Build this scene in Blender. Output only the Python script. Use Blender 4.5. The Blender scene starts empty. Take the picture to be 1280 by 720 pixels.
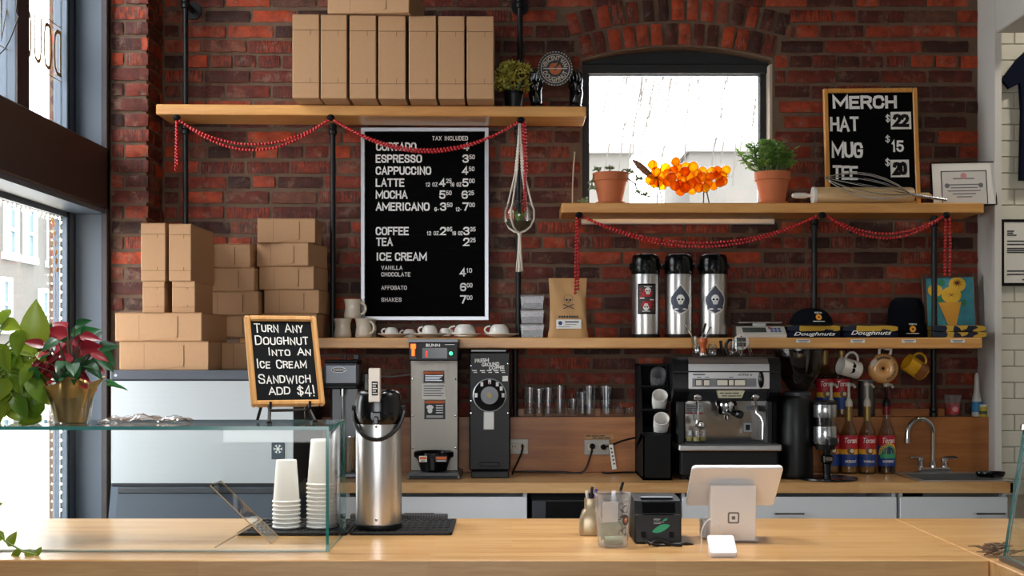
import bpy, bmesh, math, random
from mathutils import Vector, Matrix, noise
PI = math.pi
R = math.radians
random.seed(7)
SC = bpy.context.scene
COL = SC.collection

# ------------------------------------------------------------------ camera
D, F, H = 5.93, 1600.0, 1.46          # distance to the brick wall, focal length in pixels (1280 wide), eye height
cam = bpy.data.cameras.new('camera'); cam.sensor_width = 36; cam.lens = F/1280*36
cam.shift_y = 80/1280; cam.clip_start = 0.05; cam.clip_end = 300
camo = bpy.data.objects.new('camera', cam); COL.objects.link(camo)
camo.location = (0, -D, H); camo.rotation_euler = (PI/2, 0, 0)
SC.camera = camo

# ------------------------------------------------------------------ daylight
W = bpy.data.worlds.new('overcast'); SC.world = W; W.use_nodes = True
wn = W.node_tree.nodes; wl = W.node_tree.links
bg = wn['Background']; bg.inputs['Color'].default_value = (0.95, 0.97, 1.0, 1); bg.inputs['Strength'].default_value = 5.4
def portal(name, loc, rot, sx, sy):
    l = bpy.data.lights.new(name, 'AREA'); l.shape = 'RECTANGLE'; l.size = sx; l.size_y = sy
    l.cycles.is_portal = True
    o = bpy.data.objects.new(name, l); COL.objects.link(o); o.location = loc; o.rotation_euler = rot
ROOM_Y, ROOM_X, CEIL = -7.4, 4.2, 3.9
FWX0, FWX1, FWZ0, FWZ1 = -1.8, 0.6, 0.9, 2.3
WEND = -2.35                                        # left street windows end here out of view, shortened to limit their light     # street windows behind the camera
portal('portal_left', (-1.96, (WEND-.27)/2, 2.1), (0, -PI/2, 0), 3.2, -.27-WEND)
portal('portal_front', ((FWX0+FWX1)/2, ROOM_Y+.02, (FWZ0+FWZ1)/2), (PI/2, 0, 0), FWX1-FWX0, FWZ1-FWZ0)
portal('portal_back', (.77, .12, 2.45), (-PI/2, 0, 0), .9, .8)
SC.view_settings.view_transform = 'Standard'
try: SC.view_settings.look = 'None'
except Exception: pass
SC.view_settings.gamma = 1.0; SC.view_settings.use_curve_mapping = False
SC.view_settings.exposure = 0.85
SC.cycles.transparent_max_bounces = 32
SC.cycles.max_bounces = 10
SC.cycles.sample_clamp_indirect = 6.0
SC.cycles.caustics_reflective = False; SC.cycles.caustics_refractive = False

# ------------------------------------------------------------------ helpers
def S(Y): return F/(D+Y)
def X(px, Y): return (px-640)/S(Y)
def Z(py, Y): return H+(440-py)/S(Y)
def lin(h):
    h = h.lstrip('#'); c = [int(h[i:i+2], 16)/255 for i in (0, 2, 4)]
    return tuple(x/12.92 if x <= .04045 else ((x+.055)/1.055)**2.4 for x in c)+(1,)

def tag(o, label=None, cat=None, group=None, kind=None):
    if label: o['label'] = label
    if cat: o['category'] = cat
    if group: o['group'] = group
    if kind: o['kind'] = kind
    return o
def thing(name, label, cat, loc=(0, 0, 0), rz=0, group=None, rot=None):
    o = bpy.data.objects.new(name, None); COL.objects.link(o); o.empty_display_size = .05
    o.location = loc; o.rotation_euler = rot if rot else (0, 0, rz)
    return tag(o, label, cat, group)
def kids(o): return [c for c in bpy.data.objects if c.parent == o]
def copy_tree(o, parent=None):
    c = o.copy(); COL.objects.link(c)
    if parent: c.parent = parent
    for k in list(o.children): copy_tree(k, c)
    return c

class MB:
    def __init__(s): s.v = []; s.f = []; s.m = []; s.mi = 0; s.T = None
    def add(s, vs, fs):
        b = len(s.v)
        for p in vs:
            p = Vector(p)
            if s.T is not None: p = s.T @ p
            s.v.append(tuple(p))
        for q in fs: s.f.append(tuple(i+b for i in q)); s.m.append(s.mi)
        return s
    def mat(s, i): s.mi = i; return s
    def tf(s, T): s.T = T; return s
    def box(s, x0, x1, y0, y1, z0, z1, b=0):
        if x0 > x1: x0, x1 = x1, x0
        if y0 > y1: y0, y1 = y1, y0
        if z0 > z1: z0, z1 = z1, z0
        b = min(b, (x1-x0)*.45, (y1-y0)*.45, (z1-z0)*.45)
        if b <= 0:
            return s.add([(x0,y0,z0),(x1,y0,z0),(x1,y1,z0),(x0,y1,z0),(x0,y0,z1),(x1,y0,z1),(x1,y1,z1),(x0,y1,z1)],
                  [(0,3,2,1),(4,5,6,7),(0,1,5,4),(1,2,6,5),(2,3,7,6),(3,0,4,7)])
        vs = []; idx = {}
        for i in (0, 1):
            for j in (0, 1):
                for k in (0, 1):
                    cx, cy, cz = (x0, x1)[i], (y0, y1)[j], (z0, z1)[k]
                    sx, sy, sz = 1-2*i, 1-2*j, 1-2*k
                    for a in range(3):
                        idx[(i,j,k,a)] = len(vs)
                        vs.append((cx+(0 if a == 0 else sx*b), cy+(0 if a == 1 else sy*b), cz+(0 if a == 2 else sz*b)))
        fs = []
        for i in (0, 1): fs.append([idx[(i,0,0,0)], idx[(i,1,0,0)], idx[(i,1,1,0)], idx[(i,0,1,0)]])
        for j in (0, 1): fs.append([idx[(0,j,0,1)], idx[(1,j,0,1)], idx[(1,j,1,1)], idx[(0,j,1,1)]])
        for k in (0, 1): fs.append([idx[(0,0,k,2)], idx[(1,0,k,2)], idx[(1,1,k,2)], idx[(0,1,k,2)]])
        for j in (0, 1):
            for k in (0, 1): fs.append([idx[(0,j,k,1)], idx[(1,j,k,1)], idx[(1,j,k,2)], idx[(0,j,k,2)]])
        for i in (0, 1):
            for k in (0, 1): fs.append([idx[(i,0,k,0)], idx[(i,1,k,0)], idx[(i,1,k,2)], idx[(i,0,k,2)]])
            for j in (0, 1): fs.append([idx[(i,j,0,0)], idx[(i,j,1,0)], idx[(i,j,1,1)], idx[(i,j,0,1)]])
        for i in (0, 1):
            for j in (0, 1):
                for k in (0, 1): fs.append([idx[(i,j,k,0)], idx[(i,j,k,1)], idx[(i,j,k,2)]])
        return s.add(vs, fs)
    def prism(s, poly, ax, a, b):
        """poly: 2-D points; ax 'y': (x,z) extruded along y; 'x': (y,z) along x; 'z': (x,y) along z"""
        n = len(poly)
        def P(p, t): return {'y': (p[0], t, p[1]), 'x': (t, p[0], p[1]), 'z': (p[0], p[1], t)}[ax]
        vs = [P(p, a) for p in poly]+[P(p, b) for p in poly]
        fs = [tuple(range(n)), tuple(range(2*n-1, n-1, -1))]
        fs += [(i, (i+1) % n, n+(i+1) % n, n+i) for i in range(n)]
        return s.add(vs, fs)
    def lathe(s, prof, n=24, c=(0, 0, 0), cap=True, sx=1, sy=1, a0=0, a1=2*PI):
        full = abs(a1-a0-2*PI) < 1e-6
        m = n if full else n+1
        vs = []; fs = []
        for r, z in prof:
            for k in range(m):
                a = a0+(a1-a0)*k/n
                vs.append((c[0]+r*sx*math.cos(a), c[1]+r*sy*math.sin(a), c[2]+z))
        for i in range(len(prof)-1):
            for k in range(n):
                k2 = (k+1) % m
                fs.append((i*m+k, i*m+k2, (i+1)*m+k2, (i+1)*m+k))
        if cap and full:
            if prof[0][0] > 1e-5: fs.append(tuple(range(n-1, -1, -1)))
            if prof[-1][0] > 1e-5: fs.append(tuple(range((len(prof)-1)*m, (len(prof)-1)*m+n)))
        return s.add(vs, fs)
    def tube(s, pts, r, n=8, cap=True, closed=False):
        pts = [Vector(p) for p in pts]; N = len(pts)
        rr = r if isinstance(r, (list, tuple)) else [r]*N
        vs = []; fs = []; up = None
        for i, p in enumerate(pts):
            if closed: t = pts[(i+1) % N]-pts[i-1]
            else: t = pts[min(i+1, N-1)]-pts[max(i-1, 0)]
            if t.length < 1e-9: t = Vector((0, 0, 1))
            t.normalize()
            if up is None: up = Vector((0, 0, 1)) if abs(t.z) < .9 else Vector((1, 0, 0))
            a = t.cross(up)
            if a.length < 1e-4: a = t.cross(Vector((0, 1, 0)))
            a.normalize(); b = a.cross(t).normalized(); up = b
            for k in range(n):
                q = 2*PI*k/n
                vs.append(tuple(p+a*(rr[i]*math.cos(q))+b*(rr[i]*math.sin(q))))
        for i in range(N if closed else N-1):
            j = (i+1) % N
            for k in range(n):
                k2 = (k+1) % n
                fs.append((i*n+k, i*n+k2, j*n+k2, j*n+k))
        if cap and not closed: fs += [tuple(range(n-1, -1, -1)), tuple(range((N-1)*n, N*n))]
        return s.add(vs, fs)
    def ball(s, c, r, n=12, m=8, sx=1, sy=1, sz=1):
        vs = [(c[0], c[1], c[2]-r*sz)]; fs = []
        for i in range(1, m):
            t = -PI/2+PI*i/m
            for k in range(n):
                a = 2*PI*k/n
                vs.append((c[0]+r*sx*math.cos(t)*math.cos(a), c[1]+r*sy*math.cos(t)*math.sin(a), c[2]+r*sz*math.sin(t)))
        vs.append((c[0], c[1], c[2]+r*sz)); top = len(vs)-1
        for k in range(n): fs.append((0, 1+(k+1) % n, 1+k))
        for i in range(m-2):
            for k in range(n):
                a = 1+i*n+k; b = 1+i*n+(k+1) % n
                fs.append((a, b, b+n, a+n))
        for k in range(n): fs.append((top, 1+(m-2)*n+k, 1+(m-2)*n+(k+1) % n))
        return s.add(vs, fs)
    def grid(s, nu, nv, fn):
        vs = [fn(i/nu, j/nv) for j in range(nv+1) for i in range(nu+1)]
        fs = [(j*(nu+1)+i, j*(nu+1)+i+1, (j+1)*(nu+1)+i+1, (j+1)*(nu+1)+i) for j in range(nv) for i in range(nu)]
        return s.add(vs, fs)
    def mesh(s, name, mats, ang=35, recalc=True):
        me = bpy.data.meshes.new(name); me.from_pydata(s.v, [], s.f); 
        if recalc and len(s.f) < 60000:
            bm = bmesh.new(); bm.from_mesh(me); bmesh.ops.recalc_face_normals(bm, faces=bm.faces); bm.to_mesh(me); bm.free()
        if not isinstance(mats, (list, tuple)): mats = [mats]
        for m in mats: me.materials.append(m)
        if len(mats) > 1: me.polygons.foreach_set('material_index', s.m)
        if ang:
            me.polygons.foreach_set('use_smooth', [True]*len(me.polygons))
            me.set_sharp_from_angle(angle=R(ang))
        me.update(); return me
    def build(s, name, mats, parent=None, loc=None, rot=None, ang=35, recalc=True):
        o = bpy.data.objects.new(name, s.mesh(name, mats, ang, recalc)); COL.objects.link(o)
        if parent: o.parent = parent
        if loc: o.location = loc
        if rot: o.rotation_euler = rot
        return o
def link(name, me, parent=None, loc=(0, 0, 0), rot=(0, 0, 0), sc=None):
    o = bpy.data.objects.new(name, me); COL.objects.link(o)
    if parent: o.parent = parent
    o.location = loc; o.rotation_euler = rot
    if sc: o.scale = sc
    return o

_fc = {}
def glyphs(text, bold=0.0, shear=0.0, spacing=1.0, res=3):
    """flat mesh data of a written line: verts (x, y) scaled to a unit box, faces"""
    k = (text, bold, shear, spacing)
    if k in _fc: return _fc[k]
    cu = bpy.data.curves.new('line', 'FONT'); cu.body = text; cu.size = 1; cu.resolution_u = res
    cu.offset = bold; cu.shear = shear; cu.space_character = spacing; cu.fill_mode = 'FRONT'
    ob = bpy.data.objects.new('line', cu)
    me = bpy.data.meshes.new_from_object(ob)
    vs = [tuple(v.co) for v in me.vertices]; fs = [tuple(p.vertices) for p in me.polygons]
    bpy.data.objects.remove(ob); bpy.data.curves.remove(cu); bpy.data.meshes.remove(me)
    x0 = min(v[0] for v in vs); x1 = max(v[0] for v in vs); y0 = min(v[1] for v in vs); y1 = max(v[1] for v in vs)
    q = [((v[0]-x0)/(x1-x0), (v[1]-y0)/(y1-y0)) for v in vs]
    _fc[k] = (q, fs, (x1-x0)/(y1-y0)); return _fc[k]
def write(mb, text, x0, x1, z0, z1, y, bold=0.0, shear=0.0, fn=None, spacing=1.0):
    """add a line of writing to mb, filling the rectangle x0..x1, z0..z1 on the plane y (facing -y); fn bends points"""
    q, fs, asp = glyphs(text, bold, shear, spacing)
    if x1 is None: x1 = x0+asp*(z1-z0)
    pts = [(x0+a*(x1-x0), y, z0+b*(z1-z0)) for a, b in q]
    if fn: pts = [fn(p) for p in pts]
    mb.add(pts, fs); return mb
# single-stroke lettering for boards (letter board capitals, brush and chalk hands)
_o = [(.5,1),(.15,.95),(0,.75),(0,.25),(.15,.05),(.5,0),(.85,.05),(1,.25),(1,.75),(.85,.95),(.5,1)]
STROKE = {
 'A': [[(0,0),(.5,1),(1,0)],[(.2,.34),(.8,.34)]], 'B': [[(0,0),(0,1),(.65,1),(.92,.9),(.92,.62),(.65,.53),(0,.53)],[(.65,.53),(1,.42),(1,.12),(.65,0),(0,0)]],
 'C': [[(1,.72),(.85,.95),(.5,1),(.15,.95),(0,.75),(0,.25),(.15,.05),(.5,0),(.85,.05),(1,.28)]], 'D': [[(0,0),(0,1),(.55,1),(.9,.88),(1,.65),(1,.35),(.9,.12),(.55,0),(0,0)]],
 'E': [[(1,1),(0,1),(0,0),(1,0)],[(0,.52),(.85,.52)]], 'F': [[(1,1),(0,1),(0,0)],[(0,.52),(.85,.52)]],
 'G': [[(1,.74),(.85,.95),(.5,1),(.15,.95),(0,.75),(0,.25),(.15,.05),(.5,0),(.85,.05),(1,.25),(1,.46),(.58,.46)]], 'H': [[(0,0),(0,1)],[(1,0),(1,1)],[(0,.52),(1,.52)]],
 'I': [[(.5,0),(.5,1)]], 'K': [[(0,0),(0,1)],[(1,1),(0,.4)],[(.3,.6),(1,0)]], 'L': [[(0,1),(0,0),(1,0)]], 'M': [[(0,0),(0,1),(.5,.25),(1,1),(1,0)]], 'N': [[(0,0),(0,1),(1,0),(1,1)]],
 'O': [_o], 'P': [[(0,0),(0,1),(.65,1),(.95,.9),(1,.73),(.95,.55),(.65,.46),(0,.46)]], 'R': [[(0,0),(0,1),(.65,1),(.95,.9),(.97,.73),(.9,.57),(.65,.5),(0,.5)],[(.6,.5),(1,0)]],
 'S': [[(.98,.76),(.85,.95),(.5,1),(.15,.95),(.02,.77),(.1,.6),(.5,.51),(.88,.42),(1,.25),(.88,.06),(.5,0),(.13,.06),(0,.26)]], 'T': [[(0,1),(1,1)],[(.5,1),(.5,0)]],
 'U': [[(0,1),(0,.28),(.15,.06),(.5,0),(.85,.06),(1,.28),(1,1)]], 'V': [[(0,1),(.5,0),(1,1)]], 'W': [[(0,1),(.26,0),(.5,.75),(.74,0),(1,1)]], 'X': [[(0,0),(1,1)],[(0,1),(1,0)]], 'Y': [[(0,1),(.5,.48),(1,1)],[(.5,.48),(.5,0)]], 'Z': [[(0,1),(1,1),(0,0),(1,0)]],
 '0': [_o], '1': [[(.15,.78),(.6,1),(.6,0)]], '2': [[(0,.75),(.14,.95),(.5,1),(.86,.95),(1,.75),(.9,.52),(0,0),(1,0)]], '3': [[(0,.8),(.15,.96),(.5,1),(.85,.95),(.95,.76),(.82,.58),(.45,.53),(.85,.47),(1,.26),(.86,.06),(.5,0),(.13,.05),(0,.22)]],
 '4': [[(.72,0),(.72,1),(0,.28),(1,.28)]], '5': [[(.92,1),(.12,1),(.05,.54),(.5,.62),(.88,.53),(1,.3),(.86,.06),(.48,0),(.12,.05),(0,.2)]], '6': [[(.95,.8),(.8,.96),(.5,1),(.15,.93),(0,.7),(0,.25),(.15,.05),(.5,0),(.85,.05),(1,.28),(.88,.5),(.5,.56),(.12,.48),(0,.3)]],
 '7': [[(0,1),(1,1),(.4,0)]], '8': [[(.5,.53),(.1,.63),(.06,.85),(.5,1),(.94,.85),(.9,.63),(.5,.53),(.04,.4),(0,.15),(.5,0),(1,.15),(.96,.4),(.5,.53)]],
 '$': [[(.98,.72),(.8,.84),(.5,.88),(.15,.82),(.05,.68),(.5,.51),(.95,.36),(.85,.18),(.5,.12),(.15,.16),(.02,.3)],[(.5,1),(.5,0)]], '!': [[(.5,1),(.5,.3)],[(.5,.04),(.5,0)]], '-': [[(.2,.42),(.8,.42)]], '.': [[(.5,.05),(.5,0)]], "'": [[(.5,1),(.5,.75)]]}
_SW = {'I': .16, '1': .32, 'M': .82, 'W': .95, ' ': .38, '!': .12, '.': .12, '-': .4, 'E': .5, 'F': .48, 'L': .46, 'T': .56, 'A': .62, 'O': .6}
def stroke_text(mb, text, x0, x1, z0, z1, y, w, gap=.2, jit=0.0, small=None, fn=None, seed=1, ang=0.0):
    """write text with strokes of width w in the rectangle; small: height share of letters after the first of a word"""
    rn = random.Random(seed); tot = 0; cells = []
    first = True
    for ch in text:
        cw = _SW.get(ch, .56); k = 1.0
        if small and not first and ch != ' ': k = small
        first = (ch == ' ')
        cells.append((ch, tot, cw*k, k)); tot += cw*k+gap
    tot -= gap; sx = (x1-x0-w)/tot; h = z1-z0-w; hw = w/2
    for ch, c0, cw, k in cells:
        dz = rn.uniform(-jit, jit)*h; sc = 1+rn.uniform(-jit, jit)
        for line in STROKE.get(ch, []):
            P = []
            for u, v in line:
                px = x0+hw+(c0+cw*u)*sx; pz = z0+hw+h*v*k*sc+dz
                px += rn.uniform(-jit, jit)*h*.5; pz += rn.uniform(-jit, jit)*h*.4
                pz += math.tan(ang)*(px-x0); P.append((px, pz))
            L, Rr = [], []
            for i, p in enumerate(P):
                a = P[max(0, i-1)]; b = P[min(len(P)-1, i+1)]
                closed = P[0] == P[-1] and len(P) > 3
                def nrm(q, r):
                    dx, dz_ = r[0]-q[0], r[1]-q[1]; l = math.hypot(dx, dz_) or 1; return (-dz_/l, dx/l)
                n1 = nrm(a, p) if i else nrm(p, b); n2 = nrm(p, b) if i < len(P)-1 else n1
                mx, mz = n1[0]+n2[0], n1[1]+n2[1]; l = math.hypot(mx, mz) or 1; mx /= l; mz /= l
                c = max(.45, mx*n1[0]+mz*n1[1]); e = hw/c
                ex = 0
                if i == 0 or i == len(P)-1:
                    t = (n1[1], -n1[0]); s_ = -1 if i == 0 else 1; ex = s_*hw*.9
                    p = (p[0]+t[0]*ex, p[1]+t[1]*ex)
                L.append((p[0]+mx*e, p[1]+mz*e)); Rr.append((p[0]-mx*e, p[1]-mz*e))
            vs = [(q[0], y, q[1]) for pr in zip(L, Rr) for q in pr]
            if fn: vs = [fn(q) for q in vs]
            mb.add(vs, [(2*i, 2*i+1, 2*i+3, 2*i+2) for i in range(len(P)-1)])
    return mb
def ellipse(cx, cz, rx, rz, n=20): return [(cx+rx*math.cos(2*PI*i/n), cz+rz*math.sin(2*PI*i/n)) for i in range(n)]
def flat(mb, poly, y, fn=None):
    """a filled flat print shape (x,z polygon) on the plane y"""
    pts = [(p[0], y, p[1]) for p in poly]
    if fn: pts = [fn(p) for p in pts]
    mb.add(pts, [tuple(range(len(poly)))]); return mb
def rows(mb, rws, y, fn=None, n=6):
    """a print shape given by rows (z, xl, xr), gridded so that it can be wrapped on a cylinder"""
    vs = []; fs = []
    for z, a, b in rws:
        for i in range(n+1): vs.append((a+(b-a)*i/n, y, z))
    if fn: vs = [fn(p) for p in vs]
    for j in range(len(rws)-1):
        for i in range(n): fs.append((j*(n+1)+i, j*(n+1)+i+1, (j+1)*(n+1)+i+1, (j+1)*(n+1)+i))
    mb.add(vs, fs); return mb
def ell_rows(cx, cz, rx, rz, n=10):
    return [(cz+rz*math.sin(-PI/2+PI*i/n), cx-rx*math.cos(-PI/2+PI*i/n)-1e-5, cx+rx*math.cos(-PI/2+PI*i/n)+1e-5) for i in range(n+1)]
def wrap(r): 
    def f(p):
        a = p[0]/r; rr = r-p[1]
        return (rr*math.sin(a), -rr*math.cos(a), p[2])
    return f     # p.y < 0 lifts the print off the cylinder

# ------------------------------------------------------------------ materials
_m = {}
def newmat(name):
    m = bpy.data.materials.new(name); m.use_nodes = True
    nt = m.node_tree; return m, nt, nt.nodes['Principled BSDF']
def plain(name, c, rough=.5, metal=0, spec=None, coat=0, sss=0, var=0.0, scale=40, bump=0.0, sheen=0):
    if name in _m: return _m[name]
    m, nt, p = newmat(name)
    c = lin(c) if isinstance(c, str) else c
    p.inputs['Base Color'].default_value = c; p.inputs['Roughness'].default_value = rough; p.inputs['Metallic'].default_value = metal
    if spec is not None: p.inputs['Specular IOR Level'].default_value = spec
    if coat: p.inputs['Coat Weight'].default_value = coat; p.inputs['Coat Roughness'].default_value = .08
    if sheen: p.inputs['Sheen Weight'].default_value = sheen
    if var or bump:
        tc = nt.nodes.new('ShaderNodeTexCoord'); nz = nt.nodes.new('ShaderNodeTexNoise')
        nz.inputs['Scale'].default_value = scale; nz.inputs['Detail'].default_value = 4
        nt.links.new(tc.outputs['Object'], nz.inputs['Vector'])
        if var:
            mx = nt.nodes.new('ShaderNodeMix'); mx.data_type = 'RGBA'
            mx.inputs['A'].default_value = tuple(x*(1-var) for x in c[:3])+(1,); mx.inputs['B'].default_value = tuple(min(1, x*(1+var)) for x in c[:3])+(1,)
            nt.links.new(nz.outputs['Fac'], mx.inputs['Factor']); nt.links.new(mx.outputs['Result'], p.inputs['Base Color'])
        if bump:
            b = nt.nodes.new('ShaderNodeBump'); b.inputs['Strength'].default_value = bump; b.inputs['Distance'].default_value = .004
            nt.links.new(nz.outputs['Fac'], b.inputs['Height']); nt.links.new(b.outputs['Normal'], p.inputs['Normal'])
    _m[name] = m; return m
def wood(name, c1, c2, axis=0, scale=1.0, rough=.4, coat=.15, staves=0):
    m, nt, p = newmat(name); N = nt.nodes; L = nt.links
    tc = N.new('ShaderNodeTexCoord'); mp = N.new('ShaderNodeMapping')
    sc = [14*scale]*3; sc[axis] = 1.1*scale; mp.inputs['Scale'].default_value = sc
    L.new(tc.outputs['Object'], mp.inputs['Vector'])
    n1 = N.new('ShaderNodeTexNoise'); n1.inputs['Scale'].default_value = 2.2; n1.inputs['Detail'].default_value = 6; n1.inputs['Distortion'].default_value = .8
    n2 = N.new('ShaderNodeTexNoise'); n2.inputs['Scale'].default_value = 14; n2.inputs['Detail'].default_value = 3
    L.new(mp.outputs['Vector'], n1.inputs['Vector']); L.new(mp.outputs['Vector'], n2.inputs['Vector'])
    ad = N.new('ShaderNodeMath'); ad.operation = 'MULTIPLY_ADD'; ad.inputs[1].default_value = .35
    L.new(n2.outputs['Fac'], ad.inputs[0]); L.new(n1.outputs['Fac'], ad.inputs[2])
    src = ad.outputs[0]
    if staves:
        br = N.new('ShaderNodeTexBrick'); br.inputs['Scale'].default_value = 1; br.inputs['Mortar Size'].default_value = .0
        br.inputs['Brick Width'].default_value = .55; br.inputs['Row Height'].default_value = staves; br.offset = .37
        br.inputs['Color1'].default_value = (0, 0, 0, 1); br.inputs['Color2'].default_value = (1, 1, 1, 1)
        L.new(tc.outputs['Object'], br.inputs['Vector'])
        a2 = N.new('ShaderNodeMath'); a2.operation = 'MULTIPLY_ADD'; a2.inputs[1].default_value = .22
        L.new(br.outputs['Color'], a2.inputs[0]); L.new(src, a2.inputs[2]); src = a2.outputs[0]
    cr = N.new('ShaderNodeValToRGB'); cr.color_ramp.elements[0].position = .38; cr.color_ramp.elements[1].position = .95
    cr.color_ramp.elements[0].color = lin(c2); cr.color_ramp.elements[1].color = lin(c1)
    L.new(src, cr.inputs['Fac']); L.new(cr.outputs['Color'], p.inputs['Base Color'])
    p.inputs['Roughness'].default_value = rough; p.inputs['Coat Weight'].default_value = coat; p.inputs['Coat Roughness'].default_value = .2
    b = N.new('ShaderNodeBump'); b.inputs['Strength'].default_value = .08; b.inputs['Distance'].default_value = .003
    L.new(n2.outputs['Fac'], b.inputs['Height']); L.new(b.outputs['Normal'], p.inputs['Normal'])
    return m
def brushed(name, c, rough=.3, axis=2, bump=.02):
    m, nt, p = newmat(name); N = nt.nodes; L = nt.links
    tc = N.new('ShaderNodeTexCoord'); mp = N.new('ShaderNodeMapping')
    sc = [260]*3; sc[axis] = 3; mp.inputs['Scale'].default_value = sc
    L.new(tc.outputs['Object'], mp.inputs['Vector'])
    n1 = N.new('ShaderNodeTexNoise'); n1.inputs['Scale'].default_value = 1; n1.inputs['Detail'].default_value = 3
    L.new(mp.outputs['Vector'], n1.inputs['Vector'])
    mr = N.new('ShaderNodeMapRange'); mr.inputs['To Min'].default_value = rough*.7; mr.inputs['To Max'].default_value = rough*1.35
    L.new(n1.outputs['Fac'], mr.inputs['Value']); L.new(mr.outputs['Result'], p.inputs['Roughness'])
    p.inputs['Base Color'].default_value = lin(c); p.inputs['Metallic'].default_value = 1
    b = N.new('ShaderNodeBump'); b.inputs['Strength'].default_value = bump; b.inputs['Distance'].default_value = .0005
    L.new(n1.outputs['Fac'], b.inputs['Height']); L.new(b.outputs['Normal'], p.inputs['Normal'])
    return m
def thin_glass(name, tint=(1, 1, 1, 1), ior=1.45, rough=.0, extra=0.0, haze=0.0):
    """thin clear sheet: mirror reflection by Fresnel over clear transmission"""
    m = bpy.data.materials.new(name); m.use_nodes = True; nt = m.node_tree; N = nt.nodes; L = nt.links
    N.remove(N['Principled BSDF']); out = N['Material Output']
    t = N.new('ShaderNodeBsdfTransparent'); t.inputs['Color'].default_value = tint
    g = N.new('ShaderNodeBsdfGlossy'); g.inputs['Roughness'].default_value = rough
    fr = N.new('ShaderNodeFresnel'); ge = N.new('ShaderNodeNewGeometry')   # thin sheet: no total reflection at its back face
    mi = N.new('ShaderNodeMapRange'); mi.inputs['To Min'].default_value = ior; mi.inputs['To Max'].default_value = 1/ior
    L.new(ge.outputs['Backfacing'], mi.inputs['Value']); L.new(mi.outputs['Result'], fr.inputs['IOR'])
    ad = N.new('ShaderNodeMath'); ad.operation = 'ADD'; ad.inputs[1].default_value = extra; ad.use_clamp = True
    mx = N.new('ShaderNodeMixShader')
    L.new(fr.outputs['Fac'], ad.inputs[0]); L.new(ad.outputs[0], mx.inputs[0]); L.new(t.outputs[0], mx.inputs[1]); L.new(g.outputs[0], mx.inputs[2])
    res = mx
    if haze:
        df = N.new('ShaderNodeBsdfDiffuse'); df.inputs['Color'].default_value = (.9, .9, .9, 1); tl = N.new('ShaderNodeBsdfTranslucent'); tl.inputs['Color'].default_value = (.9, .9, .9, 1)
        m2 = N.new('ShaderNodeMixShader'); L.new(df.outputs[0], m2.inputs[1]); L.new(tl.outputs[0], m2.inputs[2])
        res = N.new('ShaderNodeMixShader'); res.inputs[0].default_value = haze; L.new(mx.outputs[0], res.inputs[1]); L.new(m2.outputs[0], res.inputs[2])
    L.new(res.outputs[0], out.inputs['Surface']); return m
def emit(name, c, s):
    m, nt, p = newmat(name); p.inputs['Base Color'].default_value = lin(c)
    p.inputs['Emission Color'].default_value = lin(c); p.inputs['Emission Strength'].default_value = s; return m
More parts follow.
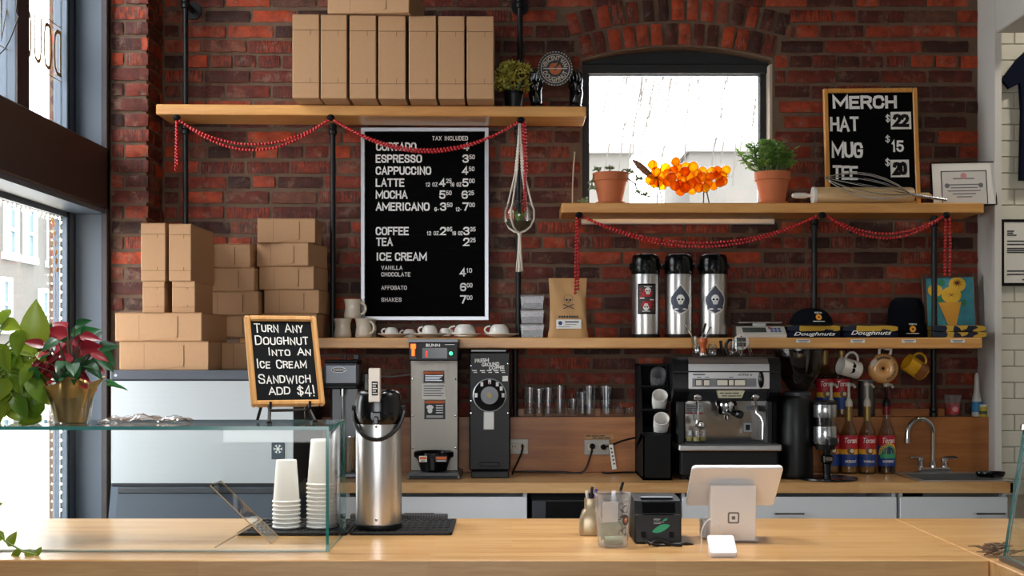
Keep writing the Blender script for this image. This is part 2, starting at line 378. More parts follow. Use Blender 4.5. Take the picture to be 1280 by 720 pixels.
def brickmat(name, ramp, dirt=.62):
    m, nt, p = newmat(name); N = nt.nodes; L = nt.links
    oi = N.new('ShaderNodeObjectInfo'); ge = N.new('ShaderNodeNewGeometry'); tc = N.new('ShaderNodeTexCoord')
    ad = N.new('ShaderNodeMath'); ad.operation = 'ADD'; L.new(oi.outputs['Random'], ad.inputs[0]); L.new(ge.outputs['Random Per Island'], ad.inputs[1])
    frc = N.new('ShaderNodeMath'); frc.operation = 'FRACT'; L.new(ad.outputs[0], frc.inputs[0])
    cr = N.new('ShaderNodeValToRGB'); els = cr.color_ramp.elements
    for i, (pos, c) in enumerate(ramp):
        e = els[i] if i < 2 else els.new(pos)
        e.position = pos; e.color = lin(c)
    L.new(frc.outputs[0], cr.inputs['Fac'])
    n1 = N.new('ShaderNodeTexNoise'); n1.inputs['Scale'].default_value = 19; n1.inputs['Detail'].default_value = 8; n1.inputs['Roughness'].default_value = .65
    L.new(ge.outputs['Position'], n1.inputs['Vector'])
    n2 = N.new('ShaderNodeTexNoise'); n2.inputs['Scale'].default_value = 110; n2.inputs['Detail'].default_value = 3
    L.new(ge.outputs['Position'], n2.inputs['Vector'])
    # fired colour differences inside a brick
    mx = N.new('ShaderNodeMix'); mx.data_type = 'RGBA'; mx.blend_type = 'MULTIPLY'; mx.inputs['Factor'].default_value = 1
    mr = N.new('ShaderNodeMapRange'); mr.inputs['From Min'].default_value = .3; mr.inputs['From Max'].default_value = .7; mr.inputs['To Min'].default_value = .38; mr.inputs['To Max'].default_value = 1.3
    L.new(n1.outputs['Fac'], mr.inputs['Value'])
    L.new(cr.outputs['Color'], mx.inputs['A']); L.new(mr.outputs['Result'], mx.inputs['B'])
    # smears of old mortar
    n3 = N.new('ShaderNodeTexNoise'); n3.inputs['Scale'].default_value = 13; n3.inputs['Detail'].default_value = 8; n3.inputs['Roughness'].default_value = .7
    L.new(ge.outputs['Position'], n3.inputs['Vector'])
    mr2 = N.new('ShaderNodeMapRange'); mr2.inputs['From Min'].default_value = .53; mr2.inputs['From Max'].default_value = .68; mr2.inputs['To Min'].default_value = 0; mr2.inputs['To Max'].default_value = dirt
    L.new(n3.outputs['Fac'], mr2.inputs['Value'])
    m2 = N.new('ShaderNodeMix'); m2.data_type = 'RGBA'; m2.inputs['B'].default_value = lin('#8e7360')
    L.new(mr2.outputs['Result'], m2.inputs['Factor']); L.new(mx.outputs['Result'], m2.inputs['A'])
    L.new(m2.outputs['Result'], p.inputs['Base Color'])
    mp = N.new('ShaderNodeMapping'); mp.inputs['Scale'].default_value = (170, 60, 18); L.new(ge.outputs['Position'], mp.inputs['Vector'])
    n4 = N.new('ShaderNodeTexNoise'); n4.inputs['Scale'].default_value = 1; n4.inputs['Detail'].default_value = 3; L.new(mp.outputs['Vector'], n4.inputs['Vector'])
    mr4 = N.new('ShaderNodeMapRange'); mr4.inputs['From Min'].default_value = .46; mr4.inputs['From Max'].default_value = .56; L.new(n4.outputs['Fac'], mr4.inputs['Value'])
    f4 = N.new('ShaderNodeMath'); f4.operation = 'MULTIPLY'; f4.inputs[1].default_value = 7.31; L.new(ad.outputs[0], f4.inputs[0])
    f5 = N.new('ShaderNodeMath'); f5.operation = 'FRACT'; L.new(f4.outputs[0], f5.inputs[0])
    f6 = N.new('ShaderNodeMath'); f6.operation = 'GREATER_THAN'; f6.inputs[1].default_value = .68; L.new(f5.outputs[0], f6.inputs[0])
    f7 = N.new('ShaderNodeMath'); f7.operation = 'MULTIPLY'; L.new(f6.outputs[0], f7.inputs[0]); L.new(mr4.outputs['Result'], f7.inputs[1])
    f8 = N.new('ShaderNodeMath'); f8.operation = 'MULTIPLY'; f8.inputs[1].default_value = .7; L.new(f7.outputs[0], f8.inputs[0])
    m5 = N.new('ShaderNodeMix'); m5.data_type = 'RGBA'; m5.inputs['B'].default_value = lin('#2e1c18'); L.new(f8.outputs[0], m5.inputs['Factor']); L.new(m2.outputs['Result'], m5.inputs['A'])
    L.new(m5.outputs['Result'], p.inputs['Base Color'])
    p.inputs['Roughness'].default_value = .62; p.inputs['Specular IOR Level'].default_value = .35
    b = N.new('ShaderNodeBump'); b.inputs['Strength'].default_value = .55; b.inputs['Distance'].default_value = .004
    a3 = N.new('ShaderNodeMath'); a3.operation = 'ADD'; L.new(n1.outputs['Fac'], a3.inputs[0]); L.new(n2.outputs['Fac'], a3.inputs[1])
    L.new(a3.outputs[0], b.inputs['Height']); L.new(b.outputs['Normal'], p.inputs['Normal'])
    return m

BRICK = brickmat('old_red_brick', [(0, '#36190c'), (.16, '#502014'), (.42, '#6e2816'), (.66, '#8c3319'), (.86, '#b0421b'), (1, '#5f3d2e')])
MORTAR = plain('old_mortar', '#665242', .9, var=.35, scale=30, bump=.6)
COUNTER = wood('maple_counter', '#d6a970', '#b5804a', 0, 1.0, .34, .4, staves=.045)
SHELF = wood('pine_shelf', '#e2ab64', '#c2813f', 0, .9, .4, .15)
SPLASH = wood('stained_backsplash', '#bb7a40', '#925526', 0, .8, .45, .1)
FRAMEW = wood('oak_frame', '#d7a468', '#b9803f', 2, 2.5, .4, .2)
DARKW = wood('dark_frame', '#5a3420', '#3a1f12', 2, 2.5, .45, .15)
DRIFT = wood('driftwood', '#8a6144', '#5d3d28', 0, 4, .7, 0)
KRAFT = plain('kraft_card', '#b48b65', .78, var=.06, scale=60, bump=.05)
KRAFT2 = plain('kraft_edge', '#6d4a2d', .85)
KBAG = plain('kraft_bag', '#bf9462', .7, var=.07, scale=25, bump=.25)
STEEL = brushed('brushed_steel', '#c9cacb', .26, 2)
STEELH = brushed('brushed_steel_sideways', '#c4c4c4', .34, 0)
STEELD = brushed('dull_steel', '#8e8d8b', .42, 2)
CHROME = plain('chrome', '#d6d6d8', .1, 1)
BLACKG = plain('black_gloss', '#07080a', .2, spec=.4)
BLACK = plain('black_satin', '#090a0b', .42, spec=.35)
BLACKM = plain('black_matte', '#080809', .75, spec=.25)
RUBBER = plain('black_rubber', '#121315', .6)
PIPE = plain('black_iron_pipe', '#0b0c0f', .45, .3)
GREYP = plain('grey_paint', '#4f5b69', .45, var=.04, scale=8)
GREYD = plain('dark_grey_metal', '#3a3d42', .45, .2)
GREYM = plain('mid_grey_metal', '#77787b', .4, .5)
BROWNP = plain('dark_brown_paint', '#2b2020', .5)
WHITEP = plain('white_paint', '#d9d6d0', .6, var=.03, scale=6)
TILE = plain('cream_tile', '#e2dfd2', .25, var=.02, scale=5)
GROUT = plain('tile_grout', '#b9b5a8', .8)
WHITE = plain('white_plastic', '#e9e8e6', .35)
CABW = plain('white_cabinet', '#dfe2e6', .45, var=.02, scale=5)
PAPER = plain('white_paper', '#e8e6e0', .75)
CUPP = plain('paper_cup', '#efece6', .6)
CERAM = plain('white_china', '#e6e2da', .15, coat=.3)
CREAM = plain('cream_china', '#d8cdb9', .18, coat=.3)
FELT = plain('black_felt', '#070708', 1.0, spec=.08, bump=.15, scale=300)
ALU = plain('pale_aluminium', '#b9bcc2', .35, .6)
LETTER = plain('white_letters', '#f0efec', .5)
CHALK = plain('chalk_white', '#e4e2dc', .9)
SLATE = plain('chalkboard', '#0f1113', .85, spec=.15, var=.15, scale=12)
RED = plain('red_beads', '#b3141c', .28, coat=.3)
REDP = plain('red_plastic', '#c01722', .4)
ORANGE = plain('orange_print', '#d76a2a', .6)
YELLOW = plain('yellow_print', '#e8b02a', .55)
GOLD = plain('gold_foil', '#a68a55', .38, .75, bump=.3, scale=50)
GOLDL = plain('gold_leaf_decal', '#d79a1c', .45, .2)
TERRA = plain('terracotta', '#bb6a42', .8, var=.12, scale=22)
SOIL = plain('soil', '#2c2019', .95, bump=.6, scale=80)
NAVY = plain('navy_cloth', '#10152a', .95, spec=.15, bump=.25, scale=220)
NAVYD = plain('dark_navy_cloth', '#070911', .95, spec=.12, bump=.25, scale=220)
CLOTHY = plain('yellow_cloth', '#b8963a', .9)
ROPE = plain('cotton_rope', '#d8cfc0', .9, bump=.4, scale=300)
BLUE = plain('blue_print', '#24477f', .5)
GREENP = plain('green_print', '#3aa06f', .5)
GREYPR = plain('grey_print', '#6c6f75', .6)
DGREYPR = plain('charcoal_print', '#34383f', .6)
LEAFF = plain('lime_leaf', '#b3ad45', .55, var=.35, scale=30)
GLASS = thin_glass('clear_glass', (.97, .985, .98, 1), 1.42)
WGLASS = thin_glass('window_glass', (.98, .99, .99, 1), 1.4)
CUPG = thin_glass('tumbler_glass', (.93, .94, .94, 1), 1.5, .03, .03)
PLASTIC = thin_glass('clear_plastic', (.94, .94, .95, 1), 1.45, .12, .03, .10)
SMOKE = thin_glass('smoked_plastic', (.62, .58, .55, 1), 1.5, .05, .02)
TEAL = plain('glass_edge_teal', '#1f7f78', .15, coat=.4)
CASEM = [GLASS, TEAL]
def leafmat(name, c, c2, rough=.35):
    m, nt, p = newmat(name); N = nt.nodes; L = nt.links
    tc = N.new('ShaderNodeTexCoord'); oi = N.new('ShaderNodeObjectInfo')
    nz = N.new('ShaderNodeTexNoise'); nz.inputs['Scale'].default_value = 30; nz.inputs['Detail'].default_value = 3
    L.new(tc.outputs['Object'], nz.inputs['Vector'])
    a = N.new('ShaderNodeMath'); a.operation = 'MULTIPLY_ADD'; a.inputs[1].default_value = .45; L.new(nz.outputs['Fac'], a.inputs[0])
    sc = N.new('ShaderNodeMath'); sc.operation = 'MULTIPLY'; sc.inputs[1].default_value = .7; L.new(oi.outputs['Random'], sc.inputs[0]); L.new(sc.outputs[0], a.inputs[2])
    mx = N.new('ShaderNodeMix'); mx.data_type = 'RGBA'; mx.inputs['A'].default_value = lin(c); mx.inputs['B'].default_value = lin(c2)
    L.new(a.outputs[0], mx.inputs['Factor']); L.new(mx.outputs['Result'], p.inputs['Base Color'])
    p.inputs['Roughness'].default_value = rough
    tr = N.new('ShaderNodeBsdfTranslucent'); L.new(mx.outputs['Result'], tr.inputs['Color'])
    ms = N.new('ShaderNodeMixShader'); ms.inputs[0].default_value = .4
    L.new(p.outputs[0], ms.inputs[1]); L.new(tr.outputs[0], ms.inputs[2]); L.new(ms.outputs[0], N['Material Output'].inputs['Surface'])
    return m
LEAFJ = leafmat('jade_leaf', '#4b8434', '#9dbb62')
POTHOS = leafmat('pothos_leaf', '#2f6a1c', '#98ab34')
POINSR = leafmat('red_leaf', '#7a1220', '#a3303c')
POINSG = leafmat('green_leaf', '#1d4a2a', '#2f6a38')
AMBER = None
def ambermat():
    m = bpy.data.materials.new('amber_glass'); m.use_nodes = True; nt = m.node_tree; N = nt.nodes; L = nt.links
    N.remove(N['Principled BSDF'])
    oi = N.new('ShaderNodeObjectInfo'); ge = N.new('ShaderNodeNewGeometry')
    mx = N.new('ShaderNodeMix'); mx.data_type = 'RGBA'; mx.inputs['A'].default_value = lin('#ffd84a'); mx.inputs['B'].default_value = lin('#f79a22')
    ad = N.new('ShaderNodeMath'); ad.operation = 'ADD'; L.new(oi.outputs['Random'], ad.inputs[0]); L.new(ge.outputs['Random Per Island'], ad.inputs[1])
    fr = N.new('ShaderNodeMath'); fr.operation = 'FRACT'; L.new(ad.outputs[0], fr.inputs[0]); L.new(fr.outputs[0], mx.inputs['Factor'])
    g = N.new('ShaderNodeBsdfTransparent'); L.new(mx.outputs['Result'], g.inputs['Color'])
    tl = N.new('ShaderNodeBsdfTranslucent'); L.new(mx.outputs['Result'], tl.inputs['Color'])
    gl = N.new('ShaderNodeBsdfGlossy'); gl.inputs['Roughness'].default_value = .05
    m1 = N.new('ShaderNodeMixShader'); m1.inputs[0].default_value = .55; L.new(g.outputs[0], m1.inputs[1]); L.new(tl.outputs[0], m1.inputs[2])
    f2 = N.new('ShaderNodeFresnel'); f2.inputs['IOR'].default_value = 1.15; m2 = N.new('ShaderNodeMixShader'); L.new(f2.outputs[0], m2.inputs[0]); L.new(m1.outputs[0], m2.inputs[1]); L.new(gl.outputs[0], m2.inputs[2])
    L.new(m2.outputs[0], N['Material Output'].inputs['Surface']); return m
AMBER = ambermat()
# ================================================================== THE SETTING
def struct(o, label=None): o['kind'] = 'structure'; return tag(o, label) if label else o
b = MB(); b.box(-1.98, ROOM_X, ROOM_Y, .31, -.1, 0); struct(b.build('floor', plain('dark_floor', '#3f3a36', .5)))
b = MB(); b.box(-2.0, ROOM_X, ROOM_Y, .31, CEIL, CEIL+.15); struct(b.build('ceiling', plain('ceiling_paint', '#3d3a37', .8)))

# --- back wall of old brick with an arched window
WXL, WXR, SILLZ, SPRZ = X(728, 0), X(966, 0), Z(273, 0), Z(74, 0)
AC, AR = X(847.5, 0), 450/S(0); AZ = Z(57, 0)-AR
WT, MY = .26, .010
wall = MB()
wall.box(-2.0, WXL, MY, WT, 0, CEIL); wall.box(WXR, 2.188, MY, WT, 0, CEIL); wall.box(WXL, WXR, MY, WT, 0, SILLZ)
arc = [(WXL+(WXR-WXL)*i/24, 0) for i in range(25)]
arc = [(x, AZ+math.sqrt(AR**2-(x-AC)**2)) for x, _ in arc]
wall.prism(arc+[(WXR, CEIL), (WXL, CEIL)], 'y', MY, WT)
wall_back = struct(wall.build('wall_back', MORTAR, ang=None), 'old red brick back wall with an arched window')

def brick_mesh(i, depth=.03, sag=0):
    rnd = random.Random(100+i); nu, nv = 4, 3; vs = []; fs = []
    for j in range(nv+1):
        for k in range(nu+1):
            x = -.5+k/nu; z = -.5+j/nv; e = (k in (0, nu)) or (j in (0, nv))
            y = rnd.uniform(-.0012, .0012)+(.0035 if e else 0)+(.003 if (k in (0, nu) and j in (0, nv)) else 0)
            jit = .028
            vs.append((x+rnd.uniform(-jit, jit)*(.6 if k not in (0, nu) else .5), y, z+rnd.uniform(-jit, jit)*1.6))
    for j in range(nv):
        for k in range(nu):
            a = j*(nu+1)+k; fs.append((a, a+1, a+nu+2, a+nu+1))
    ring = [k for k in range(nu+1)]+[(j+1)*(nu+1)-1 for j in range(1, nv+1)]+[nv*(nu+1)+k for k in range(nu-1, -1, -1)]+[j*(nu+1) for j in range(nv-1, 0, -1)]
    n0 = len(vs)
    for r in ring: vs.append((vs[r][0]*1.0, depth, vs[r][2]))
    for q in range(len(ring)):
        a, c = ring[q], ring[(q+1) % len(ring)]; fs.append((c, a, n0+q, n0+(q+1) % len(ring)))
    return vs, fs
BV = [brick_mesh(i) for i in range(8)]
BM = []
for vs, fs in BV:
    m_ = MB(); m_.add(vs, fs); BM.append(m_.mesh('brick', BRICK, 50))
def place_bricks(parent, items, limit, rank):
    """items: (centre, length, height, matrix) laid bricks; the best ranked become parts, the rest one stuff part"""
    items = sorted(items, key=rank); rest = MB()
    for n, (c, l, h, rot) in enumerate(items):
        k = random.randrange(8)
        if n < limit:
            o = link('brick', BM[k], parent, c, rot, (l, 1, h))
        else:
            T = Matrix.Translation(c) @ Matrix.Rotation(rot[2], 4, 'Z') @ Matrix.Rotation(rot[1], 4, 'Y') @ Matrix.Diagonal((l, 1, h, 1))
            rest.tf(T).add(*BV[k])
    if rest.v: tag(rest.build('brickwork', BRICK, parent, ang=50), kind='stuff')
PITCH = .0700
items = []; rnd = random.Random(3)
z = Z(114.4, 0)-21*PITCH; row = 0
ROUT = AR+.225; TEND = R(15.6)
while z < 3.16:
    blk = None
    zt, zb = z+.03, z-.03
    if zb < SPRZ+.02 and zt > SILLZ-.0: blk = (WXL-.012, WXR+.012)
    elif zb >= SPRZ-.05:
        dz = ROUT**2-(z-AZ)**2
        if dz > 0:
            hw = min(math.sqrt(dz), (zb+.02-AZ)*math.tan(TEND)+.018); blk = (AC-hw, AC+hw)
    x = -1.63 + (row % 2)*-.105 - rnd.random()*.03; hdr = (row % 6 == 5)
    while x < 2.17:
        l = rnd.choice([.19, .2, .205, .215, .2]) if not hdr else .098
        if not hdr and rnd.random() < .16: l = .1
        x0, x1 = max(x, -1.61), min(x+l, 2.158); x += l+rnd.uniform(.011, .017)
        segs = [(x0, x1)]
        if blk:
            segs = []
            if x0 < blk[0]: segs.append((x0, min(x1, blk[0])))
            if x1 > blk[1]: segs.append((max(x0, blk[1]), x1))
        for a, c in segs:
            if c-a < .035: continue
            items.append((((a+c)/2, rnd.uniform(-.004, .003), z+rnd.uniform(-.002, .002)), c-a, .0525+rnd.uniform(-.003, .003), (0, 0, 0)))
    z += PITCH; row += 1
# the two rings of the arch
for r0, n, tend in ((AR+.006, 14, TEND-.004), (AR+.118, 15, TEND+.012)):
    for i in range(n):
        t = -tend+2*tend*(i+.5)/n+rnd.uniform(-.002, .002); rm = r0+.049
        items.append(((AC+rm*math.sin(t), rnd.uniform(-.004, .002), AZ+rm*math.cos(t)), .098, .052+rnd.uniform(-.004, .003), (0, t-PI/2, 0)))
def hidden(it):
    px = 640+it[0][0]*S(0); py = 440-(it[0][2]-H)*S(0)
    h = (456 < px < 608 and 164 < py < 396) or (368 < px < 612 and py < 128) or (px < 400 and py > 310) or (800 < px < 1050 and py > 450) or (1035 < px < 1145 and 115 < py < 240) or (px < 640 and py > 440)
    return (1 if h else 0, 1 if py > 445 else 0, -it[1])
place_bricks(wall_back, items, 297, hidden)
# stone sill under the window
b = MB(); b.box(WXL-.005, WXR+.005, -.02, .12, SILLZ-.028, SILLZ, .004); b.build('sill', plain('sill_paint', '#cfccc4', .7), wall_back)

# --- brick pier in the corner
PX1, PY = -1.613, -.26
b = MB(); b.box(-1.78, PX1-.01, PY+.01, .02, 0, CEIL); b.box(-2.055, -1.99, -.25, .02, 0, CEIL)
pier = struct(b.build('wall_corner', MORTAR, ang=None), 'narrow brick pier between the street window and the back wall')
items = []; z = Z(114.4, PY)-14*PITCH*.96; row = 0
while z < 3.16:
    hh = .0525
    segs = [(-1.775, -1.655+rnd.uniform(-.02, .02))] if row % 2 else [(-1.775, -1.725)]
    if row % 2 == 0: segs.append((-1.712, PX1))
    else: segs = [(-1.775, PX1)]
    for a, c in segs: items.append((((a+c)/2, PY+rnd.uniform(-.004, .003), z), c-a, hh, (0, 0, 0)))
    segs = [(PY+.004, -.15), (-.138, -.01)] if row % 2 else [(PY+.004, -.06), (-.05, -.01)]
    for a, c in segs: items.append(((PX1+rnd.uniform(-.003, .003), (a+c)/2, z), c-a, hh, (0, 0, PI/2)))
    if z > 1.3: items.append(((-2.025, -.252, z+.02), .056, hh, (0, 0, 0)))
    z += PITCH*.97; row += 1
place_bricks(pier, items, 170, lambda it: (abs(it[3][2]), -it[1]))

# --- back window: black steel frame, glass
win = MB()
fy0, fy1 = .095, .16
gx0, gx1, gz1, gz0 = X(736.5, .1), X(950, .1), Z(93, .1), SILLZ
win.box(WXL-.01, gx0, fy0, fy1, gz0, gz1+.04); win.box(gx1, WXR+.01, fy0, fy1, gz0, gz1+.04)
win.box(WXL-.01, WXR+.01, fy0, fy1, gz0-.01, gz0+.02)
win.box(WXL-.01, WXR+.01, fy0-.02, fy1, gz1, gz1+.045, .004)
arc2 = [(x, zz-.002) for x, zz in arc]
win.prism([(WXL, gz1+.03)]+arc2+[(WXR, gz1+.03)], 'y', fy0+.005, fy1)
w1 = struct(win.build('window_1', plain('black_window_frame', '#17181a', .5), ang=None), 'arched black steel window in the brick wall')
b = MB(); b.box(gx0, gx1, .125, .131, gz0+.02, gz1); b.build('pane', WGLASS, w1)
b = MB(); b.box(gx0, gx1, .108, .122, gz1-.006, gz1-.001); b.box(gx1-.008, gx1-.002, .108, .122, gz0+.02, gz1); b.build('glazing_bead', ALU, w1)
b = MB(); b.box(WXR-.012, WXR+.002, .012, .094, SILLZ, SPRZ-.02); b.build('reveal', plain('reveal_lit_brick', '#a8998a', .85), w1)  # pale colour paints the window light on the brick jamb

# --- street side wall on the left: deep grey jamb, transom beam, frames, glass
LX, GX = -1.78, -1.965
b = MB()
b.box(-1.985, LX, ROOM_Y, -.262, 2.09, 2.358, .006)                 # transom beam
b.box(-1.985, LX, ROOM_Y, -.262, 0, .62); b.box(-1.985, LX, ROOM_Y, -.262, 3.62, CEIL)
b.box(-1.985, LX, ROOM_Y, WEND, .62, 3.62)  # unseen wall part, closes the windows early to hold back daylight
b.box(-1.806, LX, -.30, -.2615, 0, CEIL, .003)
wl_ = struct(b.build('wall_left', BROWNP, ang=None), 'dark brown steel framing of the street window wall')
b = MB(); b.box(-1.93, -1.806, -.268, -.262, 0, CEIL); b.build('jamb', GREYP, wl_)
b = MB(); b.box(-1.93, LX-.012, WEND, -.27, 2.068, 2.09); b.build('soffit', GREYP, wl_)
def street_window(name, z0, z1, label):
    o = MB(); o.box(-2.0, -1.935, -.35, -.262, z0, z1, .004); o.box(-2.0, -1.935, WEND, -.35, z1-.045, z1); o.box(-2.0, -1.935, WEND, -.35, z0, z0+.04)
    o.box(-2.0, -1.935, WEND, WEND+.08, z0, z1)
    w = struct(o.build(name, GREYP, ang=None), label)
    p = MB(); p.box(GX-.004, GX+.004, WEND+.08, -.35, z0+.04, z1-.045); p.build('pane', WGLASS, w)
    g = MB(); g.box(-1.934, -1.928, -.37, -.352, z0, z1); g.build('gasket', BLACKM, w)
    return w
w2 = street_window('window_2', .62, 2.09, 'large lower street window')
w3 = street_window('window_3', 2.358, 3.62, 'upper street window above the dark beam')
b = MB(); b.box(-1.995, -1.925, -.965, -.845, 2.358, 3.62, .003); b.build('mullion', GREYP, w3)
b = MB(); b.box(-1.926, -1.918, -.967, -.843, 2.358, 3.62); b.build('mullion_cover', BROWNP, w3)
for yy in (-1.75,):
    b = MB(); b.box(-1.995, -1.925, yy-.06, yy+.06, 2.358, 3.62); b.build('mullion', GREYP, w3)
    b = MB(); b.box(-1.995, -1.925, yy-.06, yy+.06, .66, 2.05); b.build('mullion', GREYP, w2)
# gilt writing on the upper pane, read from the street, and gilt line with leaves on the lower pane
def on_pane(p): return (GX+.0055, -p[0], p[2])
b = MB(); stroke_text(b, 'DOUGHNUT', .365, 1.25, Z(92, -.45), Z(34, -.45), 0, .016, .3, fn=on_pane)
for zz in (Z(98, -.45), Z(30, -.45)): b.add([on_pane((.36, 0, zz)), on_pane((1.6, 0, zz)), on_pane((1.6, 0, zz+.004)), on_pane((.36, 0, zz+.004))], [(0, 1, 2, 3)])
b.build('gilt_lettering', GOLDL, w3, ang=None)
b = MB(); zz = Z(268, -.5)
for dz, t in ((0, .012), (.024, .006)): b.add([on_pane((.52, 0, zz+dz)), on_pane((2.2, 0, zz+dz)), on_pane((2.2, 0, zz+dz+t)), on_pane((.52, 0, zz+dz+t))], [(0, 1, 2, 3)])
for i in range(9):
    yy = .52-.02*i if i < 4 else .44-.012*(i-4); z_ = zz+.01-.012*max(0, i-1)-.03*max(0, i-3)
    a = R(200+18*i)
    pts = [(yy+.0*1, z_), (yy+.018*math.cos(a)-.013*math.sin(a), z_+.018*math.sin(a)+.013*math.cos(a)), (yy+.04*math.cos(a), z_+.04*math.sin(a)), (yy+.018*math.cos(a)+.013*math.sin(a), z_+.018*math.sin(a)-.013*math.cos(a))]
    flat(b, pts, 0, on_pane)
b.add([on_pane((.43, 0, .9)), on_pane((.437, 0, .9)), on_pane((.437, 0, zz-.16)), on_pane((.43, 0, zz-.16))], [(0, 1, 2, 3)])
b.build('gilt_line', GOLDL, w2, ang=None)

# --- painted wall end, header and tiled recess on the right
RX = 2.16
b = MB(); b.box(RX, RX+.03, -.205, .0095, 0, CEIL); b.box(RX, RX+.14, ROOM_Y+.06, -.205, 2.886, CEIL, .006)
b.box(RX, RX+.14, ROOM_Y+.06, -1.6, 0, 2.886)
struct(b.build('wall_right', WHITEP, ang=None), 'white painted wall end and header beside the brick')
TY = .12
b = MB(); b.box(RX+.03, 4.2, TY+.008, TY+.09, 0, CEIL); b.box(3.6, 3.7, ROOM_Y+.06, TY+.008, 0, CEIL)
wt = struct(b.build('wall_recess', GROUT, ang=None), 'cream tiled wall of the side recess')
t_ = MB(); t_.box(-.0735, .0735, 0, .01, -.0355, .0355, .002); tm = t_.mesh('tile', TILE)
n = 0
for r_ in range(32):
    for c_ in range(8):
        x = RX+.062+.0765+c_*.153-(r_ % 2)*.0765
        if n < 290 and x < 3.4: link('tile', tm, wt, (x, TY, .82+.0762*r_)); n += 1
# front of the room with its street windows, behind the camera
b = MB(); b.box(-2.0, FWX0, ROOM_Y-.1, ROOM_Y, 0, CEIL); b.box(FWX1, 4.2, ROOM_Y-.1, ROOM_Y, 0, CEIL)
b.box(FWX0, FWX1, ROOM_Y-.1, ROOM_Y, 0, FWZ0); b.box(FWX0, FWX1, ROOM_Y-.1, ROOM_Y, FWZ1, CEIL); 
struct(b.build('wall_front', plain('front_wall_paint', '#5a5550', .7), ang=None))

# --- outside
b = MB(); b.box(-40, -2.1, -30, 60, -.25, -.05); struct(b.build('ground_street', plain('pale_concrete', '#c9c7c2', .9), ang=None))
b = MB(); b.box(-2.1, 40, .4, 60, -.25, -.05); struct(b.build('ground_yard', plain('yard_concrete', '#b9b7b2', .9), ang=None))
STUCCO = plain('grey_stucco', '#605d58', .95, var=.12, scale=3)
BX = -14.0
bu = thing('building', 'pale grey building with tall sash windows across the street', 'building', (BX, 30, -.05))
b = MB(); b.box(-6, 0, -25, 25, 0, 8.2); b.box(0, .25, -25, 25, 7.7, 8.0); b.build('wall', STUCCO, bu)
SASH = plain('sash_paint', '#c9d6d6', .5); PANED = plain('street_pane', '#5e737c', .1)
for (pxa, pxb, pyt, pyb) in ((6, 16, 258, 316), (30, 39, 264, 321), (60, 66, 272, 327), (-2, 8, 352, 408), (49, 57, 366, 420)):
    ss = lambda px: -(640-px)  # along the facade, from the picture column
    Ya = 1600*14/(640-pxa)-D; Yb = 1600*14/(640-pxb)-D
    Ym = (Ya+Yb)/2; z0 = Z(pyb, Ym); z1 = Z(pyt, Ym)
    w = MB(); e = .12
    for q in ((Ya-e, Ya, z0, z1), (Yb, Yb+e, z0, z1), (Ya-e, Yb+e, z1, z1+e), (Ya, Yb, (z0+z1)/2-.04, (z0+z1)/2+.04), (Ya-e*2, Yb+2*e, z0-.2, z0)):
        w.box(0, .14, q[0]-30, q[1]-30, q[2]+.05, q[3]+.05)
    wo = w.build('window', SASH, bu, ang=None)
    w = MB(); w.box(.0, .05, Ya-30, Yb-30, z0+.05, z1+.05); w.build('pane', PANED, wo)
def yard_block(label, pxa, pxb, py, Y):
    o = thing('garage', label, 'building', (X((pxa+pxb)/2, Y), Y, -.05))
    hw = (X(pxb, Y)-X(pxa, Y))/2; hz = Z(py, Y)+.05
    b = MB(); b.box(-hw, hw, 0, 3, 0, hz); b.build('wall', STUCCO, o); b = MB(); b.box(-hw-.05, hw+.05, -.08, 3.05, hz, hz+.12); b.build('parapet', plain('parapet', '#8f8c88', .9), o)
yard_block('low pale brick building behind the arched window, seen at its left side', 700, 787, 192, 11)
yard_block('low pale building outside behind the leafy pot', 862, 1010, 190, 12)
# weeping bare tree outside the arched window
tr = thing('weeping_tree', 'bare weeping tree outside the arched window', 'tree', (X(985, 7), 7, -.05))
b = MB(); b.tube([(0, 0, 0), (.05, 0, 2), (-.1, 0, 4), (-.3, 0, 6)], [.14, .12, .09, .05], 8)
BARK = plain('dark_bark', '#565049', .9)
b.build('trunk', BARK, tr)
b = MB(); rnd = random.Random(5)
for i in range(60):
    x0 = rnd.uniform(-1.7, .4); z0 = rnd.uniform(4.6, 6.2); y0 = rnd.uniform(-.6, .6); L_ = rnd.uniform(.9, 2.4)
    pts = [(-.2, 0, z0), (x0*.5, y0*.5, z0+.25), (x0, y0, z0)]
    for k in range(1, 7): pts.append((x0+rnd.uniform(-.03, .03)-.04*k, y0, z0-L_*k/6))
    b.tube(pts, [.010, .009, .008]+[.0065]*6, 4)
tag(b.build('twigs', BARK, tr, recalc=False), kind='stuff')

# ceiling lamp added out of view to brighten the side recess
t = thing('added_recess_lamp', 'added round ceiling lamp, out of view, brightening the tiled side recess', 'lamp', (3.0, -1.0, CEIL-.002))
b = MB(); b.lathe([(.16, -.07), (.17, -.04), (.17, 0), (0, 0)], 28); b.build('housing', WHITE, t)
b = MB(); b.lathe([(0, -.085), (.10, -.083), (.155, -.0705)], 28, cap=False); b.build('diffuser', emit('added_lamp_glow', '#fff0d8', 3), t)
l = bpy.data.lights.new('added_recess_light', 'AREA'); l.shape = 'DISK'; l.size = .3; l.energy = 11; l.color = (1, .92, .8)
lo = bpy.data.objects.new('added_recess_light', l); COL.objects.link(lo); lo.location = (3.0, -1.0, CEIL-.095)

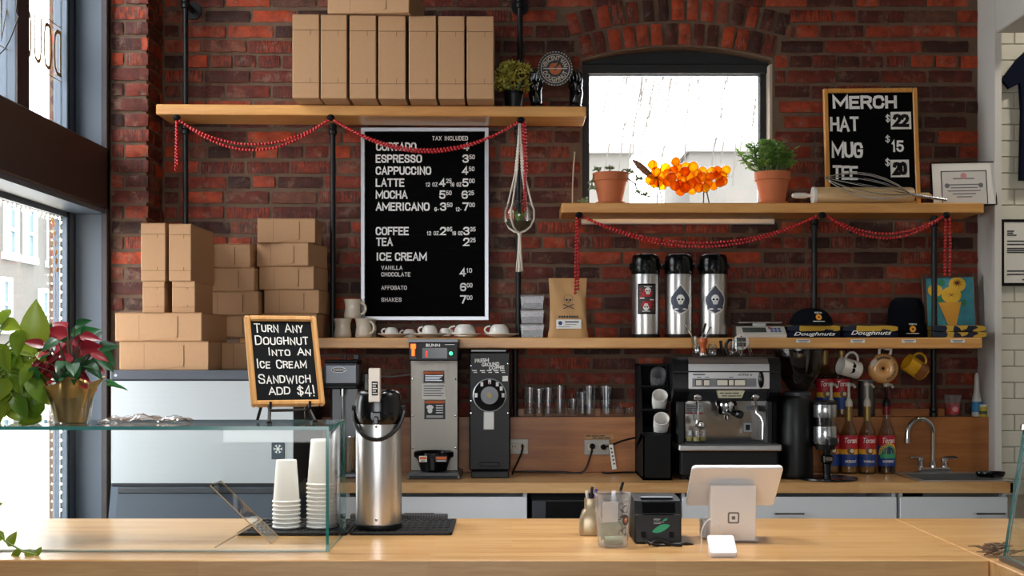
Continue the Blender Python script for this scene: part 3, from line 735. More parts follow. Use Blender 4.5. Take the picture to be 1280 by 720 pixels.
# dome pendant lamps added out of view above the service counter to brighten it
for i, (lx, nm) in enumerate(((-1.05, 'added black dome pendant lamp, out of view over the glass case'), (-.05, 'added black dome pendant lamp, out of view over the front airpot'), (.95, 'added black dome pendant lamp, out of view over the till'))):
    t = thing('added_pendant', nm, 'lamp', (lx, -2.55, 2.55), group='added dome pendants over the counter')
    b = MB(); b.lathe([(.20, 0), (.19, .05), (.13, .12), (.04, .16), (.03, .20)], 32, cap=False); b.lathe([(.196, .002), (.186, .05), (.126, .117), (.036, .156)], 32, cap=False); b.build('shade', BLACK, t)
    b = MB(); b.tube([(0, 0, .19), (0, 0, CEIL-2.552)], .006, 8); b.build('cord', BLACK, t)
    b = MB(); b.ball((0, 0, .09), .055, 20, 12); b.build('bulb', emit('added_pendant_bulb', '#fff0dc', 6), t)
    l = bpy.data.lights.new('added_pendant_light', 'AREA'); l.shape = 'DISK'; l.size = .34; l.energy = 5.2; l.color = (1, .985, .95); l.spread = R(125)
    lo = bpy.data.objects.new('added_pendant_light', l); COL.objects.link(lo); lo.location = (lx, -2.55, 2.556)
# ================================================================== SHELVES, PIPES, COUNTERS
SF = -.30
def shelf(name, label, px0, px1, pyt, pyb, Y, yb, lean=0):
    x0, x1, z1, z0 = X(px0, Y), X(px1, Y), Z(pyt, Y), Z(pyb, Y)
    o = MB(); o.box(x0-(x0+x1)/2, x1-(x0+x1)/2, 0, yb-Y, z0-z1, 0, .004)
    ob = o.build(name, SHELF, None, ((x0+x1)/2, Y, z1), (0, lean, 0)); return tag(ob, label, 'shelf'), z1
sh_top, ZT = shelf('wall_shelf', 'thick pine shelf high on the wall under the row of tall kraft boxes', 195, 733, 131.5, 144.5, SF, -.06, R(.32))
sh_right, ZR = shelf('wall_shelf', 'pine shelf in front of the arched window carrying two terracotta pots', 702, 1230, 253.5, 266, SF-.02, -.05)
sh_low, ZL = shelf('wall_shelf', 'long lower pine shelf above the coffee machines, holding cups and airpots', 300, 1228, 422, 435.5, SF, -.03)
# pipes
def pipe(label, px, Y, z0, z1, fits, flange=None):
    t = thing('shelf_pipe', label, 'pipe', (X(px, Y), Y, 0), group='black shelf pipes')
    b = MB(); b.lathe([(.0125, z0), (.0125, z1)], 12); b.build('pipe', PIPE, t)
    for z in fits:
        b = MB(); b.lathe([(.014, z-.024), (.019, z-.022), (.019, z-.004), (.016, z), (.019, z+.004), (.019, z+.02), (.014, z+.022)], 12)
        b.build('fitting', PIPE, t)
    if flange:
        b = MB(); b.tube([(0, 0, flange), (0, -Y+.005, flange)], .0125, 10); b.tube([(0, -Y-.012, flange), (0, -Y+.004, flange)], .04, 16); b.build('flange', PIPE, t)
    return t
PYY = -.14
zl0 = ZL-.05; zt0 = ZT-.048; zr0 = ZR-.047; LEDGE = 1.165
pipe('black iron pipe behind the kraft box stacks in the brick corner', 232, PYY, ZL+.001, zt0-.004, [zt0-.03])
pipe('black iron pipe beside the letter board, from top shelf to lower shelf', 416, PYY, ZL+.001, zt0-.004, [zt0-.03])
pipe('black iron pipe behind the rope plant hanger', 648, PYY, ZL+.001, zt0-.004, [zt0-.03])
pipe('black iron pipe rising from the top shelf behind the bushy potted plant', 650, -.075, ZT+.002, 3.88, [Z(4, -.075)], Z(4, -.075))
pipe('black iron pipe rising from the top shelf at the brick corner', 232, PYY, ZT+.006, 3.88, [Z(4, PYY)], Z(4, PYY))
pipe('black iron pipe between the two right shelves above the dark cap', 1018, PYY, ZL+.001, zr0-.002, [zr0-.03, ])
pipe('black iron pipe in front of the framed cone painting', 1168, SF+.06, ZL+.001, zr0-.002, [zr0-.03])
pipe('black iron pipe under the lower shelf beside the black coffee grinder', 644, PYY, LEDGE+.001, zl0-.002, [])
pipe('black iron pipe under the lower shelf above the sink tap', 1167, PYY, LEDGE+.001, zl0-.002, [LEDGE+.025])

# back counter with sink cut-out
CZ, CF = .915, -.60
SKX0, SKX1, SKY0, SKY1 = X(1142, -.42), X(1246, -.42), -.535, -.20
b = MB()
x0, x1 = -.86, 2.075
b.box(x0, SKX0, CF, -.20, CZ-.042, CZ); b.box(SKX1, x1, CF, -.20, CZ-.042, CZ)
b.box(SKX0, SKX1, CF, SKY0, CZ-.042, CZ); b.box(x0, x1, -.20, -.13, CZ-.042, CZ)
bc = b.build('worktop', COUNTER, ang=None); tag(bc, 'long maple worktop along the brick wall carrying the coffee machines', 'counter')
# backsplash box with ledge
b = MB(); b.box(-.86, X(1243, -.12), -.13, -.11, CZ+.001, LEDGE-.018); b.box(-.86, X(1243, -.12), -.13, -.012, LEDGE-.018, LEDGE)
bs = tag(b.build('backsplash_ledge', SPLASH, ang=None), 'reddish wooden backsplash with a narrow ledge for glasses', 'backsplash')
b = MB(); b.box(X(640, -.02), X(1180, -.02), -.03, -.012, LEDGE, Z(511, -.02)); b.build('upstand', SPLASH, bs, ang=None)
# cabinets under the back counter
def cabinet(label, px0, px1, kind, handle=None):
    xa, xb = X(px0, CF), X(px1, CF); cx = (xa+xb)/2; w = (xb-xa)/2-.0035
    t = thing('base_cabinet' if kind == 'c' else 'undercounter_fridge', label, 'cabinet' if kind == 'c' else 'fridge', (cx, -.57, 0), group='white cabinets under the back counter' if kind == 'c' else None)
    zt = CZ-.044
    if kind == 'c':
        b = MB(); b.box(-w, -w+.016, 0, .4, .08, zt-.002); b.box(w-.016, w, 0, .4, .08, zt-.002); b.box(-w+.016, w-.016, 0, .4, .08, .096); b.box(-w+.016, w-.016, .39, .4, .096, zt-.002); b.build('body', CABW, t, ang=None)
        b = MB(); b.box(-w, w, -.02, -.001, zt-.175, zt-.016, .003); d = b.build('drawer', CABW, t)
        hx = (X(handle, CF)-cx) if handle else w+.08-.16
        b = MB(); z = zt-.085; b.tube([(hx-.06, -.02, z), (hx-.06, -.045, z+.002), (hx+.06, -.045, z+.002), (hx+.06, -.02, z)], .0045, 8); b.build('handle', CHROME, d)
        b = MB(); b.box(-w, w, -.02, -.001, .1, zt-.182, .003); b.build('door', CABW, t)
    else:
        b = MB(); b.box(-w, w, -.005, .4, .08, zt-.004); b.build('body', BLACKM, t, ang=None)
        b = MB(); b.box(-w+.005, w-.02, -.035, -.006, .12, zt-.03, .004); d = b.build('door', GREYD, t)
        b = MB(); b.box(-w+.06, w-.05, -.038, -.036, .2, zt-.032); b.build('door_glass', BLACKG, d)
    return t
cabinet('white drawer cabinet under the coffee brewer, partly behind the steel airpot', 430, 660, 'c', 524)
cabinet('black under-counter fridge with dark door behind the receipt printer', 663, 850, 'f')
cabinet('white drawer cabinet with steel bar handle under the bean grinder', 852, 1123, 'c', 986)
cabinet('white cabinet below the sink, without a visible handle', 1125, 1262, 'c', None)

# front counter (L shaped)
FZ, FB, FF = .96, X(0, 0), 0
FY1, FY0 = -2.084, -2.853
b = MB(); b.box(-1.775, 1.1475, FY0, FY1, FZ-.044, FZ, .003); b.box(1.148, 1.95, -5.2, FY1, FZ-.044, FZ, .003)
fc = tag(b.build('service_counter', COUNTER), 'wide maple service counter across the front with a return on the right', 'counter')
b = MB(); b.box(-1.75, 1.2, FY0+.06, FY1-.25, 0, FZ-.045); b.box(1.2, 1.9, -5.2, FY1-.25, 0, FZ-.045); b.build('base', plain('counter_base', '#c9c5bd', .6), fc, ang=None)

# ================================================================== ICE MACHINE
IY = -.90
ix0, ix1 = X(139, IY), X(367, IY); icx = (ix0+ix1)/2; iw = (ix1-ix0)/2
ITOP = 1.388
t = thing('ice_machine', 'large stainless steel ice machine in the left corner below the kraft boxes', 'ice machine', (icx, IY, 0))
b = MB(); b.box(-iw, iw, 0, .74, .93, ITOP-.002, .004); b.build('cabinet', plain('machine_side', '#24262b', .5, .3), t)
b = MB(); b.box(-iw-.004, iw+.004, -.006, .75, ITOP-.040, ITOP, .006); b.build('top_cap', plain('machine_cap', '#4a4e57', .5), t)
b = MB(); b.box(-iw+.001, iw-.001, -.004, .0, .945, ITOP-.042); b.build('front_panel', brushed('ice_machine_steel', '#b4b8ba', .46, 0), t)
b = MB(); b.prism([(0, .93), (-.10, .60), (-.10, .1), (.74, .1), (.74, .93)], 'x', -iw, iw); b.build('bin', plain('bin_blue_grey', '#46525f', .5), t, ang=None)
b = MB(); b.prism([(-.012, .915), (-.108, .62), (-.102, .60), (-.0, .90)], 'x', -iw+.03, iw-.03); d = b.build('bin_door', plain('bin_door', '#39424d', .45), t, ang=None)
b = MB(); b.box(-iw+.03, iw-.03, -.02, -.006, .905, .93, .004); b.build('handle', GREYD, d)
b = MB(); bx, bz = X(348, IY)-icx, Z(563.5, IY); b.box(bx-.026, bx+.026, -.009, -.0045, bz-.033, bz+.033, .003); bd = b.build('badge', plain('badge_grey', '#39464f', .4), t)
b = MB()
for k in range(3):
    a = k*PI/3; 
    for da in (0,):
        c_, s_ = math.cos(a), math.sin(a)
        flat(b, [(bx+.017*c_-.0018*s_, bz+.008+.017*s_+.0018*c_), (bx-.017*c_-.0018*s_, bz+.008-.017*s_+.0018*c_), (bx-.017*c_+.0018*s_, bz+.008-.017*s_-.0018*c_), (bx+.017*c_+.0018*s_, bz+.008+.017*s_-.0018*c_)], -.0096-.0001*k)
for k in range(6):
    a = k*PI/3
    for s_ in (-1, 1):
        p = (bx+.011*math.cos(a), bz+.008+.011*math.sin(a)); q = (p[0]+.008*math.cos(a+s_*.7), p[1]+.008*math.sin(a+s_*.7)); n_ = (-.0012*math.sin(a), .0012*math.cos(a))
        flat(b, [(p[0]-n_[0], p[1]-n_[1]), (q[0]-n_[0], q[1]-n_[1]), (q[0]+n_[0], q[1]+n_[1]), (p[0]+n_[0], p[1]+n_[1])], -.0099)
b.build('snowflake_mark', LETTER, bd, ang=None)
b = MB(); b.tube([(-iw+.02, -.007, ITOP-.02), (-iw+.02, -.0065, ITOP-.02)], .006, 10); b.build('screw', CHROME, t)

# ================================================================== KRAFT BOXES
def kraft_box(label, group, px0, px1, pyt, pyb, Y, depth, rz=0, tall=False, zb=None, rot=None, at_=None):
    """front face given by its picture rectangle at depth Y; origin at the front bottom centre"""
    s_ = S(Y); w = (px1-px0)/s_; h = (pyb-pyt)/s_
    z = Z(pyb, Y) if zb is None else zb
    o = thing('kraft_box', label, 'box', at_ or (X((px0+px1)/2, Y), Y, z), rz, group, rot)
    e = .0016
    b = MB(); b.box(-w/2, w/2, 0, depth, 0, h, .0025); b.build('body', KRAFT, o)
    if tall:
        b = MB(); b.box(-w/2+e, w/2-e, -.0022, .0, h*.82, h-e, .0006); b.build('tuck_band', KRAFT, o)
        b = MB(); b.box(-w/2+e, w/2-e, -.0022, 0, e, h*.18, .0006); b.build('tuck_band', KRAFT, o)
        b = MB(); b.box(w*.16, w*.175, -.0012, .0, h*.755, h*.82); b.build('slit', KRAFT2, o); b = MB(); b.box(w*.16, w*.175, -.0012, 0, h*.18, h*.245); b.build('slit', KRAFT2, o)
        b = MB(); b.box(-w/2+e, w/2-e, -.0006, 0, h*.814, h*.82); b.build('crease', KRAFT2, o); b = MB(); b.box(-w/2+e, w/2-e, -.0006, 0, h*.18, h*.186); b.build('crease', KRAFT2, o)
        b = MB(); b.box(-w/2, w/2, -.001, depth, h, h+.0015); b.build('lid', KRAFT, o)
    else:
        fx0, fx1 = -w*.22, w*.22
        b = MB(); b.prism([(fx0, h*.0), (fx1-.006, h*.13), (fx1, h*.2), (fx1, h*.8), (fx1-.008, h*.88), (fx0, h)], 'y', -.0022, 0); b.build('tuck_flap', KRAFT, o, ang=None)
        b = MB(); b.box(fx1, fx1+.0018, -.0012, .0, h*.13, h*.88); b.build('slit', KRAFT2, o); b = MB(); b.box(fx0-.0015, fx0, -.0012, 0, .004, h-.004); b.build('slit', KRAFT2, o)
        b = MB(); b.box(-w/2-.001, w/2+.001, -.0015, depth+.001, h-.0001, h+.002, .0008); b.build('lid', KRAFT, o)
    return o
G1 = 'kraft boxes stacked on the ice machine and shelf'
IT = ITOP
a_ = kraft_box('wide kraft box lying lowest at the left front corner of the ice machine', G1, 149, 261, 428.5, 464, -.86, .34, R(-1), zb=IT)
hA = 35.5/S(-.86)+.0025
b_ = kraft_box('wide kraft box lying on the lowest box, its side turned to view', G1, 143, 253, 389, 424, -.85, .36, R(-3), zb=IT+hA)
hB = 35/S(-.85)+.0025
kraft_box('kraft box behind the chalkboard sign, on the ice machine right of the lowest box', G1, 277, 331, 429, 462, -.66, .30, 0, zb=IT)
zc = IT+hA+hB
kraft_box('small upright kraft box standing leftmost on the second box', G1, 178, 206, 349, 388, -.82, .28, R(-1), True, zb=zc)
kraft_box('small upright kraft box standing beside the leftmost small one', G1, 215, 244, 349, 388, -.82, .28, R(-1), True, zb=zc)
hC = 39/S(-.82)+.002
kraft_box('tall kraft box standing at the top left of the pile', G1, 176, 207, 276, 348, -.82, .36, R(-1), True, zb=zc+hC)
kraft_box('tall kraft box at the top of the pile, second from the corner pier', G1, 211, 239, 277, 348, -.82, .36, R(-1), True, zb=zc+hC)
zs = ZL
E = [(291, 394, 421, 290, 322, -.40), (252, 362.5, 391.5, 252, 323, -.42), (246, 332.5, 361.5, 246, 318, -.42), (242, 302, 331, 242, 313, -.42)]
names = ['kraft box lowest in the middle stack, mostly behind the wide boxes', 'kraft box second from the bottom in the middle stack', 'kraft box third from the bottom in the middle stack', 'topmost kraft box of the middle stack, next to the tall boxes']
z = zs
for (a, yt, yb, p0, p1, Y), nm in zip(E, names):
    if p0 == 290: p0 = 255
    kraft_box(nm, G1, p0, p1, yt, yb, Y, .25, R(-.6), zb=z); z += (yb-yt)/S(Y)+.0025
Fs = [(327, 396, 392, 421.5, -2), (330, 399, 362.5, 391.5, -2), (323, 393, 333, 361.5, -6), (319, 387, 303.5, 332, -11), (322, 394, 272.5, 302.5, 2)]
names = ['kraft box lowest in the right stack, behind the chalkboard sign', 'kraft box second from the bottom in the right stack', 'kraft box in the middle of the right stack, five high', 'kraft box second from the top of the right stack, turned sideways', 'topmost kraft box of the right stack, highest of all the flat boxes']
z = zs
for (p0, p1, yt, yb, rz), nm in zip(Fs, names):
    kraft_box(nm, G1, p0, p1, yt, yb, -.36, .25, R(rz), zb=z); z += (yb-yt)/S(-.36)+.0025
# seven tall boxes on the top shelf
G2 = 'tall kraft boxes in a row on the top shelf'
ordn = ['leftmost tall kraft box in the row on the top shelf', 'second tall kraft box from the left on the top shelf', 'third tall kraft box from the left on the top shelf', 'fourth tall kraft box, middle of the seven on the top shelf',
        'fifth tall kraft box from the left on the top shelf', 'sixth tall kraft box from the left on the top shelf', 'rightmost tall kraft box on the top shelf, next to the bushy plant']
xs = [(365.5, 399), (401, 433.5), (437, 470), (473, 507), (511, 545), (548, 580.5), (583.5, 617)]
TBY = -.43
for i, ((p0, p1), nm) in enumerate(zip(xs, ordn)):
    kraft_box(nm, G2, p0, p1, 19+.4*i, 123.4+.15*i, TBY, .36, 0, True, zb=ZT+.0015+.0012*max(0, 3-i))
zz = ZT+104/S(TBY)+.008
kraft_box('kraft box lying tilted across the tops of the tall boxes', None, 408, 512, -16, 19, TBY-.02, .34, zb=zz, rot=(R(0), R(1.2), R(-7)))

# ================================================================== LETTER BOARD (menu)
MYY = -.03
mx0, mx1, mz1, mz0 = X(451, MYY), X(611, MYY), Z(159.5, MYY), Z(400.5, MYY)
mcx = (mx0+mx1)/2
t = thing('letter_board', 'tall black felt menu letter board in an aluminium frame on the brick', 'menu board', (mcx, MYY, mz0))
wB, hB_ = (mx1-mx0)/2, mz1-mz0; fw = .019
b = MB(); b.box(-wB+.01, wB-.01, .006, .018, .01, hB_-.01); b.build('backing', FELT, t, ang=None)
b = MB()
n = 78
for i in range(n):
    z = fw+(hB_-2*fw)*(i+.5)/n; b.box(-wB+fw, wB-fw, .0025, .0061, z-.0042, z+.0042)
tag(b.build('felt_ribs', FELT, t, ang=None), kind='stuff')
b = MB(); b.box(-wB, -wB+fw, -.006, .02, 0, hB_, .002); b.box(wB-fw, wB, -.006, .02, 0, hB_, .002); b.box(-wB, wB, -.0062, .0202, 0, fw, .002); b.box(-wB, wB, -.0062, .0202, hB_-fw, hB_, .002); b.build('frame', ALU, t)
def mparts(name, pieces):
    for (tx, p0, p1, yt, yb) in pieces:
        small = (yb-yt) < 7.5; b = MB()
        stroke_text(b, tx, X(p0, MYY)-mcx, X(p1, MYY)-mcx, Z(yb, MYY)-mz0, Z(yt, MYY)-mz0, .0016, (.0031 if yb-yt < 5.7 else .0038) if small else .0068, .30 if small else .24)
        b.build('menu_price' if tx[0].isdigit() and len(tx) < 3 else 'menu_size' if tx[0].isdigit() else name, LETTER, t, ang=None)
P = mparts
P('menu_heading', [('TAX', 540, 552, 170, 175.5), ('INCLUDED', 555.5, 585, 170, 175.5)])
def price(v, s, x, yt, w=8):
    return [(v, x, x+w, yt, yt+10.5)]+([(s, x+w+.5, x+w+7.5, yt+.2, yt+5.8)] if s else [])
P('menu_line', [('CORTADO', 470, 520.5, 178, 188.5)]+price('4', None, 578.5, 178))
P('menu_line', [('ESPRESSO', 469.5, 527.5, 193, 203.5)]+price('3', '50', 578, 193))
P('menu_line', [('CAPPUCCINO', 469.5, 539, 208, 218.5)]+price('4', '50', 577.5, 208))
P('menu_line', [('LATTE', 469.5, 505.5, 223, 233.5), ('12 OZ', 532, 547, 228, 233.2), ('16 OZ', 562.8, 576.8, 228, 233.2)]+price('4', '25', 549, 223)+price('5', '00', 577.8, 223))
P('menu_line', [('MOCHA', 469.5, 509.5, 238, 248.5)]+price('5', '50', 549, 238)+price('6', '25', 577, 238))
P('menu_line', [('AMERICANO', 469.5, 537, 253, 263.5), ('6-', 543, 549, 259, 264), ('12-', 569.5, 577, 259, 264)]+price('3', '50', 550, 253)+price('7', '00', 578, 253))
P('menu_line', [('COFFEE', 469.5, 511, 283.5, 294), ('12 OZ', 533.5, 548.5, 289, 294), ('16 OZ', 565, 578.5, 289, 294)]+price('2', '85', 549.8, 283.5)+price('3', '35', 579, 283.5))
P('menu_line', [('TEA', 470, 491, 297, 307.5)]+price('2', '25', 579, 297))
P('menu_heading', [('ICE', 470, 489.5, 315.5, 326), ('CREAM', 493.5, 533.5, 315.5, 326)])
P('menu_line', [('VANILLA', 476.5, 503, 332, 337.2)])
P('menu_line', [('CHOCOLATE', 476.5, 513, 340.3, 345.6)]+price('4', '10', 574.5, 335))
P('menu_line', [('AFFOGATO', 476.5, 508.5, 357, 362.2)]+price('6', '00', 575, 353.5))
P('menu_line', [('SHAKES', 476.5, 502, 372, 377.2)]+price('7', '00', 575, 369))

# ================================================================== MERCH BOARD
MBY = -.20; ta = R(4)
t = thing('merch_board', 'black price board with yellow wooden frame and hand-painted merchandise prices', 'sign', (X(1092, MBY), MBY, ZR+.001), rot=(-ta, R(-.6), 0))
cx = X(1092, MBY); bw, bh = (X(1151, MBY)-X(1033, MBY))/2, Z(108, MBY)-ZR
b = MB(); b.box(-bw+.01, bw-.01, .004, .014, .01, bh-.01); b.build('panel', FELT, t, ang=None)
YFR = wood('yellow_oak_frame', '#dd9d4c', '#c58432', 2, 2.5, .4, .2)
b = MB(); f_ = .02; b.box(-bw, -bw+f_, -.005, .018, 0, bh, .003); b.box(bw-f_, bw, -.005, .018, 0, bh, .003); b.box(-bw+f_, bw-f_, -.005, .018, 0, f_, .003); b.box(-bw+f_, bw-f_, -.005, .018, bh-f_, bh, .003); b.build('frame', YFR, t)
def paint(tx, p0, p1, yt, yb, w, par, m=LETTER, y=.0033, nm='painted_line', jit=.03):
    b = MB(); stroke_text(b, tx, X(p0, MBY)-cx, X(p1, MBY)-cx, Z(yb, MBY)-ZR, Z(yt, MBY)-ZR, y, w, .22, jit, None, None, len(tx)+int(p0)); return b.build(nm, m, par, ang=None)
paint('MERCH', 1044.5, 1125.5, 117, 134, .013, t); paint('HAT', 1040.5, 1077, 144, 163, .0115, t); paint('MUG', 1041.5, 1081, 176, 196.5, .012, t); paint('TEE', 1042, 1074, 206, 224, .012, t)
paint('$', 1110.5, 1116.5, 140.5, 152, .0042, t, nm='painted_price'); paint('$', 1109.5, 1115.5, 167.5, 178, .0042, t, nm='painted_price'); paint('$', 1108.5, 1114.5, 197, 208, .0042, t, nm='painted_price'); paint('15', 1116.5, 1132.5, 174.5, 189.5, .0095, t, nm='painted_price')
for (p0, p1, yt, yb, tx) in ((1117, 1142.5, 138.5, 160.5, '22'), (1115, 1138, 199.5, 221.5, '20')):
    b = MB(); b.box(X(p0, MBY)-cx, X(p1, MBY)-cx, .0015, .0038, Z(yb, MBY)-ZR, Z(yt, MBY)-ZR); q = b.build('price_patch', PAPER, t, ang=None)
    paint(tx, p0+2.5, p1-2.5, yt+2.5, yb-2.5, .016, q, BLACKM, .0009, 'painted_price', .02)

# ================================================================== CERTIFICATE, FRAMED NOTICE, PAINTING
CY = -.21
def framed(name, label, cat, px0, px1, pyt, pyb, Y, fwid, mf, mm, loc_z=None, rot=(0, 0, 0), depth=.018):
    cx = X((px0+px1)/2, Y); w = (X(px1, Y)-X(px0, Y))/2; h = (pyb-pyt)/S(Y); zb = Z(pyb, Y) if loc_z is None else loc_z
    t = thing(name, label, cat, (cx, Y, zb), rot=rot)
    b = MB(); b.box(-w+.003, w-.003, .004, depth-.002, .003, h-.003); b.build('sheet', mm, t, ang=None)
    b = MB(); b.box(-w, -w+fwid, 0, depth, 0, h, .002); b.box(w-fwid, w, 0, depth, 0, h, .002); b.box(-w+fwid, w-fwid, 0, depth, 0, fwid, .002); b.box(-w+fwid, w-fwid, 0, depth, h-fwid, h, .002); b.build('frame', mf, t)
    return t, w, h
ct, w, h = framed('certificate', 'small framed certificate leaning on the wall at the right shelf end', 'certificate', 1166, 1247, 199, 254.5, CY, .005, BLACKM, PAPER, ZR+.001, (R(-5), R(-1.2), 0))
def part(nm, mb, m, p): return mb.build(nm, m, p, ang=None)
b = MB(); cx0, cx1, cz0, cz1 = -w*.70, w*.72, h*.03, h*.80
b.box(cx0, cx1, .0028, .0038, cz0, cz1); d = part('document', b, plain('document_grey', '#cfccc8', .7), ct)
b = MB(); e = .004
for q in ((cx0, cx1, cz1-e, cz1), (cx0, cx0+e, cz0, cz1), (cx1-e, cx1, cz0, cz1)): b.box(q[0], q[1], .002, .0028, q[2], q[3])
part('border', b, DGREYPR, d)
b = MB()
for k, (wd, zz) in enumerate(((.55, .62), (.8, .48), (.7, .41), (.85, .34), (.6, .27), (.4, .2))):
    b.box(-w*.6*wd, w*.6*wd, .0022, .0028, h*(zz-.012), h*(zz+.012))
for sx in (-.52, .52): flat(b, ellipse(sx*w, h*.46, .011, .011, 12), .0021)
part('printed_lines', b, GREYPR, d)
b = MB(); flat(b, ellipse(0, h*.68, .014, .014, 14), .0021); part('seal', b, plain('seal_pink', '#c58a8c', .7), d)
nt_, w, h = framed('framed_notice', 'black framed typed notice on the cream tiles', 'notice', 1252, 1310, 274, 357, TY-.02, .013, BLACKM, PAPER)
b = MB()
for k, (x0_, x1_, zz) in enumerate(((.0, .5, .93), (.1, .6, .9), (-.75, -.45, .82), (-.75, -.5, .79), (-.75, -.35, .76), (-.75, .7, .67), (-.75, .7, .62), (-.75, .75, .56), (-.75, .7, .53), (-.75, .6, .5), (-.75, .2, .22), (-.75, .5, .17), (-.1, .4, .09))):
    b.box(w*x0_, w*x1_, .0026, .0038, h*zz-.003, h*zz+.003)
part('typed_lines', b, DGREYPR, nt_)

PTY = -.10
pt, w, h = framed('painting', 'wood framed painting of a yellow flower cone against turquoise', 'painting', 1156, 1225, 341, 422, PTY, .018, DARKW, plain('turquoise_paint', '#3f8f9c', .7, var=.35, scale=28), ZL+.001, (R(-4), R(-1.5), 0))
b = MB()
def rel(px, py): return (X(px, PTY)-X(1190.5, PTY), (422-py)/S(PTY))
b.box(-w+.018, w-.018, .002, .0041, .018, .042); part('table_paint', b, plain('pale_ochre', '#d8c069', .7), pt)
b = MB(); flat(b, [rel(1175, 377), rel(1204, 377), rel(1196, 408), rel(1187, 408)], .0012); part('cone_paint', b, plain('cone_ochre', '#d99b34', .7), pt)
b = MB()
for (px, py, r_) in ((1192, 368, .048), (1172, 362, .036), (1200, 352, .042)):
    c = rel(px, py); flat(b, ellipse(min(c[0], w-.018-r_*.6), min(c[1], h-.02-r_*.75), r_*.95, r_*.8, 18), .0016-.0003*(px == 1192))
part('petal_paint', b, plain('petal_yellow', '#e2b434', .7), pt)
b = MB(); c = rel(1192, 368)
for k in range(12):
    a = k*PI/6; b.box(0, 0, 0, 0, 0, 0) if False else flat(b, [(c[0], c[1]-.0008), (c[0]+.042*math.cos(a), c[1]+.036*math.sin(a)), (c[0], c[1]+.0008)], .0008)
c2 = rel(1200, 353)
for k in range(9):
    a = k*2*PI/9+.2; flat(b, [(c2[0]+.004*math.sin(a), c2[1]-.004*math.cos(a)), (c2[0]+.028*math.cos(a), c2[1]+.022*math.sin(a)), (c2[0]-.004*math.sin(a), c2[1]+.004*math.cos(a))], .0009)
flat(b, ellipse(c[0], c[1], .004, .004, 8), .0007)
part('petal_lines', b, plain('rust_line', '#8c4a1a', .7), pt)
b = MB()
for px, py in ((1181, 352), (1207, 378), (1178, 374)):
    c = rel(px, py); flat(b, ellipse(c[0], c[1], .013, .016, 8), .0022)
part('leaf_paint', b, plain('leaf_paint_green', '#2f7d52', .7), pt)
# ================================================================== LOWER SHELF: cups, containers, bag, airpots
ZLs = ZL+.0008
def mug_ring(b, r0, z0, z1, out, th=.006, rz=0, n=10):
    c, s_ = math.cos(rz), math.sin(rz)
    pts = []
    for i in range(n+1):
        a = PI/2-PI*i/n; x = r0-.003+out*math.cos(a); z = (z0+z1)/2+(z1-z0)/2*math.sin(a); pts.append((x*c, x*s_, z))
    b.tube(pts, th, 8)
def diner_mug(label, px, z, Y, rz):
    t = thing('diner_mug', label, 'mug', (X(px, Y), Y, z), group='cream diner mugs')
    b = MB(); b.lathe([(.034, 0), (.040, .004), (.039, .02), (.0345, .045), (.036, .065), (.041, .083), (.0415, .0855), (.037, .085), (.031, .05), (.033, .012), (.0, .010)], 28); b.build('body', CREAM, t, ang=60)
    b = MB(); mug_ring(b, .037, .018, .07, .026, .006, rz); b.build('handle', CREAM, t, ang=60)
diner_mug('cream diner mug at the left end of the shelf, bottom left of the stacked mugs', 428.5, ZLs, -.20, R(100))
diner_mug('cream diner mug bottom right of the stacked mugs, handle to the right', 455, ZLs, -.20, R(-35))
diner_mug('cream diner mug standing on top of two others', 441, ZLs+.0857, -.20, R(-10))
diner_mug('cream diner mug standing behind the bottom right one', 459.5, ZLs, -.095, R(60))
def saucer(label, px, Y, r=.075):
    b = MB(); b.lathe([(.03, 0), (.034, .002), (r*.7, .008), (r, .016), (r-.001, .0185), (r*.68, .0115), (.028, .006), (0, .006)], 36)
    o = b.build('saucer', CERAM, None, (X(px, Y), Y, ZLs), ang=60); tag(o, label, 'saucer', 'white saucers under the small cups')
def cup(label, px, Y, r, h, rz, z=None):
    t = thing('espresso_cup', label, 'cup', (X(px, Y), Y, ZLs+.0063 if z is None else z), group='white cups on saucers')
    # placed upside down, as the cups dry on the saucers
    b = MB(); b.lathe([(r, 0), (r*.99, h*.3), (r*.9, h*.65), (r*.72, h*.9), (r*.55, h*.97), (r*.52, h), (r*.44, h), (r*.42, h*.95), (0, h*.95)], 28); b.build('bowl', CERAM, t, ang=60)
    b = MB(); mug_ring(b, r*.93, h*.25, h*.85, r*.55, .0042, rz); b.build('handle', CERAM, t, ang=60)
saucer('white saucer at the left under the smallest upturned cup', 492, -.20, .073)
saucer('white saucer under the third and fourth upturned cups', 537, -.22, .088)
saucer('white saucer under the large upturned cup below the board corner', 583, -.20, .070)
saucer('white saucer rightmost, beside the clear food tubs', 627, -.20, .080)
cup('small cream cup leftmost on the saucers', 489.5, -.20, .032, .040, R(185))
cup('small white cup second from the left, between two saucers', 512, -.10, .032, .040, R(180), ZLs)
cup('white cup third from the left on the wide saucer', 537, -.23, .036, .048, R(182))
cup('small white cup fourth from the left on the wide saucer', 556, -.21, .026, .036, R(20))
cup('large white cup fifth from the left with handle to the left', 581, -.205, .050, .053, R(182))
cup('white cup at the right end of the saucers with handle to the left', 624, -.205, .046, .053, R(182))
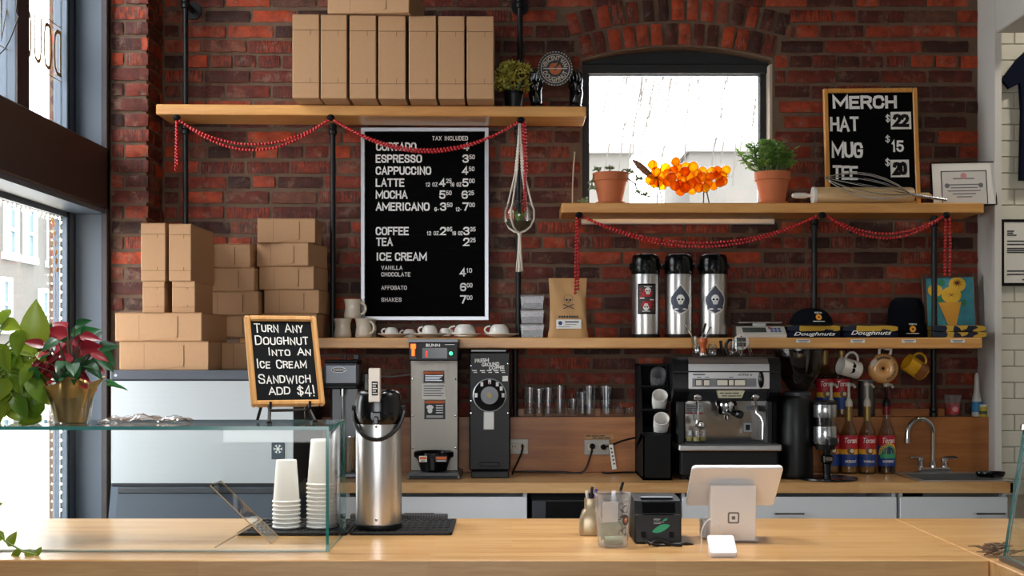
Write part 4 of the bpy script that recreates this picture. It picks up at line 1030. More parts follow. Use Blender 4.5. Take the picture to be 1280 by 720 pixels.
# food tubs
TUB = thin_glass('frosted_tub', (.86, .87, .89, 1), 1.4, .18, .01, .05)
for k, nm in enumerate(('lowest of three stacked clear tubs of dark beans', 'middle one of three stacked clear tubs of dark beans', 'topmost of three stacked clear tubs of dark beans')):
    t = thing('food_tub', nm, 'container', (X(665, -.17), -.17, ZLs+k*.0645), group='stacked food tubs')
    b = MB(); b.prism([(-.046, 0), (.046, 0), (.053, .056), (-.053, .056)], 'y', -.04, .04); b.build('tub', TUB, t, ang=None)
    b = MB(); b.box(-.0555, .0555, -.043, .043, .056, .0638, .003); b.build('lid', TUB, t)
    b = MB(); b.box(-.043, .043, -.036, .036, .002, .034-.004*k, .006); b.build('beans', plain('dark_beans', '#33241d', .7, var=.6, scale=120, bump=1), t)
# coffee bag
BGY = -.20
def bx_(px): return X(px, BGY)-X(710, BGY)
def bz_(py): return (422-py)/S(BGY)
t = thing('coffee_bag', 'brown kraft coffee bag printed with a skull and a white label', 'bag', (X(710, BGY), BGY, ZLs))
def bagf(u, v):
    z = bz_(422)+(bz_(347))*v; w = .086-.006*math.sin(v*PI)*1+(.004 if v < .1 else 0)
    a = 2*PI*u; d = .042*(1-v)**.7*(1 if v < .98 else .2)+.0025
    x = w*max(-1, min(1, 1.25*math.cos(a))); y = d*max(-1, min(1, 1.3*math.sin(a)))
    y += .0025*math.sin(9*v+7*u*2*PI)*(v < .95)
    return (x, y+.035*(v), z)
b = MB(); b.grid(32, 14, bagf); b.build('bag', KBAG, t, ang=60)
def bag_front(p):   # lay prints on the sloping face
    v = p[2]/bz_(347); return (p[0], -(.042*(1-v)**.7+.0025)+.035*v-.0042+p[1], p[2])
b = MB(); b.box(bx_(695), bx_(726), 0, .001, bz_(411), bz_(399.5)); 
b2 = MB(); b2.add([bag_front(p) for p in [(bx_(695), 0, bz_(411)), (bx_(726), 0, bz_(411)), (bx_(726), 0, bz_(399.5)), (bx_(695), 0, bz_(399.5))]], [(0, 1, 2, 3)])
lb = b2.build('label', PAPER, t, ang=None)
b = MB(); flat(b, ellipse(bx_(700), bz_(404), .009, .009, 14), -.0008, bag_front); b.build('label_dot', BLUE, lb, ang=None)
b = MB()
for (p0, p1, y0_, y1_) in ((706, 723, 401.5, 403.5), (706, 720, 405.5, 406.2), (697, 712, 408, 408.7)): rows(b, [(bz_(y1_), bx_(p0), bx_(p1)), (bz_(y0_), bx_(p0), bx_(p1))], -.0008, bag_front, 1)
b.build('label_lines', GREYPR, lb, ang=None)
def skull(mb_w, mb_d, cx, cz, s_, fn, y=0, line=None):
    """a plain skull emblem s_ wide: cranium, jaw into mb_w; sockets, nose, teeth into mb_d"""
    rows(mb_w, [(cz+a*s_, cx-w*s_, cx+w*s_) for a, w in ((-.62, .20), (-.55, .28), (-.40, .31), (-.26, .33), (-.16, .43), (0, .49), (.15, .5), (.32, .44), (.48, .30), (.57, .14), (.60, .02))], y, fn, 6)
    for k in (-1, 1): rows(mb_d, ell_rows(cx+k*.21*s_, cz-.02*s_, .14*s_, .13*s_, 6), y-.0004, fn, 3)
    rows(mb_d, [(cz-.30*s_, cx-.07*s_, cx+.07*s_), (cz-.17*s_, cx-.001, cx+.001)], y-.0004, fn, 2)
    for k in (-1.5, -.5, .5, 1.5): rows(mb_d, [(cz-.56*s_, cx+k*.13*s_-.012*s_, cx+k*.13*s_+.012*s_), (cz-.40*s_, cx+k*.13*s_-.012*s_, cx+k*.13*s_+.012*s_)], y-.0004, fn, 1)
mw, md = MB(), MB(); skull(mw, md, bx_(710.5), bz_(374.5), .040, bag_front)
# outlined skull: charcoal line drawing on kraft
ring = []
for i in range(24):
    a = 2*PI*i/24; ring.append((a,))
mo = MB()
def arc_band(mb, cx, cz, rx, rz, a0, a1, th, fn, n=20, y=-.0003):
    vs = []
    for i in range(n+1):
        a = a0+(a1-a0)*i/n
        for k in (0, 1): vs.append(fn((cx+(rx+k*th)*math.cos(a), y, cz+(rz+k*th)*math.sin(a))))
    mb.add(vs, [(2*i, 2*i+1, 2*i+3, 2*i+2) for i in range(n)])
sx, sz = bx_(710.5), bz_(374.5)
arc_band(mo, sx, sz+.005, .019, .018, R(-30), R(210), .0016, bag_front)
arc_band(mo, sx, sz-.018, .012, .010, R(180), R(360), .0016, bag_front)
for k in (-1, 1): rows(mo, ell_rows(sx+k*.008, sz-.001, .0052, .005, 6), -.0004, bag_front, 3)
rows(mo, [(sz-.011, sx-.003, sx+.003), (sz-.006, sx-.0003, sx+.0003)], -.0004, bag_front, 2)
arc_band(mo, sx, sz-.012, .012, .003, R(180), R(360), .0014, bag_front, 8)
for k in (-1, 1):
    for j in range(8):
        u0 = -1+j/4; p = (sx+.024*u0, sz-.031-k*.010*u0); q = (sx+.024*(u0+.25), sz-.031-k*.010*(u0+.25))
        mo.add([bag_front(v) for v in ((p[0], -.0004, p[1]-.002), (q[0], -.0004, q[1]-.002), (q[0], -.0004, q[1]+.002), (p[0], -.0004, p[1]+.002))], [(0, 1, 2, 3)])
[rows(mo, [(bz_(397.2), bx_(a), bx_(a+2.3)), (bz_(394.8), bx_(a), bx_(a+2.3))], -.0004, bag_front, 1) for a in (698, 701, 704, 707.5, 711, 714, 717, 720)]
mo.build('skull_print', DGREYPR, t, ang=None)

# airpots
def airpot(label, px, Y, z, k=1.0, sticker=None, group=None, pump=False):
    t = thing('airpot', label, 'airpot', (X(px, Y), Y, z), group=group)
    r = .062*k; hb = .286*k
    b = MB(); b.lathe([(r*.99, .0), (r*1.02, .004), (r*1.02, .014), (r*.985, .016)], 40); b.build('base_ring', BLACK, t)
    b = MB(); b.lathe([(r*.985, .012), (r, .018), (r, hb-.01), (r*.985, hb)], 56); b.build('body', POTSTEEL, t)
    b = MB(); b.lathe([(r*.98, hb-.004), (r*1.03, hb), (r*1.04, hb+.03*k), (r*1.02, hb+.055*k), (r*.96, hb+.078*k), (r*.84, hb+.086*k), (r*.80, hb+.087*k), (r*.78, hb+.083*k), (0, hb+.083*k)], 44); ld = b.build('lid', BLACKG, t, ang=40)
    b = MB(); b.box(-.014*k, .014*k, -r*1.16, -r*.95, hb+.006*k, hb+.032*k, .004); b.box(-.007*k, .007*k, -r*1.25, -r*1.1, hb-.002, hb+.02*k, .003); b.build('spout', BLACKG, t)
    b = MB(); b.box(-.020*k, .020*k, -r*.9, r*.2, hb+.083*k, hb+.090*k, .003); b.build('pump_lever', plain('pump_chrome', '#9fa2a6', .25, .8) if not pump else BLACKG, t)
    b = MB()
    if pump:
        pts = [(r*1.10*math.cos(PI+PI*i/16), r*1.02*math.sin(PI+PI*i/16)-.004, hb+.035*k-.078*k*math.sin(PI*i/16)) for i in range(17)]
    else:
        pts = [(r*1.10*math.cos(PI*i/14), r*1.05*math.sin(PI*i/14), hb+.035*k-.03*k*math.sin(PI*i/14)) for i in range(15)]
    b.tube(pts, .0055*k, 8)
    for s_ in (-1, 1): b.tube([(s_*r*1.0, 0, hb+.035*k), (s_*r*1.16, 0, hb+.035*k)], .012*k, 10)
    b.build('bail_handle', BLACK, t)
    f = wrap(r+.0006)
    zc = hb*.60
    if sticker == 'card':
        q = MB(); rows(q, [(zc-.068, -.043, .043), (zc+.068, -.043, .043)], 0, f, 10); stk = q.build('card_sticker', BLACKM, t, ang=None)
        q = MB(); rows(q, [(zc-.061, -.037, .037), (zc+.061, -.037, .037)], -.0004, f, 10); q.build('card_face', plain('card_charcoal', '#3a3432', .6, var=.4, scale=90), stk, ang=None)
        q, dk, rd = MB(), MB(), MB()
        for sgn in (1, -1):
            g = (lambda p, sgn=sgn: f((sgn*p[0], p[1], zc+sgn*(p[2]-zc))))
            rows(rd, [(zc+.010, -.026, .018), (zc+.026, -.022, .026), (zc+.044, -.016, .018)], -.0008, g, 6)
            for i in range(3): rows(rd, [(zc+.006+.016*i, -.034, -.026), (zc+.014+.016*i, -.034, -.026)], -.0008, g, 2)
            if sgn < 0: q.build('card_skull', LETTER, stk, ang=None); q = MB()
            skull(q, dk, .004, zc+.036, .026, g, -.0012)
            rows(q, [(zc+.053, -.012, .020), (zc+.056, -.014, .022)], -.0012, g, 3)
            rows(q, [(zc+.001, -.034, -.010), (zc+.006, -.030, -.014)], -.0012, g, 3)
        rd.build('card_red', plain('card_red', '#b02026', .6), stk, ang=None); q.build('card_skull', LETTER, stk, ang=None); dk.build('card_sockets', BLACKM, stk, ang=None)
    elif sticker == 'spade':
        def spade(s_): return [(zc-.070*s_, -.003, .003), (zc-.060*s_, -.024*s_, .024*s_), (zc-.048*s_, -.040*s_, .040*s_), (zc-.032*s_, -.041*s_, .041*s_), (zc-.026*s_, -.046*s_, .046*s_), (zc-.008*s_, -.051*s_, .051*s_), (zc+.010*s_, -.047*s_, .047*s_), (zc+.03*s_, -.032*s_, .032*s_), (zc+.05*s_, -.014*s_, .014*s_), (zc+.066*s_, -.001, .001)]
        q = MB(); rows(q, spade(1), 0, f, 10); stk = q.build('spade_sticker', LETTER, t, ang=None)
        q = MB(); rows(q, spade(.89), -.0004, f, 10); q.build('spade_ground', plain('spade_grey', '#4a5060', .6, var=.5, scale=150), stk, ang=None)
        q, dk = MB(), MB(); skull(q, dk, 0, zc-.002, .036, f, -.0008); 
        q.build('skull_print', LETTER, stk, ang=None)
        for k_ in (-1, 1): q = MB(); rows(q, ell_rows(k_*.018, zc-.045, .010, .004, 5), -.0008, f, 2); q.build('bone_print', LETTER, stk, ang=None); dk.build('skull_sockets', BLACKM, stk, ang=None)
    if pump:
        b = MB(); b.box(-.021*k, .012*k, -r*1.02, -r*.90, hb+.055*k, hb+.148*k, .004); tg = b.build('pump_plate', plain('pump_plate_steel', '#948b80', .35, .6), t)
        b = MB(); b.box(-.012*k, .004*k, -r*1.02-.0012, -r*1.02, hb+.075*k, hb+.112*k); q = b.build('plate_label', BLACKM, tg, ang=None)
        b = MB()
        for i in range(5): b.box(-.010*k, (.002-.003*(i % 2))*k, -r*1.02-.002, -r*1.02-.0012, hb+(.079+.0065*i)*k, hb+(.082+.0065*i)*k)
        b.build('plate_marks', LETTER, q, ang=None)
        b = MB(); b.ball((-.0, -r-.001, hb*.97), .0042, 8, 6); b.build('rivet', CHROME, t); b = MB(); b.ball((0, -r-.001, .03), .0042, 8, 6); b.build('rivet', CHROME, t)
    return t
POTSTEEL = brushed('airpot_steel', '#c4c2c0', .30, 2, .006)
GA = 'steel airpots on the lower shelf'
airpot('steel airpot with a playing card sticker, leftmost of three on the shelf', 807, -.19, ZLs, 1.0, 'card', GA)
airpot('steel airpot with a spade sticker, middle of three on the shelf', 848.5, -.19, ZLs, 1.0, 'spade', GA)
airpot('steel airpot with a spade sticker, rightmost of three beside the kitchen scale', 891.5, -.19, ZLs, 1.0, 'spade', GA)
# kitchen scale
KY = -.20; cx = X(949, KY)
t = thing('kitchen_scale', 'pale kitchen scale with steel platform right of the airpots', 'scale', (cx, KY, ZLs))
b = MB(); b.prism([(-.085, 0), (-.085, .014), (-.03, .05), (.09, .054), (.09, 0)], 'x', -.105, .105); b.build('body', plain('scale_cream', '#c9c3b8', .45), t, ang=None)
b = MB(); b.box(-.098, .098, -.035, .10, .064, .071, .003); b.box(-.03, .03, .0, .05, .052, .066); b.build('platform', STEELH, t)
b = MB()
def slope(x, u): return (x, -.085+.055*u-.0012, .014+.036*u)
b.add([slope(-.085, .25), slope(.02, .25), slope(.02, .85), slope(-.085, .85)], [(0, 1, 2, 3)]); b.build('display', plain('display_green_grey', '#3a4540', .2), t, ang=None)
for i in range(3):
    for j in range(2): b = MB(); b.add([slope(.038+.017*i, .28+.3*j), slope(.051+.017*i, .28+.3*j), slope(.051+.017*i, .5+.3*j), slope(.038+.017*i, .5+.3*j)], [(0, 1, 2, 3)]); b.build('button', BLUE, t, ang=None)
b = MB(); b.add([(x_, y_-.0004, z_+.0004) for x_, y_, z_ in (slope(.030, .70), slope(.042, .70), slope(.042, .9), slope(.030, .9))], [(0, 1, 2, 3)]); b.build('red_button', REDP, t, ang=None)

# folded shirts, caps, beanie
CAMO = None
def camo_cloth():
    m, nt, p = newmat('navy_yellow_print_cloth'); N = nt.nodes; L = nt.links
    tc = N.new('ShaderNodeTexCoord'); nz = N.new('ShaderNodeTexVoronoi'); nz.inputs['Scale'].default_value = 26; L.new(tc.outputs['Object'], nz.inputs['Vector'])
    cr = N.new('ShaderNodeValToRGB'); cr.color_ramp.interpolation = 'CONSTANT'; cr.color_ramp.elements[0].color = lin('#c29b35'); cr.color_ramp.elements[1].position = .55; cr.color_ramp.elements[1].color = lin('#161c30')
    L.new(nz.outputs['Color'], cr.inputs['Fac']); L.new(cr.outputs['Color'], p.inputs['Base Color']); p.inputs['Roughness'].default_value = .9; return m
CAMO = camo_cloth()
def folded(label, px0, px1, Y, layers, z0, mats, thk, group='folded printed shirts', depth=.2):
    w = (px1-px0)/S(Y)/2; t = thing('folded_shirt', label, 'shirt', (X((px0+px1)/2, Y), Y, z0), group=group)
    for i in range(layers):
        rr = random.Random(px0+i)
        def fn(u, v, i=i):
            a = 2*PI*v; sx_ = (2*u-1)
            cy, cz_ = math.cos(a), math.sin(a)
            y = depth/2*(max(-1, min(1, 1.3*cy)))*(1-.08*abs(sx_)**6); zz_ = thk/2*(max(-1, min(1, 1.5*cz_)))*(1-.35*abs(sx_)**8)
            return (w*sx_*(1-.02*cy), y, thk*(i+.5)+zz_*(1+.10*math.sin(sx_*5+cy*3)))
        b = MB(); b.grid(20, 20, fn); b.build('fold', mats[i % len(mats)], t, ang=60)
    return t, w
SHY = -.19
s1, w1_ = folded('folded navy shirt with script lettering under the black cap', 979, 1043, SHY, 2, ZLs, [NAVY, CAMO], .027)
def script(parent, w, tx, x0, x1, z0, z1, y):
    b = MB(); write(b, tx, x0, x1, z0, z1, y, .015, .35); b.build('script_lettering', LETTER, parent, ang=None)
script(s1, w1_, 'Doughnuts', -w1_*.78, w1_*.82, .003, .024, -.1025)
s2, w2_ = folded('folded navy and yellow shirt with script lettering between the cap and the beanie', 1048, 1114, SHY, 2, ZLs, [NAVY, CAMO], .026)
script(s2, w2_, 'Doughnuts', -w2_*.75, w2_*.75, .006, .03, -.1025)
folded('folded navy and yellow patterned shirt lying on another before the painting', 1160, 1224, SHY-.02, 1, ZLs+.026, [CAMO], .027, 'folded printed shirts', .16)
folded('lowest folded navy and yellow patterned shirt before the painting', 1160, 1225, SHY-.02, 1, ZLs, [CAMO], .025, 'folded printed shirts', .16)
def emblem(parent, x, z, y, s_, fn=None):
    b = MB(); 
    vs = []
    n = 24
    for i in range(n):
        a = 2*PI*i/n
        for r_ in (.28, 1): 
            q = (x+s_*r_*math.cos(a), y, z+s_*r_*math.sin(a)); vs.append(fn(q) if fn else q)
    b.add(vs, [(2*i, 2*i+1, (2*i+3) % (2*n), (2*i+2) % (2*n)) for i in range(n)]); b.build('ring_emblem', plain('emblem_orange', '#e79a24', .6), parent, ang=None)
    b = MB(); write(b, 'VINCENT VAN', x-s_*1.25, x+s_*1.25, z+s_*1.2, z+s_*1.75, y, .02, fn=fn)
    rows(b, [(z-s_*1.45, x-s_*2.0, x+s_*2.0), (z-s_*1.25, x-s_*2.0, x+s_*2.0)], y, fn, 8); b.build('emblem_lettering', LETTER, parent, ang=None)
# cap
CPY = -.20
cap = thing('cap', 'dark cap with an orange ring emblem lying on folded shirts', 'cap', (X(1014, CPY), CPY, ZLs+.0575))
def dome(u, v):
    a = 2*PI*u; t_ = v*PI/2
    rr = math.cos(t_)**.75 if v < 1 else 0
    return (.094*rr*math.cos(a), .098*rr*math.sin(a)*(1.0), .075*math.sin(t_)*(1-.12*(math.sin(a) > 0)*math.sin(a)))
b = MB(); b.grid(32, 10, dome); b.build('crown', NAVYD, cap, ang=60)
def brim(u, v):
    a = PI+PI*u; r0 = 1+.42*v*abs(math.sin(PI*u))**.6
    return (.093*math.cos(a)*(1+.03*v), .097*math.sin(a)*r0, .008-.004*v*(abs(math.cos(a)))-.010*v*abs(math.sin(a)))
b = MB(); b.grid(20, 5, brim); vs0 = list(b.v); b.grid(20, 5, lambda u, v: (lambda p: (p[0], p[1], p[2]-.003))(brim(u, v))); b.build('brim', NAVYD, cap, ang=60)
b = MB(); b.ball((0, 0, .0755), .006, 8, 5, sz=.5); b.build('button', NAVYD, cap)
def capf(p):
    x, z_ = p[0], p[2]; tt = math.asin(min(.98, max(0, z_/.075))); rr = math.cos(tt)**.75
    xx = x/.094/max(rr, .2); return (x, -.098*rr*math.sqrt(max(0, 1-xx*xx))-.003+p[1], z_)
emblem(cap, .012, .032, 0, .0135, capf)
# beanie
bn = thing('beanie', 'dark navy knit beanie with an orange ring emblem before the brick', 'beanie', (X(1133, -.17), -.17, ZLs))
def bean(u, v):
    a = 2*PI*u; r_ = .085*(1-.06*v) if v < .55 else .082*math.sqrt(max(0, 1-((v-.55)/.45)**2))
    z_ = .178*v if v < .55 else .098+.084*math.sin(((v-.55)/.45)*PI/2)
    rib = 1+.012*math.sin(a*36); return (r_*rib*math.cos(a), r_*.7*rib*math.sin(a), z_)
b = MB(); b.grid(108, 18, bean); b.build('crown', NAVYD, bn, ang=60)
b = MB(); b.grid(108, 4, lambda u, v: ((.0885+.003*math.sin(PI*v))*(1+.01*math.sin(u*2*PI*36))*math.cos(2*PI*u), (.0885+.003*math.sin(PI*v))*.7*(1+.01*math.sin(u*2*PI*36))*math.sin(2*PI*u), .002+.066*v)); b.build('cuff', NAVYD, bn, ang=60)
def beanf(p): 
    xx = min(.95, abs(p[0])/.0925); return (p[0], -.0925*.7*math.sqrt(1-xx*xx)-.0035+p[1], p[2])
emblem(bn, .008, .038, 0, .0145, beanf)
# price tags on the shelf edge
for i, (px, nm) in enumerate(((1004, 'small paper price tag on the shelf edge under the cap'), (1072, 'small paper price tag on the shelf edge under the script shirt'), (1136, 'small paper price tag on the shelf edge under the beanie'), (1197, 'small paper price tag on the shelf edge under the painting'))):
    t = thing('price_tag', nm, 'tag', (X(px, SF), SF-.0005, Z(426.5, SF)), group='paper price tags on the shelf edge')
    b = MB(); b.box(-.031, .031, -.0012, 0, -.0065, .0075); b.build('card', PAPER, t, ang=None)
    b = MB()
    for j, w in enumerate((.024, .018)): b.box(-w, w, -.0018, -.0012, .0015-.0055*j, .0042-.0055*j)
    b.build('print', DGREYPR, t, ang=None)

# ================================================================== TOP SHELF: plant, hands with sign
t = thing('potted_plant', 'bushy lime green plant in a black pot at the end of the tall boxes', 'plant', (X(642, -.19), -.19, ZT+.0025))
b = MB(); b.lathe([(.034, 0), (.036, .002), (.044, .066), (.046, .068), (.046, .078), (.041, .078), (.04, .06), (0, .06)], 28); b.build('pot', BLACK, t)
b = MB(); rnd = random.Random(11)
def leaf_cluster(b, n, c, rad, size, sq=(1, 1, 1), bias=.6):
    for i in range(n):
        d = Vector((rnd.gauss(0, 1), rnd.gauss(0, 1), rnd.gauss(0, 1))).normalized()*(rad*(bias+(1-bias)*rnd.random()))
        p = Vector(c)+Vector((d.x*sq[0], d.y*sq[1], d.z*sq[2]))
        out = d.normalized(); side = out.cross(Vector((rnd.uniform(-1, 1), rnd.uniform(-1, 1), rnd.uniform(-1, 1)))).normalized(); s_ = size*rnd.uniform(.7, 1.3)
        up = (out+side.cross(out)*rnd.uniform(-.8, .8)).normalized()
        b.add([p, p+up*s_*.5+side*s_*.32, p+up*s_, p+up*s_*.5-side*s_*.32], [(0, 1, 2, 3)])
for k in range(60):
    a = rnd.uniform(0, 2*PI); rr = rnd.uniform(.2, 1); el = rnd.uniform(-.75, 1.4); c = (.080*math.cos(el)*math.cos(a), .065*math.cos(el)*math.sin(a), .138+.062*math.sin(el))
    leaf_cluster(b, 16, c, .016, .014)
tag(b.build('foliage', LEAFF, t, ang=None, recalc=False), kind='stuff')
b = MB()
for k in range(40):
    a = rnd.uniform(0, 2*PI); rr = rnd.random()**.5; el = rnd.uniform(-.5, 1.3); b.ball((.094*math.cos(el)*math.cos(a), -.08*abs(math.sin(a))*math.cos(el), .138+.074*math.sin(el)), .0045, 6, 4)
tag(b.build('buds', plain('lime_buds', '#d6cf6a', .6), t), kind='stuff')
b = MB()
for k in range(9):
    a = k*.7; b.tube([(.01*math.cos(a), .01*math.sin(a), .06), (.04*math.cos(a), .04*math.sin(a), .14)], .0025, 5)
b.build('stems', LEAFJ, t)
# two black hands holding a round sign
def skin_mesh(verts, edges, radii, name, m, parent, root=0, sub=2):
    me = bpy.data.meshes.new(name); me.from_pydata([tuple(v) for v in verts], edges, []); me.update()
    o = bpy.data.objects.new(name, me); COL.objects.link(o)
    o.modifiers.new('skin', 'SKIN').use_smooth_shade = True
    sv = me.skin_vertices[0].data
    for i, r_ in enumerate(radii): sv[i].radius = (r_, r_) if not isinstance(r_, tuple) else r_; sv[i].use_root = (i == root)
    sb = o.modifiers.new('sub', 'SUBSURF'); sb.levels = sub; sb.render_levels = sub
    dg = bpy.context.evaluated_depsgraph_get(); dg.update()
    me2 = bpy.data.meshes.new_from_object(o.evaluated_get(dg)); me2.name = name
    o.modifiers.clear(); o.data = me2; bpy.data.meshes.remove(me)
    me2.materials.clear(); me2.materials.append(m); me2.polygons.foreach_set('use_smooth', [True]*len(me2.polygons))
    o.parent = parent; return o
HANDM = plain('black_glazed_ceramic', '#0c0d10', .16, coat=.5)
def hand_statue(label, px, Y, mir, z):
    t = thing('hand_sculpture', label, 'sculpture', (X(px, Y), Y, z), group='black ceramic hands on the top shelf')
    m = mir
    # wrist, palm and five fingers, palm towards the sign (x = m)
    b = MB(); b.lathe([(.050, 0), (.052, .004), (.050, .011), (.036, .017), (.030, .022), (0, .022)], 28, sy=.8); b.build('base', HANDM, t)
    V = []; E = []; RD = []
    def add(p, r_, par=None):
        V.append((p[0]*m, p[1], p[2])); RD.append(r_)
        if par is not None: E.append((par, len(V)-1))
        return len(V)-1
    w0 = add((0, 0, .012), .033); w1 = add((-.004, 0, .045), .027, w0); p0 = add((-.006, 0, .078), .031, w1); p1 = add((-.004, 0, .106), .029, p0)
    for (y, l, s_) in ((-.031, .046, .0098), (-.0105, .058, .0105), (.0105, .054, .0105), (.031, .042, .0095)):
        k = add((-.004, y*.92, .122), s_, p1); a = add((-.002, y, .122+l*.38), s_, k); c_ = add((.004, y, .122+l*.72), s_*.92, a); add((.013, y, .122+l), s_*.8, c_)
    k = add((.012, -.024, .076), .0105, p0); a = add((.030, -.030, .098), .0095, k); add((.036, -.028, .122), .008, a)
    skin_mesh(V, E, RD, 'hand', HANDM, t, root=0, sub=2)
    t.scale = (1.0, 1.0, .98); t.rotation_euler = (0, 0, R(-48)*mir); return t
HY = -.20; zt = ZT-.001
hand_statue('black ceramic hand sculpture beside the bushy plant, left of the round sign', 670.5, HY, 1, zt)
hand_statue('black ceramic hand sculpture at the end of the top shelf, right of the round sign', 719, HY, -1, zt)
RSY = -.235; cz_ = Z(86, RSY)
t = thing('round_sign', 'round charcoal sign with ring lettering held between two black hands', 'sign', (X(694, RSY), RSY, cz_))
rs = 21.5/S(RSY)
b = MB(); b.tube([(0, -.005, 0), (0, .006, 0)], rs, 48); b.build('disc', plain('sign_charcoal', '#2a2c35', .5), t)
b = MB()
def ringf(b, r0, r1, n=48, y=-.0056, seg=None):
    for i in range(n):
        if seg and i % seg == 0: continue
        a0, a1 = 2*PI*i/n, 2*PI*(i+1)/n
        b.add([(r0*math.cos(a0), y, r0*math.sin(a0)), (r1*math.cos(a0), y, r1*math.sin(a0)), (r1*math.cos(a1), y, r1*math.sin(a1)), (r0*math.cos(a1), y, r0*math.sin(a1))], [(0, 1, 2, 3)])
ringf(b, rs*.95, rs*.995, 72, seg=2); ringf(b, rs*.80, rs*.84)
def ringtext(b, tx, r0, r1, amid, aspan, flip):
    tot = len(tx)
    def fn(p):
        u = p[0]; a = amid-(u-.5)*aspan if not flip else amid+(u-.5)*aspan
        rr = r0+(r1-r0)*(p[2] if not flip else 1-p[2]); return (rr*math.cos(a), -.0058, rr*math.sin(a))
    write(b, tx, 0, 1, 0, 1, 0, .02, fn=fn)
ringtext(b, 'VINCENT VAN', rs*.48, rs*.76, PI/2, R(165), False)
ringtext(b, 'DOUGHNUT', rs*.48, rs*.76, -PI/2, R(150), True)
b.box(-rs*.70, rs*.70, -.0066, -.006, -.0022, .0022)
b.build('ring_lettering', plain('sign_cream', '#c9bfae', .6), t, ang=None)
b = MB(); vs = []; n = 30
for i in range(n+1):
    a = R(68)+R(335)*i/n
    r1 = rs*.36*(1-.18*max(0, math.sin((i-1)*PI/3)) if i < 4 else 1)
    for r_ in (rs*.10, r1): vs.append((r_*math.cos(a), -.0061, r_*math.sin(a)))
b.add(vs, [(2*i, 2*i+1, 2*i+3, 2*i+2) for i in range(n)]); b.build('doughnut_emblem', plain('emblem_rust', '#b8622e', .6), t, ang=None)

# ================================================================== BEAD GARLANDS
def sag(p, q, d, n):
    return [tuple(Vector(p).lerp(Vector(q), i/n)+Vector((0, -.01*math.sin(PI*i/n), -d*4*(i/n)*(1-i/n)))) for i in range(n+1)]
_ico = MB(); _ico.ball((0, 0, 0), .0070, 6, 4)
def garland(label, paths, knots):
    t = thing('bead_garland', label, 'garland', paths[0][0], group=None)
    o = Vector(paths[0][0]); bd = MB(); cd = MB()
    for pts in paths:
        pts = [Vector(p)-o for p in pts]; cd.tube(pts, .0011, 4)
        acc = 0; step = .0148
        for i in range(len(pts)-1):
            L_ = (pts[i+1]-pts[i]).length; s_ = acc
            while s_ < L_:
                p = pts[i].lerp(pts[i+1], s_/L_); bd.tf(Matrix.Translation(p)).add(_ico.v, _ico.f); s_ += step
            acc = s_-L_
    bd.tf(None)
    cd.build('cord', plain('red_cord', '#6d1016', .8), t, recalc=False); tag(bd.build('beads', RED, t, ang=60, recalc=False), kind='stuff')
    b = MB()
    for k in knots: b.ball(Vector(k)-o, .018, 10, 6, sz=.8)
    b.build('hook', BLACKM, t)
GY = -.325
def gp(px, py, Y=GY): return (X(px, Y), Y, Z(py, Y))
garland('red bead garland hung in two swags under the top shelf', [
    [gp(219.5, 212), gp(220, 190), gp(220.5, 150)], sag(gp(222, 148), gp(412, 148), (188-148)/S(GY), 22), sag(gp(221, 149), gp(413, 149), (181-149)/S(GY), 22), [gp(222, 205), gp(221.5, 190), gp(221, 150)],
    sag(gp(415, 148), gp(649, 151), (191-150)/S(GY), 24), sag(gp(416, 149), gp(650, 152), (187-150)/S(GY), 24), [gp(654, 152), gp(655.5, 200), gp(657, 262)], [gp(656, 153), gp(657.5, 210), gp(655, 256)]],
    [gp(221, 147), gp(413.5, 147), gp(651, 150)])
GY2 = -.345
def gp(px, py, Y=GY2): return (X(px, Y), Y, Z(py, Y))
garland('red bead garland hung in two swags under the right shelf', [
    [gp(719, 366), gp(720, 320), gp(721, 271)], [gp(722.5, 361), gp(723, 320), gp(722, 271)], sag(gp(728, 270), gp(1020, 270), (309-270)/S(GY2), 30), sag(gp(728, 271), gp(1021, 271), (304-271)/S(GY2), 30),
    sag(gp(1034, 270), gp(1180, 270), (298-270)/S(GY2), 18), sag(gp(1035, 271), gp(1180, 270), (293-271)/S(GY2), 18), [gp(1187, 271), gp(1187.5, 310), gp(1187, 344)], [gp(1182, 271), gp(1181.5, 310), gp(1181, 346)]],
    [gp(724, 269), gp(1028, 269), gp(1183, 269)])
# rope hanger with glass globe
RY = -.30
gx_, gz_ = X(649.5, RY), Z(269, RY); rg = 20.5/S(RY)
t = thing('plant_hanger', 'white knotted rope hanger holding a glass plant globe on the pipe', 'hanger', (gx_, RY, gz_))
zt_ = Z(153, RY)-gz_
b = MB()
for k in range(4):
    a = R(45+90*k)+.25; c_, s_ = math.cos(a), math.sin(a)
    pts = [(.002*c_, .002*s_, zt_), (.008*c_, .008*s_, zt_-.10), (.022*c_, .022*s_, zt_-.22)]
    for i in range(5):
        a2 = a+.0*i; th = R(80-i*35); pts.append(((rg+.004)*math.cos(th)*c_ if th > R(-60) else 0, (rg+.004)*math.cos(th)*s_, (rg+.004)*math.sin(th)))
    pts = [p for p in pts if True]
    b.tube(pts[:3]+[((rg+.005)*c_*.8, (rg+.005)*s_*.8, rg*.62)]+[((rg+.005)*math.cos(R(v))*math.cos(a+R(45)*(1-max(0, v)/38 if v > 0 else 1)*(1 if k % 2 else -1)*.0), 0, 0) for v in ()]+
           [((rg+.004)*math.cos(R(v))*c_, (rg+.004)*math.cos(R(v))*s_, (rg+.004)*math.sin(R(v))) for v in (15, -15, -45, -70, -88)], .0042, 6)
    for tw in range(9): 
        f_ = tw/9; b.ball((.008*c_+.014*c_*f_, .008*s_+.014*s_*f_, zt_-.10-.12*f_), .0062, 6, 4)
b.build('rope', ROPE, t)
b = MB()
